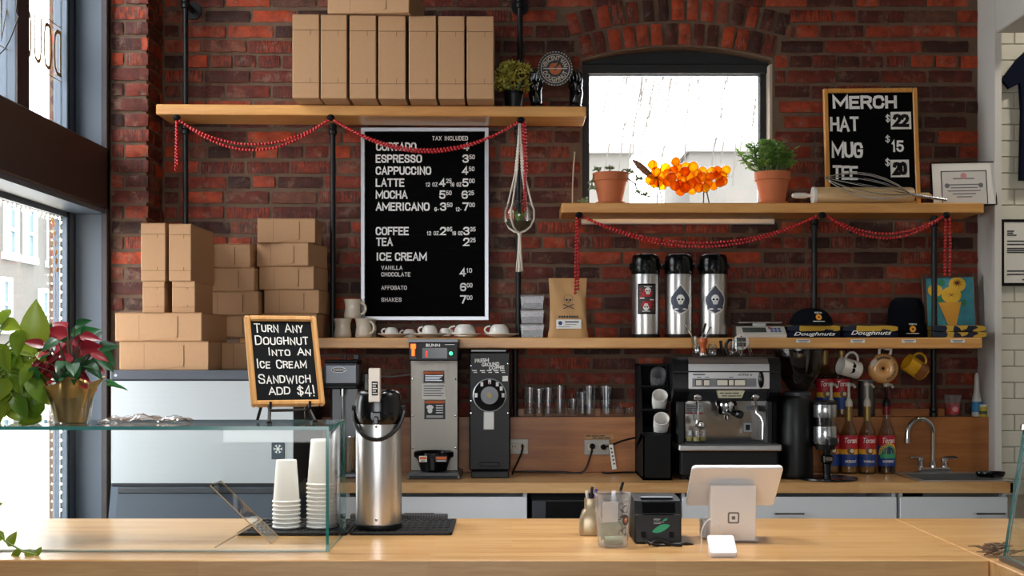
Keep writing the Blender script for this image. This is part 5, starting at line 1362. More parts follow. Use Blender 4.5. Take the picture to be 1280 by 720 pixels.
for i in range(22):
    a = rnd.uniform(0, 2*PI); r_ = rnd.uniform(0, 1)
    b.tube([(.004*math.cos(a), .004*math.sin(a), -rg-.003), (.008*r_*math.cos(a), .008*r_*math.sin(a), -rg-.09), (.017*r_*math.cos(a), .017*r_*math.sin(a), -rg-.178+rnd.uniform(0, .01))], .0024, 5)
b.ball((0, 0, -rg-.012), .010, 10, 6); b.build('tassel', ROPE, t)
b = MB(); b.tube([(0, 0, zt_+.014), (0, .004, zt_)], .004, 6); b.build('loop', BLACKM, t)
gl = thing('glass_globe', 'round glass globe planted with small greenery in the rope hanger', 'terrarium', (gx_, RY, gz_))
b = MB(); b.ball((0, 0, 0), rg, 32, 18); b.build('globe', CUPG, gl, ang=60)
b = MB(); b.lathe([(.0, -rg*.93), (rg*.4, -rg*.88), (rg*.75, -rg*.6), (rg*.84, -rg*.42), (.0, -rg*.36)], 20); b.build('moss_soil', plain('moss_soil', '#4a3f28', .95, var=.5, scale=60), gl)
b = MB()
for i in range(26):
    a = rnd.uniform(0, 2*PI); l = rnd.uniform(.03, .055); s_ = rnd.uniform(.2, .8); w = Vector((-math.sin(a), math.cos(a), 0))*.005
    p0 = Vector((.01*math.cos(a), .01*math.sin(a), -rg*.35)); p1 = p0+Vector((l*.4*s_*math.cos(a), l*.4*s_*math.sin(a), l*.6)); p2 = p0+Vector((l*s_*math.cos(a), l*s_*math.sin(a), l))
    b.add([p0-w, p0+w, p1+w, p1-w, p2], [(0, 1, 2, 3), (3, 2, 4)])
tag(b.build('greenery', LEAFJ, gl, ang=None, recalc=False), kind='stuff')

# ================================================================== RIGHT SHELF ITEMS
ZRs = ZR+.0006
def flowerpot(label, px, Y, rt, rb, h, name='potted_plant'):
    t = thing(name, label, 'plant', (X(px, Y), Y, ZRs))
    b = MB(); b.lathe([(rb*1.12, 0), (rb*1.2, .002), (rb*1.28, .012), (rb*1.2, .012), (rb*1.1, .005), (0, .005)], 32); b.build('saucer', TERRA, t, ang=40)
    b = MB(); b.lathe([(rb, .006), (rb*.99+.0, .008), (rt*.93, h*.74), (rt, h*.75), (rt*1.03, h), (rt*.93, h), (rt*.86, h*.8), (0, h*.8)], 36); b.build('pot', TERRA, t, ang=40)
    b = MB(); b.lathe([(rt*.9, h*.86), (rt*.5, h*.9), (0, h*.92)], 18); b.build('soil', SOIL, t); return t
FPY = -.22
t = flowerpot('terracotta pot with a trailing spindly succulent, at the left of the window', 763, FPY, .078, .052, .142)
SUCC = plain('grey_green_succulent', '#80926c', .5, var=.3, scale=40)
b = MB()
ends = [[(-.05, 0, .13), (-.075, -.03, .13), (-.085, -.02, .10), (-.082, -.03, .07)], [(.05, 0, .13), (.10, -.02, .145), (.125, -.03, .11)], [(.06, -.01, .13), (.105, -.05, .09), (.118, -.05, .05), (.15, -.06, .035)], [(0, 0, .13), (-.005, -.01, .165)], [(-.03, 0, .13), (-.06, -.02, .155)], [(.03, .02, .13), (.06, 0, .16), (.085, 0, .15)]]
for e in ends: b.tube(e, .0034, 6)
b.build('stems', plain('succulent_stem', '#7a7354', .7), t)
b = MB()
def rosette(b, c, r_, n=9):
    for k in range(n):
        a = 2*PI*k/n+rnd.random(); el = rnd.uniform(-.2, 1.0); d = Vector((math.cos(a)*math.cos(el), math.sin(a)*math.cos(el), math.sin(el))); sd = d.cross(Vector((.3, .2, 1))).normalized(); up = sd.cross(d)
        c_ = Vector(c); p1 = c_+d*r_*.6
        b.add([c_-sd*r_*.1, c_+sd*r_*.1, p1+sd*r_*.2+up*.002, c_+d*r_, p1-sd*r_*.2+up*.002, p1-up*.004], [(0, 1, 2, 5), (5, 2, 3), (5, 3, 4), (0, 5, 4)])
for e in ends:
    rosette(b, e[-1], .026); rosette(b, e[-1], .020)
    if len(e) > 3: rosette(b, e[2], .02)
tag(b.build('foliage', SUCC, t, ang=None, recalc=False), kind='stuff')
t = flowerpot('terracotta pot with a leafy green jade plant, at the right of the window', 965.5, FPY, .078, .054, .146)
b = MB(); lf = MB(); rnd = random.Random(21)
for k in range(34):
    a = rnd.uniform(0, 2*PI); sp = rnd.uniform(.1, 1); L_ = rnd.uniform(.10, .175)*(1-.35*sp)
    top = Vector((.150*sp*math.cos(a)-.012, .10*sp*math.sin(a), .135+L_)); base = Vector((.03*math.cos(a), .03*math.sin(a), .125)); mid = base.lerp(top, .5)+Vector((.02*math.cos(a), .02*math.sin(a), .0))
    b.tube([base, mid, top], [.0045, .0035, .002], 5)
    for j in range(9):
        f_ = .35+.65*j/8; p = base.lerp(mid, f_*2) if f_ < .5 else mid.lerp(top, (f_-.5)*2)
        for s_ in (0, 1):
            aa = rnd.uniform(0, 2*PI); d = Vector((math.cos(aa), math.sin(aa), rnd.uniform(-.5, .7))).normalized(); sd = d.cross(Vector((0, 0, 1))).normalized(); l = rnd.uniform(.026, .042)
            up = sd.cross(d)
            lf.add([p, p+d*l*.6+sd*l*.38+up*.003, p+d*l, p+d*l*.6-sd*l*.38+up*.003, p+d*l*.5-up*.002], [(0, 4, 1), (4, 2, 1), (4, 3, 2), (0, 3, 4)])
b.build('stems', plain('jade_stem', '#5a6a3c', .7), t); tag(lf.build('foliage', LEAFJ, t, ang=None, recalc=False), kind='stuff')
# amber glass grapes on driftwood
GPY = -.20
def g_(px, py): return (X(px, GPY)-X(852, GPY), 0, Z(py, GPY)-ZRs)
t = thing('glass_grapes', 'cluster of amber glass grapes on a driftwood stem in the window', 'ornament', (X(852, GPY), GPY, ZRs))
b = MB(); b.tube([g_(791, 200), (g_(798, 205)[0], -.005, g_(0, 206)[2]), (g_(806, 213)[0], 0, g_(0, 213)[2]), g_(815, 221), (g_(826, 224)[0], .02, g_(0, 224)[2])], [.004, .014, .016, .012, .005], 8); b.build('driftwood_stem', DRIFT, t)
gb = MB(); gb.ball((0, 0, 0), .0232, 16, 10); gm = gb.mesh('grape', AMBER, 60)
grp = [(815, 207), (819, 216), (812, 226), (827, 220), (832, 210), (843, 204), (842, 213), (855, 216), (838, 223), (852, 226), (857, 208), (866, 209), (866, 218), (878, 214), (876, 222), (864, 230), (855, 236), (842, 234), (828, 232), (872, 236), (886, 222), (884, 230), (892, 232), (898, 223), (897, 213), (908, 212), (890, 214), (903, 220), (848, 232), (834, 228), (861, 222), (880, 236), (898, 230), (824, 226), (818, 229), (835, 217), (848, 220), (870, 227), (858, 233), (893, 218), (848, 209), (872, 217), (866, 236), (882, 226), (903, 227), (836, 225), (850, 239)]
for i, (px, py) in enumerate(grp):
    p = g_(px, py); link('grape', gm, t, (p[0], rnd.uniform(-.03, .03)-.012*(i % 3), p[2]), (0, 0, 0), (rnd.uniform(.88, 1.08),)*3)
b = MB()
for px in (822, 880): b.tube([g_(px, 224), (g_(px, 224)[0], .02, .0)], .003, 6); b.tube([g_(px, 224), (g_(px, 224)[0]+.02, -.03, .0)], .003, 6)
b.build('wire_legs', GREYD, t)
b = MB(); p = g_(909, 221); rnd2 = random.Random(2)
for k in range(5): b.add([p, (p[0]+.014, -.01+.006*k, p[2]+.008*k-.02), (p[0]+.006, -.02, p[2]-.016+.006*k)], [(0, 1, 2)])
b.build('dry_leaves', DRIFT, t, ang=None)
# thin wand by the window
t = thing('wooden_skewer', 'thin pale stick standing at the left end of the window shelf', 'stick', (X(715.5, -.12), -.12, ZRs))
b = MB(); b.tube([(0, 0, 0), (.001, .0, .10), (.006, .02, .19), (.014, .06, .262)], .0035, 6); b.build('stick', plain('pale_stick', '#c9bda6', .6), t)
b = MB()
for k in range(14): rosette(b, (.01+.03*rnd.random(), -.02*rnd.random(), .012+.014*rnd.random()), .02, 4)
o = b.build('moss_tuft', SUCC, None, (X(722, -.20), -.20, ZRs), ang=None, recalc=False); tag(o, 'small grey green moss tuft at the left end of the window shelf', 'moss'); 
# rolling pin
RPY = -.27; cz_ = Z(241.5, RPY); rp = 10.5/S(RPY)
t = thing('rolling_pin', 'wooden rolling pin with white handle lying before the merchandise board', 'rolling pin', (X(1078, RPY), RPY, ZRs+rp))
xa, xb = X(1016, RPY)-X(1078, RPY), X(1141, RPY)-X(1078, RPY)
PINW = wood('pale_pin_wood', '#d8b98c', '#b8935f', 0, 2, .4, .2)
T = Matrix.Rotation(PI/2, 4, 'Y')
b = MB(); b.tf(T).lathe([(rp*.9, xa), (rp, xa+.01), (rp, xb-.01), (rp*.9, xb)], 28); b.build('roller', PINW, t)
b = MB(); b.tf(T); b.lathe([(rp*1.03, xa-.002), (rp*1.05, xa+.002), (rp*1.03, xa+.012)], 28); b.build('end_collar', CERAM, t)
b = MB(); b.tf(T); b.lathe([(.007, xa), (.008, xa-.02), (.013, xa-.035), (.013, xa-.075), (.009, xa-.09), (.001, xa-.095)][::-1], 18); b.build('handle', plain('white_handle', '#ddd8cd', .3), t)
b = MB(); b.tf(T); b.lathe([(.008, xb), (.008, xb+.018), (.013, xb+.03), (.013, xb+.07), (.001, xb+.085)], 18); b.build('handle', PINW, t)
# whisk lying over the rolling pin and the board
def w_(px, py, Y): return Vector((X(px, Y), Y, Z(py, Y)))
WA, WB = w_(1183, 250, -.335), w_(1140, 243, -.338)
t = thing('whisk', 'long steel balloon whisk resting on top of the rolling pin', 'whisk', tuple(WA))
b = MB(); b.tube([Vector((0, 0, 0)), (WB-WA)*.5, WB-WA], [.006, .007, .006], 12); b.build('handle', STEEL, t)
tip = w_(1030, 222, -.336)-WA; st = WB-WA
for k in range(6):
    a = PI*k/6; b = MB(); ax = (tip-st).normalized(); u_ = ax.cross(Vector((0, 1, 0))).normalized(); v_ = ax.cross(u_); e = u_*math.cos(a)+v_*math.sin(a)*.3
    L_ = (tip-st).length; pts = []
    for i in range(19):
        f_ = i/18; q = f_*2-1; s_ = 1-abs(q); prof = (math.sin(min(1, s_*1.0)*PI/2)); 
        al = 1-abs(q)**2.2; pts.append(st+ax*(L_*(1-abs(q)**1.6 if True else 0))+e*(.055*math.copysign(1, q)*math.sin(PI*min(1, (1-abs(q)**1.6)**1.0))**.9 if abs(q) < 1 else 0))
    b.tube(pts, .0012, 5); b.build('wire', CHROME, t)
# dark dried sprigs
b = MB(); rnd = random.Random(4)
for k in range(26):
    a = rnd.uniform(0, 2*PI); b.tube([(0, 0, .006), (.02*math.cos(a), .02*math.sin(a), .02+.02*rnd.random()), (.036*math.cos(a)*rnd.random(), .03*math.sin(a), .03+.03*rnd.random())], .0022, 4)
o = b.build('dried_flower', plain('dark_dry', '#1e1915', .9), None, (X(1015, -.16), -.16, ZRs-.003)); tag(o, 'small dark dried flower head behind the end of the rolling pin', 'dried flower')
# dark shirt hanging in the tiled recess
t = thing('tee_shirt', 'dark navy tee shirt hanging in the tiled recess', 'shirt', (X(1318, TY-.08), TY-.06, Z(58, TY-.08)))
def shirt(b, dy):
    out = [(-.03, .03), (-.09, .015), (-.16, -.05), (-.235, -.15), (-.20, -.19), (-.15, -.165), (-.142, -.30), (-.15, -.62), (.15, -.62), (.142, -.30), (.15, -.165), (.20, -.19), (.235, -.15), (.16, -.05), (.09, .015), (.03, .03), (0, .005)]
    b.prism(out, 'y', dy, dy+.03)
b = MB(); shirt(b, 0); b.build('body', NAVY, t, ang=None)
b = MB(); b.tube([(-.03, .012, .033), (0, .012, .05), (.0, .02, .07), (.0, .05, .075)], .003, 6); b.tube([(-.12, .012, .0), (0, .012, .05), (.12, .012, .0)], .004, 6); b.build('hanger', CHROME, t)
# ================================================================== BACK COUNTER MACHINES
CZs = CZ+.0008
class Loc:      # picture columns/rows at a depth -> local metres of a thing
    def __init__(s, px, Y, zb): s.Y = Y; s.x0 = X(px, Y); s.zb = zb
    def x(s, px, dy=0): return X(px, s.Y+dy)-s.x0
    def z(s, py, dy=0): return Z(py, s.Y+dy)-s.zb
# --- coffee brewer
q = Loc(541.5, -.47, CZs)
t = thing('coffee_brewer', 'tall steel coffee brewer with black control head and lit orange switch', 'coffee machine', (q.x0, q.Y, CZs))
b = MB(); b.box(q.x(508), q.x(575), 0, .33, .0, .018, .004); b.box(q.x(509), q.x(574), .004, .10, .018, .026, .003); b.build('base', GREYM, t)
b = MB(); b.box(q.x(511), q.x(572), -.002, .0, .004, .016); b.build('base_strip', BLACK, t)
b = MB(); b.box(q.x(513, .2), q.x(572.5, .2), .2, .33, .018, q.z(450, .2), .003); tw = b.build('tower', brushed('brewer_steel', '#8d8880', .42, 2), t)
b = MB(); b.box(q.x(511), q.x(572.5), 0, .33, q.z(451), q.z(428), .004); hd = b.build('control_head', BLACK, t)
b = MB(); b.box(q.x(509.5), q.x(573), -.002, .332, q.z(428.2), q.z(423.5), .002); b.build('top_plate', GREYM, t)
b = MB(); b.box(q.x(528), q.x(559), -.002, 0, q.z(448), q.z(435)); b.build('display', BLACKG, hd)
b = MB(); write(b, 'BUNN', q.x(532.5), q.x(550), q.z(433.5), q.z(429.7), -.0012, .03); 
b.box(q.x(556), q.x(568), -.0012, -.0004, q.z(431), q.z(430.4)); b.build('lettering', LETTER, hd, ang=None)
b = MB(); b.box(q.x(512.5), q.x(521), -.004, 0, q.z(449.5), q.z(428.5), .002); sw = b.build('switch_plate', GREYD, hd)
b = MB(); b.box(q.x(513.5), q.x(520), -.010, -.004, q.z(436), q.z(430), .002); b.box(q.x(515), q.x(518.5), -.012, -.004, q.z(445), q.z(436), .002); b.build('lit_switch', emit('switch_orange', '#ff5a1a', 1.6), sw)
b = MB(); b.ball((q.x(563.7), -.001, q.z(441.8)), .008, 12, 8, sy=.4); b.build('green_lamp', emit('green_lamp', '#3df08a', 1.6), hd)
b = MB(); b.box(q.x(532.3), q.x(534), -.003, -.0015, q.z(446), q.z(439)); b.build('red_lamp', emit('red_lamp', '#ff2018', 1.6), hd)
def sticker(parent, L_, p0, p1, yt, yb, dy, base, head=None, lines=0, lm=None):
    b = MB(); b.box(L_.x(p0, dy), L_.x(p1, dy), dy-.0014, dy, L_.z(yb, dy), L_.z(yt, dy)); s_ = b.build('sticker', base, parent, ang=None)
    if head: b = MB(); b.box(L_.x(p0+.8, dy), L_.x(p1-.8, dy), dy-.0022, dy-.0014, L_.z(yt+4.2, dy), L_.z(yt+1, dy)); b.build('warning_band', head, s_, ang=None)
    if lines:
        b = MB(); y0 = yt+(5.5 if head else 2.5)
        for i in range(lines): 
            yy = y0+(yb-1.5-y0)*i/lines; b.box(L_.x(p0+2, dy), L_.x(p1-2-(i*37 % 5), dy), dy-.0022, dy-.0014, L_.z(yy+1.1, dy), L_.z(yy, dy))
        b.build('small_print', lm or GREYPR, s_, ang=None)
    return s_
sticker(tw, q, 529.5, 555.5, 463.5, 478.5, .2, DGREYPR, ORANGE, 4, ALU)
sticker(tw, q, 527.5, 557.5, 479.5, 498.5, .2, PAPER, None, 5, GREYPR)
st = sticker(tw, q, 530.5, 556.5, 500, 524, .2, DGREYPR, ORANGE, 0)
b = MB(); flat(b, ellipse(q.x(537.5, .2), q.z(509, .2), .016, .010, 12), .1974); flat(b, ellipse(q.x(537.5, .2), q.z(513, .2), .011, .013, 12), .1972)
for i in range(4): b.box(q.x(545, .2), q.x(554, .2), .1978, .1986, q.z(507.5+3*i, .2), q.z(506.3+3*i, .2)); b.box(q.x(533, .2), q.x(554, .2), .1978, .1986, q.z(519.7+1*i*.8, .2), q.z(519.3+.8*i, .2))
b.build('small_print', LETTER, st, ang=None)
b = MB()
for px in (516, 569.5):
    for py in (474, 520, 560): b.ball((q.x(px, .2), .199, q.z(py, .2)), .0042, 8, 5)
tag(b.build('screws', CHROME, tw), kind='stuff')
b = MB(); b.lathe([(.052, 0), (.056, .004), (.070, .05), (.082, .062), (.086, .064), (.086, .084), (.083, .086), (.080, .084), (.064, .045), (.05, .01), (0, .01)], 32, (q.x(542, .1), .105, .026)); fb = b.build('filter_basket', BLACKG, t)
b = MB(); b.box(-.013+q.x(542, .1), .013+q.x(542, .1), .005, .03, .036, .098, .005); b.build('basket_handle', BLACK, t)
sticker(fb, Loc(541.5, -.47, CZs), 524, 533.5, 570, 577.5, .022, PAPER, ORANGE, 1, BLACK); sticker(fb, Loc(541.5, -.47, CZs), 543, 559, 570, 577.5, .022, DGREYPR, ORANGE, 1, ALU)
# --- grocery style coffee grinder
q = Loc(612, -.375, CZs)
t = thing('coffee_grinder', 'tall black bulk coffee grinder with round dial and white lettering', 'grinder', (q.x0, q.Y, CZs))
b = MB(); b.box(q.x(586.5), q.x(638), 0, .235, .03, q.z(440), .006); b.box(q.x(589), q.x(636), -.03, .235, 0, .03, .004); bd = b.build('body', BLACK, t)
b = MB(); b.box(q.x(588), q.x(633), .02, .23, q.z(440)-.001, q.z(436.5), .003); b.build('top_lid', BLACKG, t)
b = MB()
def rotw(tx, px, py, w, h, ang=10):
    c, s_ = math.cos(R(ang)), math.sin(R(ang))
    write(b, tx, 0, w, 0, h, -.001, .04, fn=lambda p: (q.x(px)+p[0]*c-p[2]*s_*0, p[1], q.z(py)+p[2]-p[0]*-s_*-1*0+p[0]*math.tan(R(-ang))*-.35))
rotw('FRESH', 593.5, 453.6, .062, .0175); rotw('GROUND', 602, 458.4, .078, .0165); rotw('COFFEE', 611, 462.4, .068, .0155)
for i, px in enumerate((590, 600, 608.5, 617, 625)): b.box(q.x(px), q.x(px+6), -.0016, 0, q.z(463.8+.3*(i % 2)), q.z(462.6)); b.box(q.x(px+2), q.x(px+6.5), -.0016, 0, q.z(466), q.z(465))
b.build('lettering', LETTER, bd, ang=None)
b = MB(); b.box(q.x(628), q.x(635), -.0016, 0, q.z(476.5), q.z(470)); b.build('sticker', PAPER, bd, ang=None)
cxd, czd = q.x(612), q.z(494)
b = MB(); rr = 21/S(-.375); b.tube([(cxd, .0, czd), (cxd, -.006, czd)], rr, 40); dl = b.build('dial_plate', BLACKM, t)
b = MB(); b.lathe([(rr*.94, 0), (rr*1.0, .002), (rr*.94, .004)], 48, cap=False); b.tf(Matrix.Translation((cxd, -.004, czd)) @ Matrix.Rotation(PI/2, 4, 'X')); b.v = [tuple(b.T @ Vector(v)) for v in b.v]; b.build('dial_rim', ALU, dl)
b = MB(); b.tube([(cxd, -.004, czd), (cxd, -.03, czd)], .038, 32); b.tube([(cxd, -.029, czd), (cxd, -.036, czd)], .022, 24); kb = b.build('dial_knob', plain('knob_grey', '#85878b', .5, .4), t)
b = MB(); b.tube([(cxd, -.036, czd), (cxd, -.040, czd)], .011, 16); b.build('knob_bolt', plain('brass', '#8c7a52', .45, .8), kb)
b = MB()
for a in (30, 55, 90, 125, 180, 0): 
    p = (cxd+rr*.80*math.cos(R(a)), -.0075, czd+rr*.80*math.sin(R(a))); b.box(p[0]-.006, p[0]+.006, -.0085, -.006, p[2]-.009, p[2]+.009)
b.build('dial_marks', LETTER, dl, ang=None)
b = MB(); b.box(cxd-.003, cxd+.003, -.009, -.006, czd+.046, czd+.058); b.build('pointer', REDP, dl, ang=None)
b = MB(); b.box(q.x(604.5), q.x(618), -.022, .0, q.z(537), q.z(514), .003); b.build('chute', plain('chute_grey', '#b9b8b4', .4, .3), t)
b = MB()
for px, py in ((589, 501), (589, 516.5), (635, 516.5), (589, 457), (635, 455)): b = MB(); b.ball((q.x(px), -.001, q.z(py)), .005, 8, 5); b.build('bolt', CHROME, bd)
b = MB(); b.box(q.x(600), q.x(624), -.02, .0, .05, .066, .002); b.build('bag_shelf', BLACK, t)
# --- milkshake mixer
q = Loc(427, -.36, CZs)
t = thing('drink_mixer', 'grey drink mixer with oval badge between the chalk sign and the front airpot', 'mixer', (q.x0, q.Y, CZs))
HAM = plain('mixer_grey', '#72757b', .35, .5)
b = MB(); b.box(q.x(405), q.x(449), -.02, .13, q.z(482), q.z(453.5), .012); hd = b.build('motor_head', HAM, t)
b = MB(); b.box(q.x(405.5), q.x(449), -.018, .128, q.z(454), q.z(449.5), .008); b.box(q.x(407), q.x(447), -.015, .125, q.z(486), q.z(481.5), .004); b.build('head_cap', BLACK, t)
b = MB(); b.tube([(q.x(431), .03, q.z(450)), (q.x(431), .03, q.z(443.5))], .005, 8); b.box(q.x(441), q.x(448), .02, .05, q.z(450), q.z(443), .004); b.build('switch', GREYD, t)
b = MB(); flat(b, ellipse(q.x(424.3), q.z(462.2), .034, .0125, 24), -.0207); bdg = b.build('badge', ALU, hd, ang=None)
b = MB(); flat(b, ellipse(q.x(424.3), q.z(462.2), .031, .0100, 24), -.0212); bk = b.build('badge_ground', BLACK, bdg, ang=None)
b = MB(); write(b, 'WARING', q.x(416.5), q.x(432), q.z(464), q.z(460.3), -.0218, .03); b.build('badge_lettering', LETTER, bdg, ang=None)
b = MB(); b.box(q.x(411), q.x(446), .07, .13, .02, q.z(483), .006); b.build('column', GREYM, t)
b = MB(); b.box(q.x(407), q.x(449), -.04, .14, 0, .022, .006); b.build('base', HAM, t)
b = MB(); b.tube([(q.x(427), .02, q.z(486)), (q.x(427), .02, q.z(495))], .010, 12); b.tube([(q.x(427), .02, q.z(487)), (q.x(427), .02, q.z(545))], .004, 10); b.tube([(q.x(427), .02, q.z(545)), (q.x(427), .02, q.z(547))], .016, 14); b.build('spindle', CHROME, t)
b = MB(); b.box(q.x(433), q.x(448), .04, .07, q.z(552), q.z(548), .002); b.build('cup_rest', STEELD, t)
b = MB(); b.lathe([(.030, 0), (.032, .003), (.042, .15), (.044, .153), (.041, .153), (.03, .006), (0, .006)], 28, (q.x(436), .0, .023)); b.build('mixing_cup', STEEL, t)
# tall steel canister behind the front airpot, water line
t = thing('steel_canister', 'narrow steel canister seen behind the lid of the front airpot', 'canister', (X(458, -.30), -.30, CZs))
b = MB(); hz = Z(468, -.3)-CZs; b.lathe([(.022, 0), (.022, hz-.004), (.024, hz), (.020, hz), (.019, .01), (0, .01)], 24); b.build('body', STEEL, t)
b = MB(); b.tube([(X(462, -.2), -.2, Z(470, -.2)), (X(490, -.2), -.2, Z(471, -.2)), (X(514, -.2), -.2, Z(468, -.2))], .004, 8); tag(b.build('water_line', GREYM), 'thin grey water line running into the coffee brewer', 'hose')
# --- outlets and cables
def outlet(label, px, py, w, h):
    t = thing('wall_outlet', label, 'outlet', (X(px, -.131), -.131, Z(py, -.131)), group='double outlets on the backsplash')
    b = MB(); b.box(-w/2, w/2, -.005, 0, -h/2, h/2, .002); b.build('cover_plate', plain('outlet_steel', '#9a968e', .4, .3), t)
    for s_ in (-1, 1):
        b = MB(); b.box(s_*w*.22-.016, s_*w*.22+.016, -.008, -.005, -.015, .015, .004); so = b.build('socket', plain('outlet_face', '#cfc8ba', .5), t)
        b = MB()
        for dx in (-.006, .006): b.box(s_*w*.22+dx-.0013, s_*w*.22+dx+.0013, -.0085, -.0078, -.004, .006)
        b.build('slot', BLACKM, so, ang=None)
    return t
outlet('steel outlet plate with two black plugs in the middle of the backsplash', 746, 559, .115, .070)
outlet('steel outlet plate on the backsplash close to the black bulk grinder', 648, 558, .09, .068)
def cable(label, pts, r=.0045, m=BLACK, plug=None):
    P_ = [(X(a, Y), Y, Z(c, Y)) for a, c, Y in pts]
    # smooth through the points
    out = []
    for i in range(len(P_)-1):
        p0, p1, p2, p3 = [Vector(P_[max(0, min(len(P_)-1, i+k))]) for k in (-1, 0, 1, 2)]
        for k in range(6):
            u = k/6; out.append(tuple(.5*((2*p1)+(p2-p0)*u+(2*p0-5*p1+4*p2-p3)*u*u+(3*p1-p0-3*p2+p3)*u**3)))
    out.append(P_[-1])
    if plug:
        t = thing('power_cable', label, 'cable', P_[0]); o = Vector(P_[0])
        b = MB(); b.tube([Vector(p)-o for p in out], r, 8); b.build('cord', m, t)
        b = MB(); b.tube([(0, .016, 0), (0, -.004, 0), (0, -.012, -.004)], [.013, .013, .008], 12); b.build('plug', m, t); return t
    b = MB(); b.tube(out, r, 8); return tag(b.build('power_cable', m), label, 'cable')
cz2 = CZ+.006
pyc = lambda Y: 440+(H-cz2)*S(Y)
cable('black power cable from the left plug down along the worktop', [(740.5, 558, -.16), (738, 570, -.18), (728, pyc(-.19), -.19), (700, pyc(-.18), -.18), (660, pyc(-.16), -.16), (641, pyc(-.17), -.17)], plug=True)
cable('black power cable from the right plug toward the black cup organizer', [(754.5, 559, -.16), (765, 556, -.18), (778, 551, -.18), (799, 546, -.17)], plug=True)
cable('short black cable lying on the worktop beside the cup organizer', [(753, pyc(-.2), -.2), (760, pyc(-.23), -.23), (778, pyc(-.2), -.2), (799, pyc(-.2), -.2)])
cable('black cable hanging behind the airpot by the left outlet', [(653, 556, -.15), (652, 566, -.2), (642, pyc(-.25)-4, -.25), (640.5, pyc(-.27), -.27)])
t = thing('cable_tag', 'white paper tag wrapped on the plug cable', 'tag', (X(763.5, -.2), -.2, Z(556, -.2)))
b = MB(); L_ = .108; b.prism([(-.009, 0), (.009, .002), (.026, -L_), (.006, -L_-.003)], 'y', -.001, .001); pt_ = b.build('paper', PAPER, t, ang=None)
b = MB()
for i in range(5): b.box(-.002+.0032*i, .006+.0032*i, -.002, -.0012, -.02-.017*i, -.013-.017*i)
b.build('writing', DGREYPR, pt_, ang=None)
t = thing('label_strip', 'paper label strip with handwriting above the double plugs', 'label', (X(749, -.131), -.131, Z(546, -.131)))
b = MB(); b.box(-.066, .066, -.0014, 0, -.012, .010); s_ = b.build('strip', plain('tape_tan', '#b88a58', .7), t, ang=None)
b = MB(); [b.box(a, a+w_, -.002, -.0014, z_, z_+.005) for a, w_, z_ in ((-.060, .022, .002), (-.034, .030, .0015), (.0, .026, .002), (-.03, .018, -.008), (-.008, .028, -.0085), (.024, .026, -.008))]; b.build('handwriting', DGREYPR, s_, ang=None)
# --- tumblers on the ledge
LZ = LEDGE+.0008
def tumbler(label, px, Y, r, h):
    t = thing('tumbler', label, 'glass', (X(px, Y), Y, LZ), group='clear tumblers on the ledge')
    b = MB(); b.lathe([(r*.80, 0), (r*.84, .004), (r*.90, h*.5), (r, h*.97), (r*1.0, h), (r*.94, h), (r*.84, h*.5), (r*.74, .012), (0, .012)], 20); b.build('wall', CUPG, t, ang=50)
for i, (px, Y, hh) in enumerate(((662, -.075, 36), (673.5, -.055, 34), (685, -.08, 36), (699.5, -.06, 38), (716.5, -.085, 22), (728, -.06, 30), (736.5, -.075, 38), (757.5, -.075, 38))):
    nm = ['clear tumbler leftmost on the ledge, nearest the black iron pipe', 'second clear tumbler from the pipe on the ledge', 'third clear tumbler from the pipe on the ledge', 'fourth clear tumbler from the pipe on the ledge', 'low clear tumbler fifth from the pipe on the ledge', 'clear tumbler sixth from the pipe, set back on the ledge', 'tall clear tumbler seventh from the pipe on the ledge', 'tall clear tumbler standing apart near the ledge end'][i]
    tumbler(nm, px, Y, .033, hh/S(Y))
tumbler('very low clear glass dish left of the cup organizer', 773, -.075, .036, .042)
tumbler('small low clear glass next to the low glass dish', 787, -.075, .028, .038)
# --- cup organizer
q = Loc(822, -.50, CZs)
t = thing('cup_organizer', 'black standing cup organizer holding stacks of white cups', 'organizer', (q.x0, q.Y, CZs))
xl, xr, ht = q.x(804), q.x(840), q.z(455, .18)
prof = [(0, 0), (-.0, .19), (.07, .20), (.16, ht), (.36, ht), (.36, 0)]
b = MB(); b.prism(prof, 'x', xl, xl+.006); b.prism(prof, 'x', xr-.006, xr); b.box(xl, xr, .34, .36, 0, ht); b.box(xl, xr, 0, .006, 0, .19); b.box(xl, xr, 0, .36, 0, .01); b.box(xl, xr, .165, .34, ht-.008, ht)
b.prism([(.006, .184), (.08, .20), (.30, .12), (.30, .11)], 'x', xl, xr); b.prism([(.09, .30), (.30, .22), (.30, .21), (.085, .292)], 'x', xl, xr); b.prism([(.125, .40), (.30, .32), (.30, .31), (.12, .392)], 'x', xl, xr)
b.build('case', BLACKM, t, ang=None)
t2 = []
for i, (px, yc_, Y, zz, m, nm) in enumerate(((827, 425, .035, q.z(523, .035), CUPP, 'a'), (825, 0, .08, q.z(494, .08), CUPP, 'b'), (823, 0, .11, q.z(466, .11), PLASTIC, 'c'))):
    lab = ['paper cup stack in the lowest slot of the black organizer', 'paper cup stack in the middle slot of the black organizer', 'clear plastic lids in the top slot of the black organizer'][i]
    o = thing('cup_stack', lab, 'cups', (q.x0+q.x(px, Y), q.Y+Y, CZs+zz), rot=(R(52), R(-4), 0), group='cups in the black organizer')
    b = MB()
    for k in range(4 if i < 2 else 5): b.lathe([(.026, -.115-.012*k), (.033, -.01-.012*k), (.0335, -.004-.012*k), (.0325, -.0-.012*k), (.0315, -.003-.012*k), (.030, -.02-.012*k)], 24, cap=False) if k else b.lathe([(.024, -.115), (.033, -.004), (.0335, 0), (.031, 0), (.0225, -.108), (0, -.108)], 24)
    b.build('cups', m, o, ang=50)
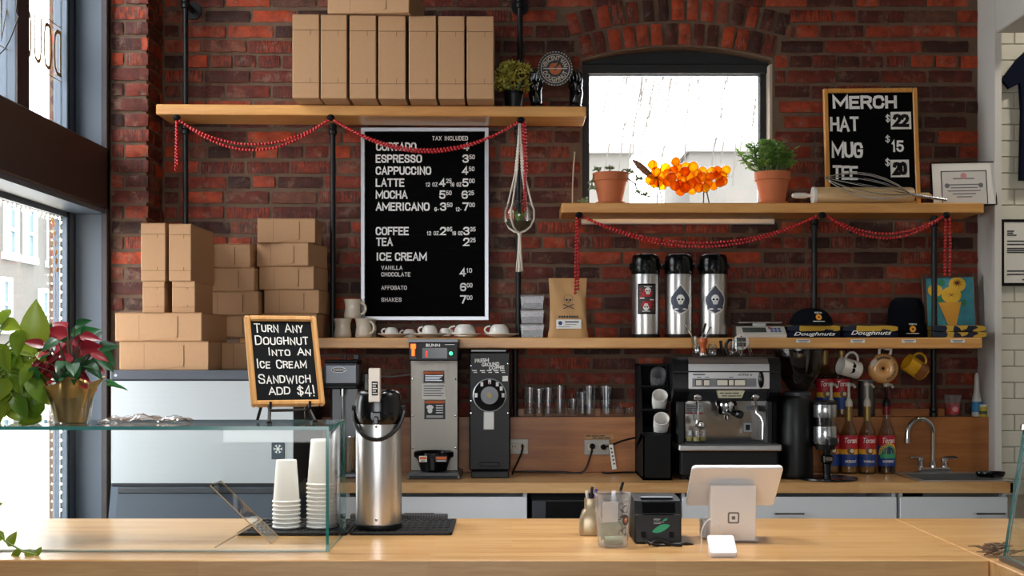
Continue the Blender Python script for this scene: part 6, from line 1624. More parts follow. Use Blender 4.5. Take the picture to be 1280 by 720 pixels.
# --- espresso machine
EY = -.50; q = Loc(910, EY, CZs)
t = thing('espresso_machine', 'one group espresso machine in steel and black beside the cup organizer', 'espresso machine', (q.x0, q.Y, CZs))
b = MB(); b.box(q.x(850), q.x(975), .01, .36, .012, q.z(562), .012); b.box(q.x(849, .3), q.x(972, .3), .25, .36, .02, q.z(450, .25), .01); b.build('body', BLACK, t)
for dx in (-.18, .18):
    for dy in (.06, .33):
        b = MB(); b.tube([(dx, dy, 0), (dx, dy, .014)], .02, 14); b.build('foot', RUBBER, t)
b = MB(); b.box(q.x(848), q.x(976.5), -.022, .26, q.z(563.5), q.z(555.5), .005); tr_ = b.build('drip_tray', STEELH, t)
b = MB()
for i in range(16): b.box(q.x(856), q.x(966), .0+.015*i, .006+.015*i, q.z(555.5)-.0005, q.z(555.5)+.0025)
b.build('grate', GREYD, tr_, ang=None)
b = MB(); b.box(q.x(853, .24), q.x(958, .24), .238, .25, q.z(553, .24), q.z(500, .24)); sp_ = b.build('splash_panel', plain('mirror_steel', '#a8a5a0', .16, 1), t)
b = MB()
for (p0, p1) in ((845.5, 857), (957.5, 967)): b = MB(); b.box(q.x(p0, .06), q.x(p1, .06), .06, .26, q.z(556, .06), q.z(498, .06), .008); b.build('side_column', BLACK, t)
b = MB()
chk = [(.0, q.z(484)), (-.015, q.z(490)), (.05, q.z(503)), (.30, q.z(503)), (.36, q.z(470)), (.36, q.z(450)), (.30, q.z(446)), (.03, q.z(447)), (.0, q.z(455))]
b.prism(chk, 'x', q.x(841), q.x(861)); b.build('cheek', plain('cheek_black', '#0c0d11', .35), t, ang=50); b = MB(); b.prism(chk, 'x', q.x(961), q.x(976)); b.build('cheek', plain('cheek_black', '#0c0d11', .35), t, ang=50)
pan = [(.03, q.z(448)), (.0, q.z(455)), (-.006, q.z(466)), (-.004, q.z(486)), (.02, q.z(489)), (.30, q.z(489)), (.30, q.z(448))]
b = MB(); b.prism(pan, 'x', q.x(860.5), q.x(961.5)); fp = b.build('front_panel', STEELH, t, ang=20)
b = MB(); b.tube([(q.x(843), -.012, q.z(464.5)), (q.x(972), -.012, q.z(464.5))], .0032, 8); b.build('rail', CHROME, t)
b = MB(); b.prism([(.02, q.z(489)), (.06, q.z(502)), (.25, q.z(502)), (.25, q.z(489))], 'x', q.x(858), q.x(963)); b.build('under_panel', GREYD, t, ang=None)
def pn(py): return -.0075 if py > 466 else -.007
b = MB(); b.box(q.x(865), q.x(945), -.0085, -.004, q.z(483.5), q.z(473)); bp = b.build('button_strip', GREYM, fp, ang=None)
for i, (p0, p1) in enumerate(((869.5, 876.5), (879.5, 886.5), (896, 909), (910.5, 916.5), (918, 931))):
    b = MB(); b.box(q.x(p0-.7), q.x(p1+.7), -.0105, -.008, q.z(482.5), q.z(474.2), .001); bb = b.build('button_frame', BLACK, bp)
    b = MB(); b.box(q.x(p0), q.x(p1), -.0135, -.0104, q.z(481.7), q.z(475), .0015); b.build('button', plain('button_ivory', '#d9d2c0', .4), bb)
b = MB()
for (p0, p1, y0_, y1_) in ((866, 881, 467.4, 468.8), (871, 876, 471.2, 472), (881, 886, 471.2, 472), (911, 916, 471.2, 472)): b.box(q.x(p0), q.x(p1), -.0085, -.006, q.z(y1_), q.z(y0_))
write(b, 'APPIA II', q.x(921.5), q.x(940), q.z(469.8), q.z(467), -.0085, .02, .2); b.build('lettering', DGREYPR, fp, ang=None)
b = MB(); b.ball((0, 0, 0), 1, 20, 12, sx=.013, sy=.016, sz=.036); b.v = [(v[0]+q.x(950.5), v[1]-.014, v[2]+q.z(474.5)) for v in b.v]; b.build('steam_knob', BLACKG, t)
b = MB(); b.prism([(q.x(899), q.z(497.5)), (q.x(927), q.z(497.5)), (q.x(931), q.z(488)), (q.x(896), q.z(488))], 'y', -.004, .03); pl_ = b.build('badge_plate', plain('badge_cream', '#b8b294', .5), t, ang=None)
b = MB(); [b.box(q.x(a), q.x(a+w_), -.005, -.0042, q.z(y_+1.2), q.z(y_)) for a, w_, y_ in ((899.5, 5, 490.8), (905.5, 9, 490.9), (915.5, 8, 490.8), (902, 7, 494.2), (910, 10, 494.3), (921, 5, 494.2))]; b.build('badge_lettering', DGREYPR, pl_, ang=None)
b = MB(); b.lathe([(.045, 0), (.045, .02), (.038, .035)], 28, (q.x(908, .11), .11, q.z(507, .11))); b.build('group_head', CHROME, t)
b = MB(); g0 = Vector((q.x(908, .11), .11, q.z(510, .11))); b.lathe([(.030, -.028), (.036, -.02), (.038, .012)], 26, tuple(g0)); b.tube([g0+Vector((0, -.03, -.01)), g0+Vector((.012, -.06, -.014))], .008, 10); b.tube([g0+Vector((0, 0, -.028)), g0+Vector((0, -.005, -.05))], .009, 10); pf = b.build('portafilter', CHROME, t)
b = MB(); b.tube([g0+Vector((.012, -.06, -.014)), g0+Vector((.022, -.09, -.018)), g0+Vector((.034, -.135, -.022)), g0+Vector((.036, -.145, -.022))], [.011, .015, .018, .010], 14); b.build('handle', BLACKG, pf)
for (px, tip, by) in ((872.5, (870, 533), 0), (945.5, (953, 549), 1)):
    b = MB(); b.lathe([(.016, 0), (.020, .006), (.020, .018), (.012, .024)], 18, (q.x(px), .02, q.z(500))); b.build('wand_joint', CHROME, t)
    b = MB(); 
    pts = [(q.x(px), .02, q.z(500)), (q.x(px), .012, q.z(508)), (q.x(px+(0 if not by else 0)), .01, q.z(516))]+([(q.x(872), .01, q.z(528)), (q.x(tip[0]), .0, q.z(tip[1]))] if not by else [(q.x(951), .005, q.z(521)), (q.x(953.5), .0, q.z(528)), (q.x(953), -.002, q.z(tip[1]))])
    b.tube(pts, .0055 if not by else .005, 10); b.build('steam_wand', CHROME, t)
b = MB(); b.ball((q.x(877.5), .03, q.z(532)), .019, 18, 10, sy=.5); b.tube([(q.x(869), .02, q.z(526)), (q.x(866), .02, q.z(512))], .004, 8); b.build('spoon_rest', CHROME, t)
sticker(sp_, q, 857, 879, 505, 517, .238, plain('notice_white', '#cfcfcb', .6), None, 3, GREYPR); b = MB(); b.box(q.x(857, .238), q.x(879, .238), .236, .2366, q.z(517.5, .238), q.z(515.5, .238)); b.build('red_band', REDP, sp_, ang=None)
sticker(sp_, q, 931, 952, 506, 514, .238, plain('notice_grey', '#a9a9a6', .5), None, 2, GREYPR)
b = MB(); b.box(q.x(929, .238), q.x(939.5, .238), .230, .2378, q.z(540, .238), q.z(528, .238), .002); sw = b.build('switch_plate', ALU, sp_)
b = MB(); b.box(q.x(931.5, .238), q.x(937, .238), .226, .230, q.z(537.5, .238), q.z(530.5, .238), .001); b.build('switch', BLACK, sw)
b = MB()
for i in range(18): b.tube([(q.x(860)+.02*i, .03, q.z(447)), (q.x(860)+.02*i, .30, q.z(447))], .002, 5)
b.tube([(q.x(845), .02, q.z(446.5)), (q.x(845), .33, q.z(446.5)), (q.x(970), .33, q.z(446.5)), (q.x(970), .02, q.z(446.5))], .0025, 6, closed=True); b.build('cup_rack', CHROME, t)
ETOP = CZs+q.z(446)+.0015
def etop(px, dy): return (q.x0+q.x(px, dy), q.Y+dy, ETOP+.002)
# shot glasses on the drip tray
TRZ = CZs+q.z(555.5)+.0032
for i, (px, dy, nm) in enumerate(((861.5, .05, 'leftmost'), (870.5, .03, 'middle'), (879, .06, 'rightmost'))):
    o = thing('shot_glass', nm+' of three small shot glasses on the drip tray', 'glass', (q.x0+q.x(px, dy), q.Y+dy, TRZ), group='shot glasses on the drip tray')
    b = MB(); b.lathe([(.013, 0), (.014, .003), (.017, .052), (.0155, .052), (.012, .008), (0, .008)], 18); b.build('wall', CUPG, o)
    b = MB(); b.lathe([(.0118, .009), (.0135, .026), (0, .026)], 16); b.build('espresso_water', plain('pale_yellow_liquid', '#b8ac62', .2), o)
# on top of the machine
o = thing('spoon_glass', 'glass of steel spoons on top of the espresso machine', 'glass', etop(873, .10))
b = MB(); b.lathe([(.024, 0), (.026, .003), (.033, .085), (.031, .085), (.024, .006), (0, .006)], 24); b.build('glass', CUPG, o)
for i, (a, l) in enumerate(((R(200), .145), (R(160), .14), (R(60), .135), (R(15), .13))):
    tp = Vector((.03*math.cos(a), .01*math.sin(a)-.005, .08)); bt = Vector((-.010*math.cos(a), .008*math.sin(a), .012)); d = (tp-bt).normalized()
    b = MB(); b.tube([bt+d*.02, tp, bt+d*l*.96, bt+d*l], [.003, .003, .0055, .003], 8); b.ball(tuple(bt+d*.012), .011, 10, 6, sy=.4); b.build('spoon', CHROME, o)
o = thing('tamper', 'small turned orange wooden tamper on top of the espresso machine', 'tamper', etop(879, .045))
b = MB(); b.lathe([(.014, .012), (.012, .02), (.0105, .03), (.014, .045), (.0185, .058), (.0195, .068), (.017, .076), (0, .079)], 24); b.build('handle', plain('orange_wood', '#b5521f', .3, coat=.4), o)
b = MB(); b.lathe([(.017, 0), (.018, .002), (.018, .010), (.014, .014)], 24); b.build('foot', CHROME, o)
o = thing('small_glass', 'small clear glass right of the wooden tamper', 'glass', etop(890.5, .06))
b = MB(); b.lathe([(.022, 0), (.023, .003), (.020, .035), (.016, .046), (.0165, .052), (.014, .052), (.018, .03), (.02, .006), (0, .006)], 22); b.build('wall', CUPG, o)
o = thing('glass_pitcher', 'clear pitcher with black handle on top of the espresso machine', 'pitcher', etop(920, .10))
b = MB(); b.lathe([(.036, 0), (.037, .003), (.030, .065), (.030, .07), (.028, .07), (.034, .008), (0, .008)], 26); b.build('wall', CUPG, o)
b = MB(); b.tube([(-.022, -.018, .068), (-.036, -.022, .068), (-.046, -.022, .05), (-.048, -.022, .025), (-.04, -.022, .006), (-.056, -.022, .004), (-.066, -.022, .03), (-.07, -.022, .066)], .007, 10); b.build('handle', BLACK, o)
o = thing('dial_thermometer', 'round white dial thermometer clipped above the machine top', 'thermometer', etop(926, .17))
b = MB(); b.tube([(.015, -.004, .062), (.032, 0, .034), (.045, .004, .0)], .0025, 6); b.tube([(.03, -.004, .06), (.055, .004, .0)], .002, 6); b.build('stem', CHROME, o)
b = MB(); b.tube([(0, .0, .06), (0, -.008, .06)], .034, 30); dk = b.build('case', CERAM, o)
b = MB(); b.box(-.020, .020, -.010, -.008, .062, .080); b.box(-.020, .020, -.010, -.008, .040, .058); b.build('gauge_print', DGREYPR, dk, ang=None)
b = MB(); b.box(-.004, .004, -.011, -.009, .083, .088); b.build('red_mark', REDP, dk, ang=None)
# --- bean grinder with hopper
q = Loc(1008, -.48, CZs)
t = thing('bean_grinder', 'black espresso bean grinder with smoked hopper beside the syrup bottles', 'grinder', (q.x0, q.Y, CZs))
b = MB(); b.lathe([(.072, .0), (.076, .003), (.078, .02), (.076, .18), (.074, .34), (.066, .355), (0, .355)], 36, (q.x(1000), .10, 0), sy=1.2); b.build('body', BLACK, t, ang=50)
hz = q.z(490); 
b = MB(); b.lathe([(.035, hz), (.05, hz+.02), (.088, hz+.08), (.103, hz+.13), (.106, q.z(438)), (.103, q.z(438)), (.085, hz+.08), (.045, hz+.022), (.03, hz+.004)], 36, (q.x(1005), .10, 0), cap=False); b.build('hopper', SMOKE, t)
b = MB(); b.lathe([(.103, 0), (.108, .002), (.108, .010), (0, .014)], 36, (q.x(1005), .10, q.z(439))); b.build('hopper_lid', BLACKG, t)
b = MB(); b.lathe([(.032, hz+.006), (.047, hz+.024), (.075, hz+.066), (0, hz+.078)], 30, (q.x(1005), .10, 0)); b.build('beans', plain('roast_beans', '#241711', .6, var=.6, scale=110, bump=1), t)
b = MB(); b.lathe([(.06, hz-.018), (.06, hz-.004), (.045, hz+.002)], 30, (q.x(1003), .10, 0)); b.build('collar', GREYD, t)
dc = (q.x(1033), .02, 0)
b = MB(); b.lathe([(.048, q.z(522)), (.050, q.z(521)), (.050, q.z(506)), (.048, q.z(505)), (0, q.z(504))], 32, dc); b.lathe([(.046, q.z(555)), (.050, q.z(552)), (.050, q.z(534)), (.048, q.z(533)), (0, q.z(533))], 32, dc); b.build('doser', plain('doser_steel', '#b9bbbd', .22, .9), t)
b = MB(); b.lathe([(.048, q.z(533)), (.048, q.z(522))], 32, dc, cap=False); b.build('doser_window', CUPG, t)
b = MB(); b.lathe([(.052, q.z(505.5)), (.053, q.z(502.5)), (.048, q.z(501)), (0, q.z(501))], 32, dc); b.box(dc[0]-.03, dc[0]+.03, .04, .12, q.z(560), q.z(502)); b.build('doser_lid', BLACK, t)
b = MB(); b.lathe([(.040, q.z(562)), (.045, q.z(555)), (0, q.z(554))], 28, dc); b.box(dc[0]-.012, dc[0]+.028, -.09, -.02, q.z(556), q.z(546), .006); b.build('doser_lever', BLACK, t)
b = MB(); b.lathe([(.016, q.z(597)), (.017, q.z(580)), (.026, q.z(577)), (.026, q.z(570)), (.014, q.z(568)), (.016, q.z(562))], 22, (dc[0]+.003, .0, 0)); b.build('fork', BLACKG, t)
b = MB(); b.box(dc[0]-.012, dc[0]+.018, -.028, -.024, q.z(575), q.z(571)); b.build('steel_clip', CHROME, t)
b = MB(); b.lathe([(.122, 0), (.126, .003), (.124, .009), (.10, .012), (.02, .016), (0, .016)], 44, (q.x(1036), .025, 0)); b.build('base_plate', BLACKG, t)
# --- syrup bottles
LABR, LABB, LABY = plain('label_red', '#b5202c', .5), plain('label_blue', '#1e3f86', .5), plain('label_yellow', '#e3a92d', .5)
SYR = thin_glass('bottle_glass', (.93, .90, .84, 1), 1.5, .02, .05)
PUMPW = plain('pump_ivory', '#d9d3c6', .4)
def bottle(label, px, Y, z, word, kind='std', pump='white', dark=False, name='syrup_bottle'):
    t = thing(name, label, 'bottle', (X(px, Y), Y, z), group='syrup bottles')
    r = .0385
    b = MB(); b.lathe([(r*.9, 0), (r, .006), (r, .175), (r*.86, .195), (r*.5, .222), (.0145, .245), (.0135, .29), (.0145, .292), (.0145, .30), (.012, .30), (.011, .29), (.012, .245), (r*.82, .19), (r*.95, .17), (r*.95, .008), (0, .006)], 28); b.build('glass', SYR, t, ang=50)
    b = MB(); b.lathe([(r*.93, .009), (r*.93, .055 if not dark else .16), (0, .056 if not dark else .161)], 24); b.build('syrup', plain('syrup_dark', '#2a0d0c', .2) if dark else plain('syrup_amber', '#8a6434', .2), t)
    if not dark:
        b = MB(); b.lathe([(.0152, .236), (.0155, .30), (.013, .302)], 20); b.build('foil', plain('foil_gold', '#a3854a', .4, .5), t)
    else:
        b = MB(); b.lathe([(.0155, .262), (.0157, .30), (.013, .302)], 20); b.build('foil', plain('foil_red', '#7a1f22', .45, .2), t)
    f = wrap(r+.0007); z0, z1 = .034, .172
    b = MB(); rows(b, [(z0, -.058, .058), (z1, -.058, .058)], 0, f, 14); lb = b.build('label', LABB, t, ang=None)
    if kind == 'std':
        b = MB(); rows(b, [(z0+.074, -.058, .058), (z1, -.058, .058)], -.0004, f, 14); b.build('red_field', LABR, lb, ang=None)
        b = MB(); rows(b, [(z0+.054, -.058, .058), (z0+.076, -.058, .058)], -.0006, f, 14); b.build('yellow_band', LABY, lb, ang=None)
        b = MB(); rows(b, ell_rows(0, z0+.068, .017, .016, 8), -.0009, f, 4); b.build('crest', plain('crest_brown', '#6d4a2a', .6), lb, ang=None)
        b = MB(); rows(b, ell_rows(.004, z0+.070, .009, .009, 6), -.0012, f, 3); b.build('crest_figure', plain('crest_cream', '#d9c9a5', .6), lb, ang=None)
    else:
        b = MB(); rows(b, [(z1-.045, -.058, .058), (z1, -.058, .058)], -.0004, f, 14); b.build('red_field', LABR, lb, ang=None)
        for rr_, m_ in ((.050, LABY), (.042, GREENP), (.034, plain('label_dark_blue', '#22355c', .5))):
            b = MB(); rows(b, [(z0+.05, -rr_, rr_)]+[(z0+.05+.055*rr_/.05*math.sin(R(15*k)), -rr_*math.cos(R(15*k)), rr_*math.cos(R(15*k))+1e-4) for k in range(1, 7)], -.0005-.0003*(.05-rr_)*100*.1, f, 8); b.build('rainbow', m_, lb, ang=None)
        b = MB(); rows(b, [(z0+.036, -.04, .04), (z0+.056, -.04, .04)], -.001, f, 8); b.build('meadow', GREENP, lb, ang=None)
    b = MB(); write(b, 'Torani', -.028, .032, z1-.034, z1-.010, -.0010, .012, .25, fn=f); word and write(b, word, -.026, .026, z0+.017, z0+.028, -.0010, .02, fn=f); b.build('lettering', LETTER, lb, ang=None)
    if pump:
        m_ = PUMPW if pump == 'white' else BLACK
        b = MB(); b.lathe([(.0165, .300), (.017, .302), (.016, .322), (.009, .335), (.006, .34), (.006, .392)], 18); b.build('pump_collar', m_, t)
        b = MB(); b.lathe([(.008, .388), (.013, .392), (.013, .404), (.008, .408), (0, .409)], 18); b.tube([(0, 0, .398), (.012, -.03, .398), (.016, -.045, .388)], .006, 8); b.build('pump_head', m_ if pump == 'white' else PUMPW, t)
    return t
BTY = -.19
bottle('syrup bottle with white pump and HAZELNUT on its blue label, beside the grinder', 1061, BTY, CZs, 'HAZELNUT')
bottle('syrup bottle with white pump and VANILLA on its blue label', 1084, BTY, CZs, 'VANILLA')
bottle('dark syrup bottle with black pump and rainbow label, nearest the sink', 1108, BTY, CZs, 'RASPBERRY', 'rainbow', 'black', True)
bottle('syrup bottle mostly hidden behind the grinder doser', 1039, BTY+.02, CZs, '')
bottle('syrup bottle on the back ledge behind the grinder, left one', 1031, -.072, LZ, '', pump=None)
bottle('syrup bottle on the back ledge behind the grinder, right one under the white mug', 1052, -.072, LZ, '', pump=None)
t = thing('steel_pitcher', 'tall steel pitcher on the ledge under the doughnut mug', 'pitcher', (X(1083, -.075), -.075, LZ))
hz = Z(476, -.075)-LZ
b = MB(); b.lathe([(.036, 0), (.038, .003), (.036, hz-.01), (.038, hz), (.034, hz), (.033, .01), (0, .01)], 28); b.build('body', STEELD, t)
b = MB(); b.box(-.05, .03, -.04, .03, hz+.0005, hz+.006, .002); b.build('lid', STEELH, t)
# --- hanging mugs
def hook(px, Y):
    b = MB(); x, z = 0, 0; b.tube([(0, 0, .0), (0, 0, -.008), (.006, 0, -.016), (0, 0, -.022), (-.007, 0, -.016)], .0018, 6); b.tube([(0, 0, .0005), (0, 0, -.002)], .006, 8)
    return b.build('hook', BLACKM, sh_low, (X(px, Y)-sh_low.location.x, Y-sh_low.location.y, -.0495))
ZU = ZL-.05
MGY = -.24
def mug_at(name, label, px, py, th, ry=0):
    return thing(name, label, 'mug', (X(px, MGY), MGY, Z(py, MGY)), rot=(0, th, ry), group='mugs hanging under the shelf')
hook(1064, MGY); hook(1103, MGY); hook(1143, MGY)
def mugbody(b, r=.038, h=.088): b.lathe([(r*.9, -h/2), (r*.98, -h/2+.004), (r, -h/2+.01), (r, h/2), (r*.93, h/2), (r*.92, -h/2+.008), (0, -h/2+.008)], 32)
t = mug_at('hanging_mug', 'white mug with a black moustache hanging on its side under the shelf', 1062, 460, R(-76), R(14))
b = MB(); mugbody(b, .040, .094); b.build('body', CERAM, t, ang=50)
b = MB(); mug_ring(b, .0385, -.032, .030, .036, .0055, 0); b.build('handle', CERAM, t, ang=60)
f = wrap(.0405)
b = MB()   # moustache, laid across the side that faces the room
mf = lambda p: (lambda w: (-w[1]*0+w[0], w[1], w[2]))(f((p[2]*1.0, p[1], p[0])))
for s_ in (-1, 1):
    rows(b, [(s_*.0+s_*.001, -.006, .006), (s_*.008, -.009, .007), (s_*.016, -.009, .003), (s_*.022, -.004, .006), (s_*.027, .004, .010), (s_*.029, .011, .013)], -.0003, mf, 4)
b.build('moustache_print', BLACKM, t, ang=None)
t = mug_at('doughnut_mug', 'tan doughnut shaped mug with a bite mark hanging in the middle', 1104, 460.5, 0, R(-8))
b = MB(); n1, n2 = 40, 16
def tor(u, v):
    a, c_ = 2*PI*u, 2*PI*v; r_ = .036+.031*math.cos(c_); bite = 1-.13*max(0, math.cos(a-R(148)))**14*(r_ > .045)
    return (r_*bite*math.cos(a), .030*math.sin(c_)*.95, r_*bite*math.sin(a))
b.grid(n1, n2, tor); b.build('body', plain('doughnut_tan', '#cf9a5b', .25, coat=.3, var=.06, scale=30), t, ang=70)
b = MB(); b.tube([(0, .008, 0), (0, .014, 0)], .012, 14); b.build('hole', plain('hole_dark', '#2a1a12', .8), t)
b = MB(); b.tube([(-.015, .01, .058), (-.016, .01, .084), (.0, .01, .090), (.022, .01, .086), (.036, .01, .084), (.033, .01, .066), (.024, .01, .055)], .0065, 10); b.build('handle', CERAM, t)
b = MB()
def onring(p): 
    a, r_ = p[0], p[2]; k = max(-1, min(1, (r_-.036)/.031)); return (r_*math.cos(a), -.0285*math.sqrt(max(0, 1-k*k))-.0012, r_*math.sin(a))
write(b, 'MMMMM', R(135), R(58), .043, .054, 0, .03, fn=onring); write(b, 'DONUTS', R(-75), R(25), .044, .054, 0, .03, fn=lambda p: onring((p[0], 0, .098-p[2])))
b.build('lettering', DGREYPR, t, ang=None)
b = MB(); rows(b, ell_rows(0, 0, .012, .017, 8), 0, lambda p: onring((R(150)+p[2]*22, 0, .052+p[0]*.9)), 4); b.build('bite_mark', plain('bite_cream', '#b9ab97', .5), t, ang=None)
t = mug_at('hanging_mug', 'plain yellow and brown mug hanging tilted, rightmost under the shelf', 1144, 459.5, R(-58), R(12))
b = MB(); mugbody(b, .040, .098); b.build('body', plain('yellow_glaze', '#cf9a1e', .2, coat=.3), t, ang=50)
b = MB(); mug_ring(b, .0385, -.034, .034, .034, .0055, 0); b.build('handle', plain('yellow_glaze', '#cf9a1e', .2), t, ang=60)
f = wrap(.0404); b = MB(); rows(b, [(-.044, -.05, .03), (-.030, -.052, .036), (-.010, -.05, .03), (-.002, -.04, .02)], 0, f, 10); b.build('brown_patch', plain('brown_glaze', '#7d4a22', .3), t, ang=None)
# --- sink, tap, soap dish, ledge items
sx = (SKX0+SKX1)/2; sw_ = (SKX1-SKX0)/2; sy = (SKY0+SKY1)/2; sd = (SKY1-SKY0)/2
t = thing('sink', 'small stainless drop-in sink at the right end of the worktop', 'sink', (sx, sy, CZs))
b = MB(); e = .002
for (a0, a1, c0, c1) in ((-sw_-.022, sw_+.022, -sd-.02, -sd+.012), (-sw_-.022, sw_+.022, sd-.012, sd+.06), (-sw_-.022, -sw_+.012, -sd+.012, sd-.012), (sw_-.012, sw_+.022, -sd+.012, sd-.012)): b.box(a0, a1, c0, c1, 0, .0035)
b.build('rim', STEELH, t, ang=None)
b = MB(); i_ = .012
for (a0, a1, c0, c1, z0, z1) in ((-sw_+.004, -sw_+i_, -sd+.004, sd-.004, -.15, .001), (sw_-i_, sw_-.004, -sd+.004, sd-.004, -.15, .001), (-sw_+i_, sw_-i_, -sd+.004, -sd+i_, -.15, .001), (-sw_+i_, sw_-i_, sd-i_, sd-.004, -.15, .001), (-sw_+.004, sw_-.004, -sd+.004, sd-.004, -.155, -.15)): b.box(a0, a1, c0, c1, z0, z1)
b.build('basin', STEELD, t, ang=None)
b = MB(); b.tube([(0, 0, -.149), (0, 0, -.147)], .035, 20); b.build('drain', CHROME, t)
TPY = -.165; q = Loc(1166, TPY, CZs+.0035)
t = thing('sink_tap', 'chrome gooseneck tap with two lever handles behind the sink', 'tap', (q.x0, TPY, CZs+.0037))
b = MB(); b.box(q.x(1146), q.x(1188), -.026, .026, 0, .022, .008); b.build('base_plate', CHROME, t)
b = MB(); top = q.z(521); pts = [(0, 0, .02), (0, 0, top-.075)]
for i in range(1, 13):
    a = PI*i/12; pts.append((-.064+.064*math.cos(a), -.045*math.sin(a/2)*.9, top-.075+.067*math.sin(a)))
pts.append((-.128, -.042, top-.10)); b.tube(pts, .0105, 14); b.lathe([(.016, .018), (.014, .04), (.0115, .05)], 18); b.lathe([(.0125, 0), (.0125, .02)], 14, (-.128, -.042, top-.115)); b.build('gooseneck', CHROME, t)
for s_, px in ((-1, 1150.5), (1, 1180.5)):
    b = MB(); x = q.x(px); b.lathe([(.017, .02), (.013, .03), (.011, .045), (.016, .052), (.016, .064), (.008, .07)], 18, (x, 0, 0)); b.tube([(x+.006*s_*-1, -.004, .064), (x+s_*.035, -.012, .068), (x+s_*.052, -.016, .066)], [.007, .006, .007], 10); b.build('lever_handle', CHROME, t)
t = thing('soap_dish', 'black oval dish on the worktop right of the sink', 'dish', (X(1238, -.40), -.40, CZs+.0036))
b = MB(); b.lathe([(.05, 0), (.058, .004), (.064, .018), (.062, .024), (.054, .018), (0, .012)], 32, sx=1.0, sy=.55); b.build('dish', BLACKG, t)
t = thing('cup_with_red_lid', 'clear plastic cup holding a red round pot on the ledge above the sink', 'cup', (X(1191, -.072), -.072, LZ))
b = MB(); b.lathe([(.026, 0), (.028, .003), (.040, .098), (.038, .098), (.026, .006), (0, .006)], 24); b.build('cup', PLASTIC, t)
b = MB(); b.lathe([(.024, .008), (.030, .015), (.031, .05), (.026, .06), (0, .062)], 22); rp_ = b.build('red_pot', REDP, t)
b = MB(); flat(b, ellipse(0, .034, .013, .013, 16), -.0325); b.build('round_print', plain('pink_print', '#d98a8f', .5), rp_, ang=None)
t = thing('scrub_brush_bottle', 'slim white bottle with a blue and yellow band at the ledge end', 'bottle', (X(1221, -.072), -.072, LZ))
b = MB(); b.lathe([(.022, 0), (.023, .004), (.022, .07), (.014, .11), (.011, .15), (.0105, .185), (.006, .198), (0, .2)], 20); b.build('body', plain('bottle_white', '#c9c6bd', .35), t)
b = MB(); b.lathe([(.0236, .02), (.0232, .068)], 20, cap=False); b.build('blue_band', plain('band_blue', '#2b7fb0', .5), t)
t = thing('small_jar', 'tiny yellow labelled jar beside the slim white bottle', 'jar', (X(1229, -.10), -.10, LZ))
b = MB(); b.lathe([(.017, 0), (.018, .003), (.018, .042), (.015, .046), (0, .046)], 20); b.build('jar', plain('jar_yellow', '#c4ae3a', .4), t)
b = MB(); b.lathe([(.0186, .012), (.0186, .026)], 20, cap=False); b.build('label', plain('jar_label', '#4a4d3a', .6), t)
b = MB(); b.lathe([(.016, .0462), (.016, .056), (0, .057)], 20); b.build('cap', PAPER, t)
# ================================================================== FRONT COUNTER
FZs = FZ+.0008
# --- glass display case, left
CY0, CY1, CXR, CTOP, TH = -2.73, -2.41, -.458, 1.274, .007
CXL = -1.74
t = thing('display_case', 'long low glass display case on the left of the front counter', 'display case', ((CXL+CXR)/2, CY0, FZs))
ox, oy, oz = (CXL+CXR)/2, CY0, FZs
def pane(name, x0, x1, y0, y1, z0, z1, thin):
    """clear faces in slot 0, polished edges in slot 1; thin = axis of the thickness"""
    b = MB(); b.box(x0-ox, x1-ox, y0-oy, y1-oy, z0-oz, z1-oz)
    order = ['z', 'z', 'y', 'x', 'y', 'x']
    b.m = [0 if order[i] == thin else 1 for i in range(6)]
    return b.build(name, CASEM, t, ang=None, recalc=False)
pane('top_pane', CXL, CXR, CY0, CY1, CTOP-.009, CTOP, 'z')
pane('front_pane', CXL, CXR-TH-.001, CY0+.001, CY0+TH, FZs, CTOP-.0095, 'y')
pane('side_pane', CXR-TH, CXR, CY0+.001, CY1, FZs, CTOP-.0095, 'x')
b = MB(); b.box(CXL-ox, CXR-TH-.002-ox, .008, .012, 0, .004); b.build('floor_strip', plain('strip_cream', '#d8cdb8', .5), t, ang=None)
# slanted clear panels added in the case to draw glass door reflections
def slant(label, p, q, dep, m2, Y=-2.60):
    a = Vector((X(p[0], Y), Y, Z(p[1], Y))); c = Vector((X(q[0], Y), Y, max(FZs+.001, Z(q[1], Y)))); o = thing('reflection_panel', label, 'panel', tuple(c), group='slanted panels drawing door reflections')
    d = a-c; n = Vector((d.z, 0, -d.x)).normalized()*.003
    b = MB(); vs = [Vector((0, 0, 0)), d, d+Vector((0, dep, 0)), Vector((0, dep, 0))]; vs += [v+n for v in vs]
    b.add([tuple(v) for v in vs], [(0, 1, 2, 3), (7, 6, 5, 4), (0, 4, 5, 1), (1, 5, 6, 2), (2, 6, 7, 3), (3, 7, 4, 0)]); b.m = [0, 0, 1, 1, 1, 1]; b.build('panel', [GLASS, plain('reflection_edge', '#c9a77a', .3)], o, ang=None)
slant('clear panel drawing a door reflection, leaning down to the right inside the glass case', (262, 607), (337, 680), .12, None)
slant('clear panel drawing a door reflection, leaning left behind the other one in the case', (318, 655), (268, 684), .10, None, -2.715)
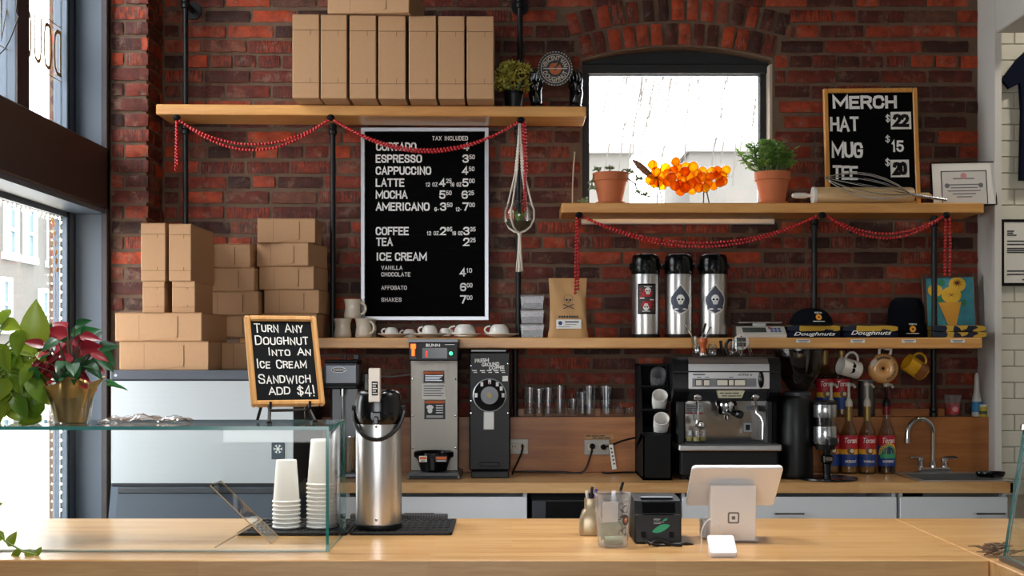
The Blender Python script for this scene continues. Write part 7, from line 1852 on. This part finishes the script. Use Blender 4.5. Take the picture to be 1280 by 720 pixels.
# --- plants on the case
CT = CTOP+.0008
def leaf_mesh(nm, m, wide=.42, heart=.12, droop=.15, fold=.12, nu=4, nv=7):
    def fn(u, v):
        s_ = 2*u-1; w = wide*math.sin(PI*min(1, v**.62))**.85*(1-.25*v); x = v-heart*(abs(s_)**1.5)*(1-v)**3; 
        return (x, s_*w, fold*abs(s_)*w*2-droop*v*v+.01*math.sin(9*v)*abs(s_))
    b = MB(); b.grid(nu, nv, fn); me = b.mesh(nm, m, 60); return me
LP = leaf_mesh('leaf', POTHOS, .40, .22); LR = leaf_mesh('leaf', POINSR, .30, .0, .2); LG = leaf_mesh('leaf', POINSG, .30, .0, .25)
def orient(d, n):
    d = Vector(d).normalized(); n = Vector(n); n = (n-d*n.dot(d)).normalized(); s_ = n.cross(d)
    return Matrix((d, s_, n)).transposed().to_euler()
def put_leaf(me, par, p, d, n, size):
    o = link('leaf', me, par, tuple(p), orient(d, n), (size, size, size)); return o
YP = -2.56
po = thing('pothos', 'trailing pothos with lime green leaves at the left end of the glass case', 'plant', (X(-34, YP), YP, CT))
b = MB(); b.lathe([(.055, 0), (.06, .003), (.075, .11), (.078, .115), (.072, .115), (.066, .10), (0, .10)], 28); b.build('pot', plain('pot_dark_green', '#2a332c', .5), po)
b = MB(); b.lathe([(.066, .101), (.03, .106), (0, .107)], 18); b.build('soil', SOIL, po)
rnd = random.Random(9); st = MB()
def pl(px, py, Y=YP): return Vector((X(px, Y)-X(-34, YP), Y-YP, Z(py, Y)-CT))
leaves = [(44, 424, 44, 375, .105, (.2, -1, .1)), (6, 405, 18, 408, .06, (0, -1, .5)), (24, 417, 20, 446, .065, (-.2, -1, .4)), (33, 420, 42, 448, .07, (.5, -1, .3)), (2, 436, 10, 466, .07, (-.3, -1, .2)), (14, 470, 28, 492, .06, (.3, -1, .3)),
          (48, 496, 6, 502, .095, (0, -1, .3)), (40, 478, 56, 505, .07, (.8, -1, .1)), (50, 505, 24, 527, .075, (.1, -1, .5)), (0, 500, -4, 528, .07, (0, -1, .2)), (16, 446, 4, 470, .05, (-.2, -1, .6)), (30, 455, 40, 475, .05, (.4, -1, .4)),
          (48, 470, 62, 478, .05, (.3, -1, .8)), (10, 390, 0, 402, .05, (-.3, -1, .6)), (-10, 400, -20, 420, .08, (0, -1, .3)), (36, 462, 26, 480, .05, (0, -1, .1)), (8, 478, -2, 496, .06, (.2, -1, .2)), (20, 500, 34, 522, .06, (.4, -1, .4)), (52, 486, 44, 462, .05, (.2, -1, .2)), (-14, 440, -24, 470, .08, (.2, -1, 0)), (28, 436, 50, 444, .055, (.1, -1, .7))]
crown = Vector((.03, 0, .10))
for (a, c, e, g, sz, n) in leaves:
    dy = rnd.uniform(-.05, .04); p = pl(a, c, YP+dy); tip = pl(e, g, YP+dy-.02); st.tube([crown, crown.lerp(p, .5)+Vector((0, 0, .03)), p], [.003, .0026, .002], 5)
    put_leaf(LP, po, p, tip-p, n, sz)
for k in range(48):
    a = rnd.uniform(-25, 54); c = rnd.uniform(440, 524); dy = rnd.uniform(-.02, .10); p = pl(a, c, YP+dy); d = Vector((rnd.uniform(-1, 1), rnd.uniform(-.6, .1), rnd.uniform(-1, .3)))
    st.tube([crown, crown.lerp(p, .5)+Vector((0, .01, .02)), p], [.0025, .0022, .0018], 4); put_leaf(LP, po, p, d, (rnd.uniform(-.4, .4), -1, rnd.uniform(.1, .9)), rnd.uniform(.03, .055))
# runner that hangs down onto the counter in front of the case
run = [crown, pl(-40, 500, -2.70), pl(-34, 560, -2.78), pl(-20, 640, -2.79), pl(6, 676, -2.79), pl(30, 690, -2.80), pl(46, 693, -2.80)]
st.tube(run, .0025, 5)
for (a, c, e, g, sz) in ((12, 680, 18, 668, .035), (24, 690, 8, 700, .03), (34, 690, 44, 699, .03), (46, 693, 50, 686, .022), (2, 672, -10, 668, .04), (-20, 640, -2, 630, .05)):
    p = pl(a, c, -2.79); put_leaf(LP, po, p, pl(e, g, -2.79)-p, (.1, -1, .6), sz)
st.build('stems', plain('pothos_stem', '#6f8a3a', .5), po)
YQ = -2.55
ps = thing('foil_potted_plant', 'red and green leaved plant in a gold foil wrap inside a clear pot', 'plant', (X(89, YQ), YQ, CT))
def foil(u, v):
    a = 2*PI*u; r_ = .040+.022*v+.012*v**3*(1+.0*math.sin(a*5)); fl = 1+.10*v*math.sin(a*9+1)+.16*max(0, v-.8)*5*math.sin(a*5); z = .108*v+.012*v*math.sin(a*4+.5)
    return (r_*fl*math.cos(a), r_*fl*math.sin(a), z+.001)
b = MB(); b.grid(72, 10, foil); b.build('foil_wrap', GOLD, ps, ang=60)
b = MB(); b.lathe([(.045, 0), (.047, .004), (.056, .066), (.0575, .066), (.049, .003)], 32, cap=False); b.build('clear_pot', CUPG, ps)
b = MB(); b.lathe([(.052, .088), (0, .092)], 16); b.build('soil', SOIL, ps)
def qq(px, py, Y=YQ): return Vector((X(px, Y)-X(89, YQ), Y-YQ, Z(py, Y)-CT))
st = MB(); crown = Vector((0, 0, .09))
LV = [('r', 66, 445, 40, 442), ('r', 72, 432, 44, 418), ('r', 85, 420, 52, 412), ('r', 96, 430, 70, 441), ('r', 92, 445, 70, 455), ('r', 78, 448, 50, 470), ('r', 74, 450, 58, 474), ('r', 112, 440, 128, 446), ('r', 100, 420, 122, 422), ('r', 60, 452, 34, 468), ('r', 84, 410, 74, 405), ('r', 100, 436, 120, 432), ('r', 55, 432, 40, 428), ('r', 92, 424, 112, 430),
      ('g', 62, 432, 62, 408), ('g', 80, 414, 78, 430), ('g', 88, 418, 108, 408), ('g', 100, 418, 116, 412), ('g', 112, 424, 110, 438), ('g', 122, 434, 142, 432), ('g', 110, 450, 124, 470), ('g', 120, 444, 140, 460), ('g', 74, 460, 82, 484), ('g', 46, 458, 38, 484), ('g', 94, 455, 92, 474), ('g', 84, 455, 70, 478), ('g', 118, 428, 122, 416), ('g', 104, 446, 96, 462), ('g', 62, 446, 44, 436), ('g', 128, 440, 136, 448), ('g', 94, 408, 104, 402), ('g', 72, 424, 58, 432)]
for i, (k, a, c, e, g) in enumerate(LV):
    dy = rnd.uniform(-.06, .05); p = qq(a, c, YQ+dy); d = qq(e, g, YQ+dy+rnd.uniform(-.04, .01))-p
    st.tube([crown, crown.lerp(p, .6)+Vector((0, 0, .01)), p], [.003, .0025, .0016], 5); put_leaf(LR if k == 'r' else LG, ps, p, d, (rnd.uniform(-.3, .3), -1, rnd.uniform(.2, 1.0)), max(.055, d.length*1.15))
for k in range(40):
    a = rnd.uniform(0, 2*PI); r_ = rnd.uniform(.01, .10); p = Vector((r_*math.cos(a), r_*math.sin(a)*.9, rnd.uniform(.13, .24)-r_*.5)); d = Vector((math.cos(a), math.sin(a), rnd.uniform(-.7, .2)))
    put_leaf(LR if k % 2 else LG, ps, p, d, (0, -.4, 1), rnd.uniform(.04, .065))
st.build('stems', plain('poin_stem', '#4a3a2a', .6), ps)
# crumpled clear wrap lying on the case
rw = random.Random(31)
b = MB()
def crum(u, v): 
    n_ = noise.noise(Vector((u*7, v*4, 1.3))); n2 = noise.noise(Vector((u*19, v*9, 4)))
    e = math.sin(PI*u)**.4*math.sin(PI*v)**.3
    return ((u-.5)*.24*(1+.1*n2), (v-.5)*.10*(1+.25*n_), .002+.022*e*abs(n_+.45)+.006*e*abs(n2))
b.grid(44, 18, crum); o = b.build('plastic_wrap', thin_glass('crumpled_film', (.82, .80, .80, 1), 1.5, .18, .12), None, (X(181, -2.55), -2.55, CT), ang=20); tag(o, 'crumpled clear plastic wrap lying on the glass case top', 'plastic wrap')

# --- chalk sign on an easel
YS = -2.56; psi, phi = R(22), R(24)
W_, L_ = .196, .262
t = thing('chalk_sign', 'small framed chalkboard offering a doughnut ice cream sandwich, leaning on a black easel', 'chalkboard', (X(361, YS), YS, Z(507, YS)), rot=(-phi, 0, psi))
fw = .016
b = MB(); b.box(-W_/2+.008, W_/2-.008, .003, .010, .008, L_-.008); b.build('slate', SLATE, t, ang=None)
b = MB(); b.box(-W_/2, -W_/2+fw, -.004, .014, 0, L_, .005); b.box(W_/2-fw, W_/2, -.004, .014, 0, L_, .005); b.box(-W_/2+fw*.8, W_/2-fw*.8, -.004, .014, 0, fw, .004); b.box(-W_/2+fw*.8, W_/2-fw*.8, -.004, .014, L_-fw, L_, .004); b.build('frame', FRAMEW, t)
b = MB(); iw_ = W_-2*fw; ih = L_-2*fw
for k, (tx, u0, u1, v0, v1) in enumerate((('TURN ANY', .05, .86, .855, .975), ('DOUGHNUT', .05, .93, .70, .825), ('INTO AN', .24, .95, .56, .66), ('ICE CREAM', .04, .86, .40, .515), ('SANDWICH', .05, .90, .21, .335), ('ADD', .20, .55, .07, .165), ('$4!', .66, .95, .045, .19))):
    b = MB(); stroke_text(b, tx, -iw_/2+u0*iw_, -iw_/2+u1*iw_, fw+v0*ih, fw+v1*ih, .0022, .0032, .22, .05, None if k > 4 else .78, None, k+3); b.build('chalk_line', CHALK, t, ang=None)
e = thing('easel', 'small black folding table easel under the chalkboard sign', 'easel', (X(361, YS), YS, CT), rz=psi)
b = MB(); zz = Z(507, YS)-CT
for s_ in (-1, 1):
    b.tube([(s_*.060, -.040, .0045), (s_*.052, -.008, zz-.010), (s_*.050, .030, zz+.03), (s_*.045, .075, zz+.12)], .0045, 6)
    b.tube([(s_*.052, -.008, zz-.010), (s_*.052, -.020, zz-.006), (s_*.052, -.020, zz+.012)], .0036, 6)
    b.tube([(s_*.050, .040, zz+.05), (s_*.066, .085, .0045)], .0045, 6); b.box(s_*.060-.007, s_*.060+.007, -.046, -.020, 0, .005)
b.tube([(-.052, .0, zz-.012), (.052, .0, zz-.012)], .0045, 6); b.build('frame', BLACK, e)

# --- paper cups
def cups(label, px, Y, n, rim, step, hh, rb):
    o = thing('paper_cup_stack', label, 'cups', (X(px, Y), Y, FZs+.0085), group='white paper cup stacks behind the case')
    for k in range(n):
        b = MB(); z = step*k
        if k == n-1: b.lathe([(rim, z), (rim+.0015, z+.003), (rim, z+.006), (rim-.002, z+.0065), (rb+.001, z+hh-.002), (rb, z+hh), (rb-.003, z+hh), (rb-.004, z+hh-.004), (0, z+hh-.004)], 32)
        else: b.lathe([(rim, z), (rim+.0015, z+.003), (rim, z+.006), (rim-.002, z+.0065), (rim-.003, z+step+.004)], 28, cap=False)
        b.build('cup', CUPP, o, ang=50)
cups('shorter stack of upturned white paper cups seen through the glass case', 358, -2.345, 7, .0385, .0118, .118, .0275)
cups('taller stack of upturned white paper cups at the case corner', 402, -2.335, 11, .0415, .0118, .128, .029)
# --- bar mats
def mat(label, p0, p1, pyf, pyb, nm='bar_mat'):
    sf = (pyf-440)/(H-FZ); sb = (pyb-440)/(H-FZ); yf, yb = F/sf-D, F/sb-D; xm = X((p0+p1)/2, yf)
    o = thing(nm, label, 'mat', (xm, (yf+yb)/2, FZs)); w = (X(p1, yf)-X(p0, yf))/2; d = (yb-yf)/2
    b = MB(); b.box(-w, w, -d, d, 0, .005, .002); b.build('sheet', RUBBER, o)
    b = MB()
    for i in range(14):
        for j in range(6): x = -w+.02+(2*w-.04)*i/13; y = -d+.02+(2*d-.04)*j/5; b.box(x-.006, x+.006, y-.010, y+.010, .005, .0075)
    tag(b.build('studs', RUBBER, o, ang=None), kind='stuff')
    b = MB(); b.box(-w, w, -d, -d+.006, .005, .008); b.box(-w, w, d-.006, d, .005, .008); b.box(-w, -w+.006, -d, d, .005, .008); b.box(w-.006, w, -d, d, .005, .008); b.build('border', RUBBER, o, ang=None)
mat('black rubber bar mat under the stacks of paper cups', 296, 433.5, 670, 652)
mat('black rubber bar mat under the tall steel airpot', 437, 565, 669.5, 652)
o = thing('drip_rail', 'black ribbed rail along the back of the counter behind the airpot', 'rail', (X(505, -2.12), -2.115, FZs))
b = MB(); b.box(-.16, .13, -.012, .012, 0, .016, .002); b.build('rail', BLACK, o)
b = MB()
for i in range(36): b.box(-.155+.008*i, -.151+.008*i, -.0135, -.012, .002, .015)
tag(b.build('ribs', GREYD, o, ang=None), kind='stuff')
airpot('tall steel airpot with black pump lid standing on the front counter', 473.5, -2.355, FZs+.0082, 1.03, None, None, True)

# --- till: tablet stand, card reader, printer, cups
YT = -2.57; q = Loc(916, YT, FZs)
t = thing('tablet_stand', 'white tablet stand on the front counter seen from behind', 'till', (q.x0, YT, FZs))
WT_ = plain('till_white', '#e6e4e3', .32)
def wedge(x0, x1, pf, pb, r_):
    pass
b = MB(); prof = [(0, .004), (.006, 0), (.05, .0), (.052, .004), (.022, q.z(606)), (-.012, q.z(606)), (-.012, q.z(612))]
b.prism(prof, 'x', q.x(887.5), q.x(944.5)); st_ = b.build('stand', WT_, t, ang=30)
m_ = st_.modifiers.new('b', 'BEVEL'); m_.width = .004; m_.segments = 3; m_.limit_method = 'ANGLE'
def onst(p): # on the sloping front face
    z = p[2]; zt_ = q.z(612); return (p[0], -.012*(z-.004)/(zt_-.004)+p[1], z)
lx0, lx1, lz0, lz1 = q.x(909.2), q.x(923.6), q.z(654.2), q.z(639.8)
def rrect(cx, cz, w, h, r_, n=5):
    o_ = []
    for (sx_, sz_, a0) in ((1, 1, 0), (-1, 1, 90), (-1, -1, 180), (1, -1, 270)):
        for k in range(n+1):
            a = R(a0+90*k/n); o_.append((cx+sx_*(w-r_)+r_*math.cos(a), cz+sz_*(h-r_)+r_*math.sin(a)))
    return o_
b = MB(); cx_, cz_ = (lx0+lx1)/2, (lz0+lz1)/2; w_o = (lx1-lx0)/2
o1 = rrect(cx_, cz_, w_o, w_o, .0045); o2 = rrect(cx_, cz_, w_o*.74, w_o*.74, .0028); n = len(o1)
b.add([onst((p[0], -.0006, p[1])) for p in o1+o2], [(i, (i+1) % n, n+(i+1) % n, n+i) for i in range(n)])
flat(b, rrect(cx_, cz_, w_o*.30, w_o*.30, .001), -.0006, onst); b.build('square_mark', plain('mark_grey', '#6a6766', .5), t, ang=None)
# tablet: top edge towards the room, bottom edge towards the barista
pt_, pb_ = Vector((0, -.027, q.z(583, -.027))), Vector((0, .103, q.z(630, .103)))
d = pb_-pt_; ln = d.length; ang_ = math.atan2(d.z, d.y)
b = MB(); hw = .119; out = rrect(0, 0, hw, ln/2, .012, 6); b.prism(out, 'z', -.006, .006)
tb = b.build('tablet', WT_, t, ((q.x(864)+q.x(976))/2+.0, (pt_.y+pb_.y)/2, (pt_.z+pb_.z)/2), (ang_, 0, 0), 40)
mm = tb.modifiers.new('b', 'BEVEL'); mm.width = .003; mm.segments = 2; mm.limit_method = 'ANGLE'
b = MB(); b.prism(rrect(0, 0, hw-.01, ln/2-.01, .006), 'z', .0062, .007); b.build('screen', plain('dark_screen', '#14161a', .1), tb, ang=None)
b = MB(); b.box(q.x(876, .09), q.x(891, .09), .06, .12, 0, .05, .004); b.box(q.x(885, .09), q.x(940, .09), .0, .12, 0, .012, .003); b.build('foot', plain('till_grey', '#b9b6b4', .4), t)
YR = -2.79
t = thing('card_reader', 'small white square card reader with a thin cord on the counter edge', 'card reader', (X(902.5, YR), YR, FZs))
b = MB(); b.prism(rrect(0, 0, .0335, .034, .008), 'z', -.005, .005); o = b.build('reader', WT_, t, (0, .0, .0245), (R(33), 0, 0), 40)
m_ = o.modifiers.new('b', 'BEVEL'); m_.width = .0025; m_.segments = 2; m_.limit_method = 'ANGLE'
b = MB(); b.prism([(-.024, 0), (.03, 0), (.03, .034), (-.022, .003)], 'x', -.03, .03); b.build('dock', WT_, t, ang=30)
pts = []
for i in range(15):
    a = PI*i/14; pts.append((-.014+.028*-math.cos(a)-.005, .045, .022+.0+.062*math.sin(a)))
pts = [(-.045, .05, .001), (-.043, .05, .02)]+pts[2:]+[(.012, .036, .03)]
b = MB(); b.tube(pts, .0017, 6); b.build('cord', plain('cord_white', '#d9d7d4', .5), t)
YR2 = -2.597; q = Loc(822.5, YR2, FZs)
t = thing('receipt_printer', 'black receipt printer with a green leaf mark between the tip cup and the till', 'printer', (q.x0, YR2, FZs))
b = MB(); b.box(q.x(793), q.x(852), 0, .17, 0, q.z(642), .004); b.prism([(.002, q.z(642)-.002), (.012, q.z(624, .05)), (.05, q.z(622, .05)), (.17, q.z(622, .05)), (.17, q.z(642)-.002)], 'x', q.x(793)+.001, q.x(852)-.001); bd = b.build('body', BLACK, t, ang=25)
b = MB(); b.prism([(-.003, q.z(641)), (.008, q.z(625, .05)), (.05, q.z(621.2, .05)), (.06, q.z(621.2, .05)), (.06, q.z(641))], 'x', q.x(803), q.x(844)); b.build('cover', BLACKG, t, ang=25)
b = MB(); b.box(q.x(803), q.x(843), .03, .05, q.z(621.3, .05), q.z(620.4, .05)); b.build('paper_slot', plain('slot_grey', '#8d9299', .4), t, ang=None)
b = MB(); lf = []
for i in range(13):
    u = i/12; lf.append((q.x(815+22.5*u), q.z(664.5-8*u-4.5*math.sin(PI*u)**.8)))
for i in range(11, 0, -1):
    u = i/12; lf.append((q.x(815+22.5*u), q.z(664.5-8*u+4.5*math.sin(PI*u)**.7)))
flat(b, lf, -.0006)
flat(b, [(q.x(828), q.z(650.6)), (q.x(831), q.z(648.4)), (q.x(834.8), q.z(648)), (q.x(833), q.z(650.4)), (q.x(830), q.z(651.2))], -.0006); b.build('leaf_mark', plain('leaf_print_green', '#1fa274', .5), bd, ang=None)
b = MB(); write(b, 'star', q.x(817), q.x(826), q.z(650.5), q.z(647.8), -.0006, .03)
for i in range(2): b.box(q.x(817), q.x(830-4*i), -.0008, -.0001, q.z(653+1.8*i), q.z(652.2+1.8*i))
b.build('lettering', plain('print_pale', '#9aa0a8', .5), bd, ang=None)
b = MB(); 
for px in (804.5, 839.5): b.box(q.x(px-3), q.x(px+3), -.001, .002, q.z(672), q.z(664.5))
b.build('recess', BLACKM, bd, ang=None)
cable('black cable with a bundled tie in front of the receipt printer', [(806, 674, -2.62), (812, 679, -2.65), (824, 681.5, -2.64), (842, 680.6, -2.63), (856, 679.5, -2.62), (866, 681.5, -2.61)], .0042)
cable('black cable loop lying before the receipt printer', [(812, 681, -2.655), (818, 676.5, -2.64), (826, 676, -2.63), (840, 680.9, -2.645), (853, 681.8, -2.65)], .0035)
YK = -2.638; q = Loc(766, YK, FZs)
t = thing('tip_cup', 'clear plastic cup of folded banknotes used for tips', 'cup', (q.x0, YK, FZs))
r1, r0, hh = 23.5/S(YK), 18.8/S(YK), 67/S(YK)
b = MB(); b.lathe([(r0*.96, 0), (r0, .003), (r1*.97, hh-.006), (r1*1.03, hh-.004), (r1*1.03, hh), (r1*.97, hh), (r1*.95, hh-.006), (r0*.96, .004), (0, .004)], 40); b.build('wall', PLASTIC, t, ang=50)
b = MB(); b.prism([(-.028, .05), (.012, .052), (.014, .115), (-.026, .113)], 'y', -.004, -.002); b.build('folded_slip', PAPER, t, ang=None)
BILL = plain('banknote_green', '#8f9b82', .8, var=.35, scale=60)
b = MB()
for k in range(4): b.tf(Matrix.Translation((.002*k-.004, .004*k-.004, .034+.006*k)) @ Matrix.Rotation(R(8*k-10), 4, 'Y')); b.box(-.030, .030, -.006, -.003, -.012, .022)
b.tf(None); b.build('banknotes', BILL, t, ang=None)
b = MB(); b.tube([(-.022, -.012, .016), (.024, -.010, .017)], .0115, 12); b.build('rolled_note', BILL, t)
f = lambda p: (lambda rr: (rr*math.sin(p[0]/rr), -rr*math.cos(p[0]/rr), p[2]))(r0+(r1-r0)*p[2]/hh+.0012-p[1])
b = MB()
def band(mb, cx, cz, rx, rz, a0, a1, th, n=16): 
    vs = []
    for i in range(n+1):
        a = a0+(a1-a0)*i/n
        for k in (0, 1): vs.append(f((cx+(rx+k*th)*math.cos(a), 0, cz+(rz+k*th)*math.sin(a))))
    mb.add(vs, [(2*i, 2*i+1, 2*i+3, 2*i+2) for i in range(n)])
ccx, ccz = .034, .071
band(b, ccx, ccz, .0065, .0085, 0, 2*PI, .005); 
for s_ in (-1, 1):
    band(b, ccx-.002, ccz+s_*.028, .009, .008, R(60), R(330), .0018, 12); band(b, ccx-.02, ccz+s_*.018, .008, .010, R(-60), R(100), .0016, 10); band(b, ccx-.016, ccz+s_*.034, .006, .009, R(20), R(200), .0014, 10)
for k in range(6): 
    a = R(110+28*k); rows(b, [(ccz+.010*math.sin(a)-.001, ccx+.02*math.cos(a)-.004, ccx+.02*math.cos(a)+.004), (ccz+.013*math.sin(a)+.001, ccx+.02*math.cos(a)-.004, ccx+.02*math.cos(a)+.004)], 0, f, 2)
b.build('scroll_print', DGREYPR, t, ang=None)
b = MB(); band(b, ccx, ccz, .0035, .0045, 0, 2*PI, .0035); b.build('ring_print', plain('ring_rust', '#a85a2c', .6), t, ang=None)
YN = -2.43; q = Loc(738, YN, FZs)
t = thing('pen_tin', 'bronze bottle shaped tin holding pens behind the tip cup', 'pen holder', (q.x0, YN, FZs))
b = MB(); out = lambda w, d: [(-w, -d), (w, -d), (w, d), (-w, d)]
lv = [(0, .028, .026), (.006, .031, .028), (.042, .030, .027), (.066, .022, .020), (.071, .0165, .016), (.10, .0165, .016)]
vs = []; n = 20
for z_, w, d in lv:
    for k in range(n):
        a = 2*PI*k/n; c_, s_ = math.cos(a), math.sin(a); e = .45
        vs.append((w*math.copysign(abs(c_)**e, c_), d*math.copysign(abs(s_)**e, s_), z_))
b.add(vs, [(i*n+k, i*n+(k+1) % n, (i+1)*n+(k+1) % n, (i+1)*n+k) for i in range(len(lv)-1) for k in range(n)]+[tuple(range(n-1, -1, -1))]); b.build('tin', plain('tin_bronze', '#a3947a', .35, .55), t, ang=40)
for i, (dx, dy, l, lean, c_) in enumerate(((-.006, .0, .02, -.05, '#e2e0da'), (.0, -.004, .028, .05, '#15161a'), (.004, .003, .024, .16, '#3a2f9a'), (.008, -.003, .012, .1, '#c22328'), (-.004, .006, .03, .12, '#15161a'))):
    b = MB(); b.tube([(dx-.3*lean*.1, dy, .03), (dx+lean*.08, dy, .10+l)], .0042, 8); b.build('pen', plain('pen_'+c_[1:], c_, .4), t)
b = MB(); b.tube([(X(772.5, -2.46)-q.x0-.0, -.03, .02), (X(775, -2.46)-q.x0, -.03, Z(612, -2.46)-FZ), (X(778, -2.46)-q.x0, -.03, Z(603, -2.46)-FZ)], .004, 8)
o = thing('pen', 'single black pen standing up in a holder behind the tip cup', 'pen', (X(776, -2.45), -2.45, FZs))
b = MB(); b.lathe([(.014, 0), (.016, .003), (.016, .03), (.006, .04), (0, .041)], 18); b.build('holder', BLACK, o)
b = MB(); b.tube([(-.002, 0, .035), (.0, 0, Z(612, -2.45)-FZ), (.006, 0, Z(603, -2.45)-FZ)], .0042, 10); b.build('barrel', BLACKG, o)
# --- right hand glass case and twigs
RXP = 1.17; ry0, ry1 = -5.1, -2.87; ox, oy, oz = RXP, ry1, FZs
t = thing('display_case', 'glass display case on the counter return at the right edge', 'display case', (ox, oy, oz))
def lean_pane(name, x0, x1, y0, y1, z0, z1, lean, m):
    b = MB(); th = .007
    b.add([(x0, y0, z0), (x0+th, y0, z0), (x0+th, y1, z0), (x0, y1, z0), (x0+lean, y0, z1), (x0+lean+th, y0, z1), (x0+lean+th, y1, z1), (x0+lean, y1, z1)], [(0, 3, 2, 1), (4, 5, 6, 7), (0, 1, 5, 4), (1, 2, 6, 5), (2, 3, 7, 6), (3, 0, 4, 7)])
    b.m = [1, 1, 1, 0, 1, 0]; return b.build(name, m, t, ang=None)
lean_pane('front_pane', .004, 0, ry0-oy, 0, .012, .314, .047, CASEM)
b = MB(); b.prism([(.013, .012), (.55, .012), (.55, .312), (.058, .312)], 'y', -.007, 0); b.m = [0, 0, 1, 1, 1, 1]; b.build('end_pane', CASEM, t, ang=None)
b = MB(); b.box(.052, .55, ry0-oy, .0, .3145, .322); b.m = [0, 0, 1, 1, 1, 1]; b.build('top_pane', CASEM, t, ang=None)
b = MB(); b.box(-.004, .56, ry0-oy, .004, 0, .0115); b.build('base_rail', plain('case_rail', '#6a6560', .4, .5), t, ang=None)
b = MB(); b.tube([(.050, .0, .314), (.052, .0, .325)], .006, 10); b.build('corner_clip', CHROME, t)
b = MB(); rnd = random.Random(14)
for k in range(46):
    a = rnd.uniform(-.9, .9)+(PI if k % 3 == 0 else 0); p = Vector((rnd.uniform(-.02, .045), rnd.uniform(-.03, .03), .004+rnd.random()*.022)); l = rnd.uniform(.02, .05); d = Vector((math.cos(a), math.sin(a)*.6, rnd.uniform(-.05, .35)))
    b.tube([p, p+d*l*.5+Vector((0, 0, .003)), p+d*l], [.0024, .002, .0012], 4)
for v in range(len(b.v)): b.v[v] = (b.v[v][0], b.v[v][1], max(.0005, b.v[v][2]))
o = b.build('twig_bundle', plain('dry_twig', '#6f5845', .85), None, (X(1236, -2.80), -2.795, FZs)); tag(o, 'small bundle of dry brown twigs by the right glass case', 'twigs')

# --- string of tiny lights around the lower street window
t = thing('light_string', 'strip of tiny bright lights down the edge of the lower street window', 'lights', (-1.95, -.42, 1.2))
bb = MB(); bb.ball((0, 0, 0), .0055, 6, 4); b = MB(); w = MB()
for (y_, x_) in ((-.0, .0),):
    for k in range(34):
        b.tf(Matrix.Translation((x_+.008, y_, -.42+.0375*k))).add(bb.v, bb.f)
    w.tube([(x_+.004, y_, -.45), (x_+.004, y_, .85)], .0025, 5)
for k in range(90): b.tf(Matrix.Translation((.008, -.02-.045*k, .845-.012))).add(bb.v, bb.f)
w.tube([(.004, .02, .833), (.004, -4.1, .833)], .0025, 5)
b.tf(None); tag(b.build('bulbs', emit('tiny_bulb', '#fff1d0', 9), t, recalc=False), kind='stuff'); w.build('wire', plain('wire_white', '#cfcac0', .6), t)
# thin wire hanging by the upper street window
b = MB(); P_ = [(22, -5), (20, 15), (23, 21), (18, 35), (12, 50), (6, 61), (-4, 71)]
b.tube([(-1.74, -1.05+.01*i, Z(py, -1.0)) for i, (px, py) in enumerate(P_)], .0025, 6) if False else b.tube([(X(px, -1.15), -1.15, Z(py, -1.15)) for px, py in P_], .0028, 6)
tag(b.build('hanging_wire', plain('wire_dark', '#23252a', .5)), 'thin dark wire dangling in front of the upper street window', 'wire')
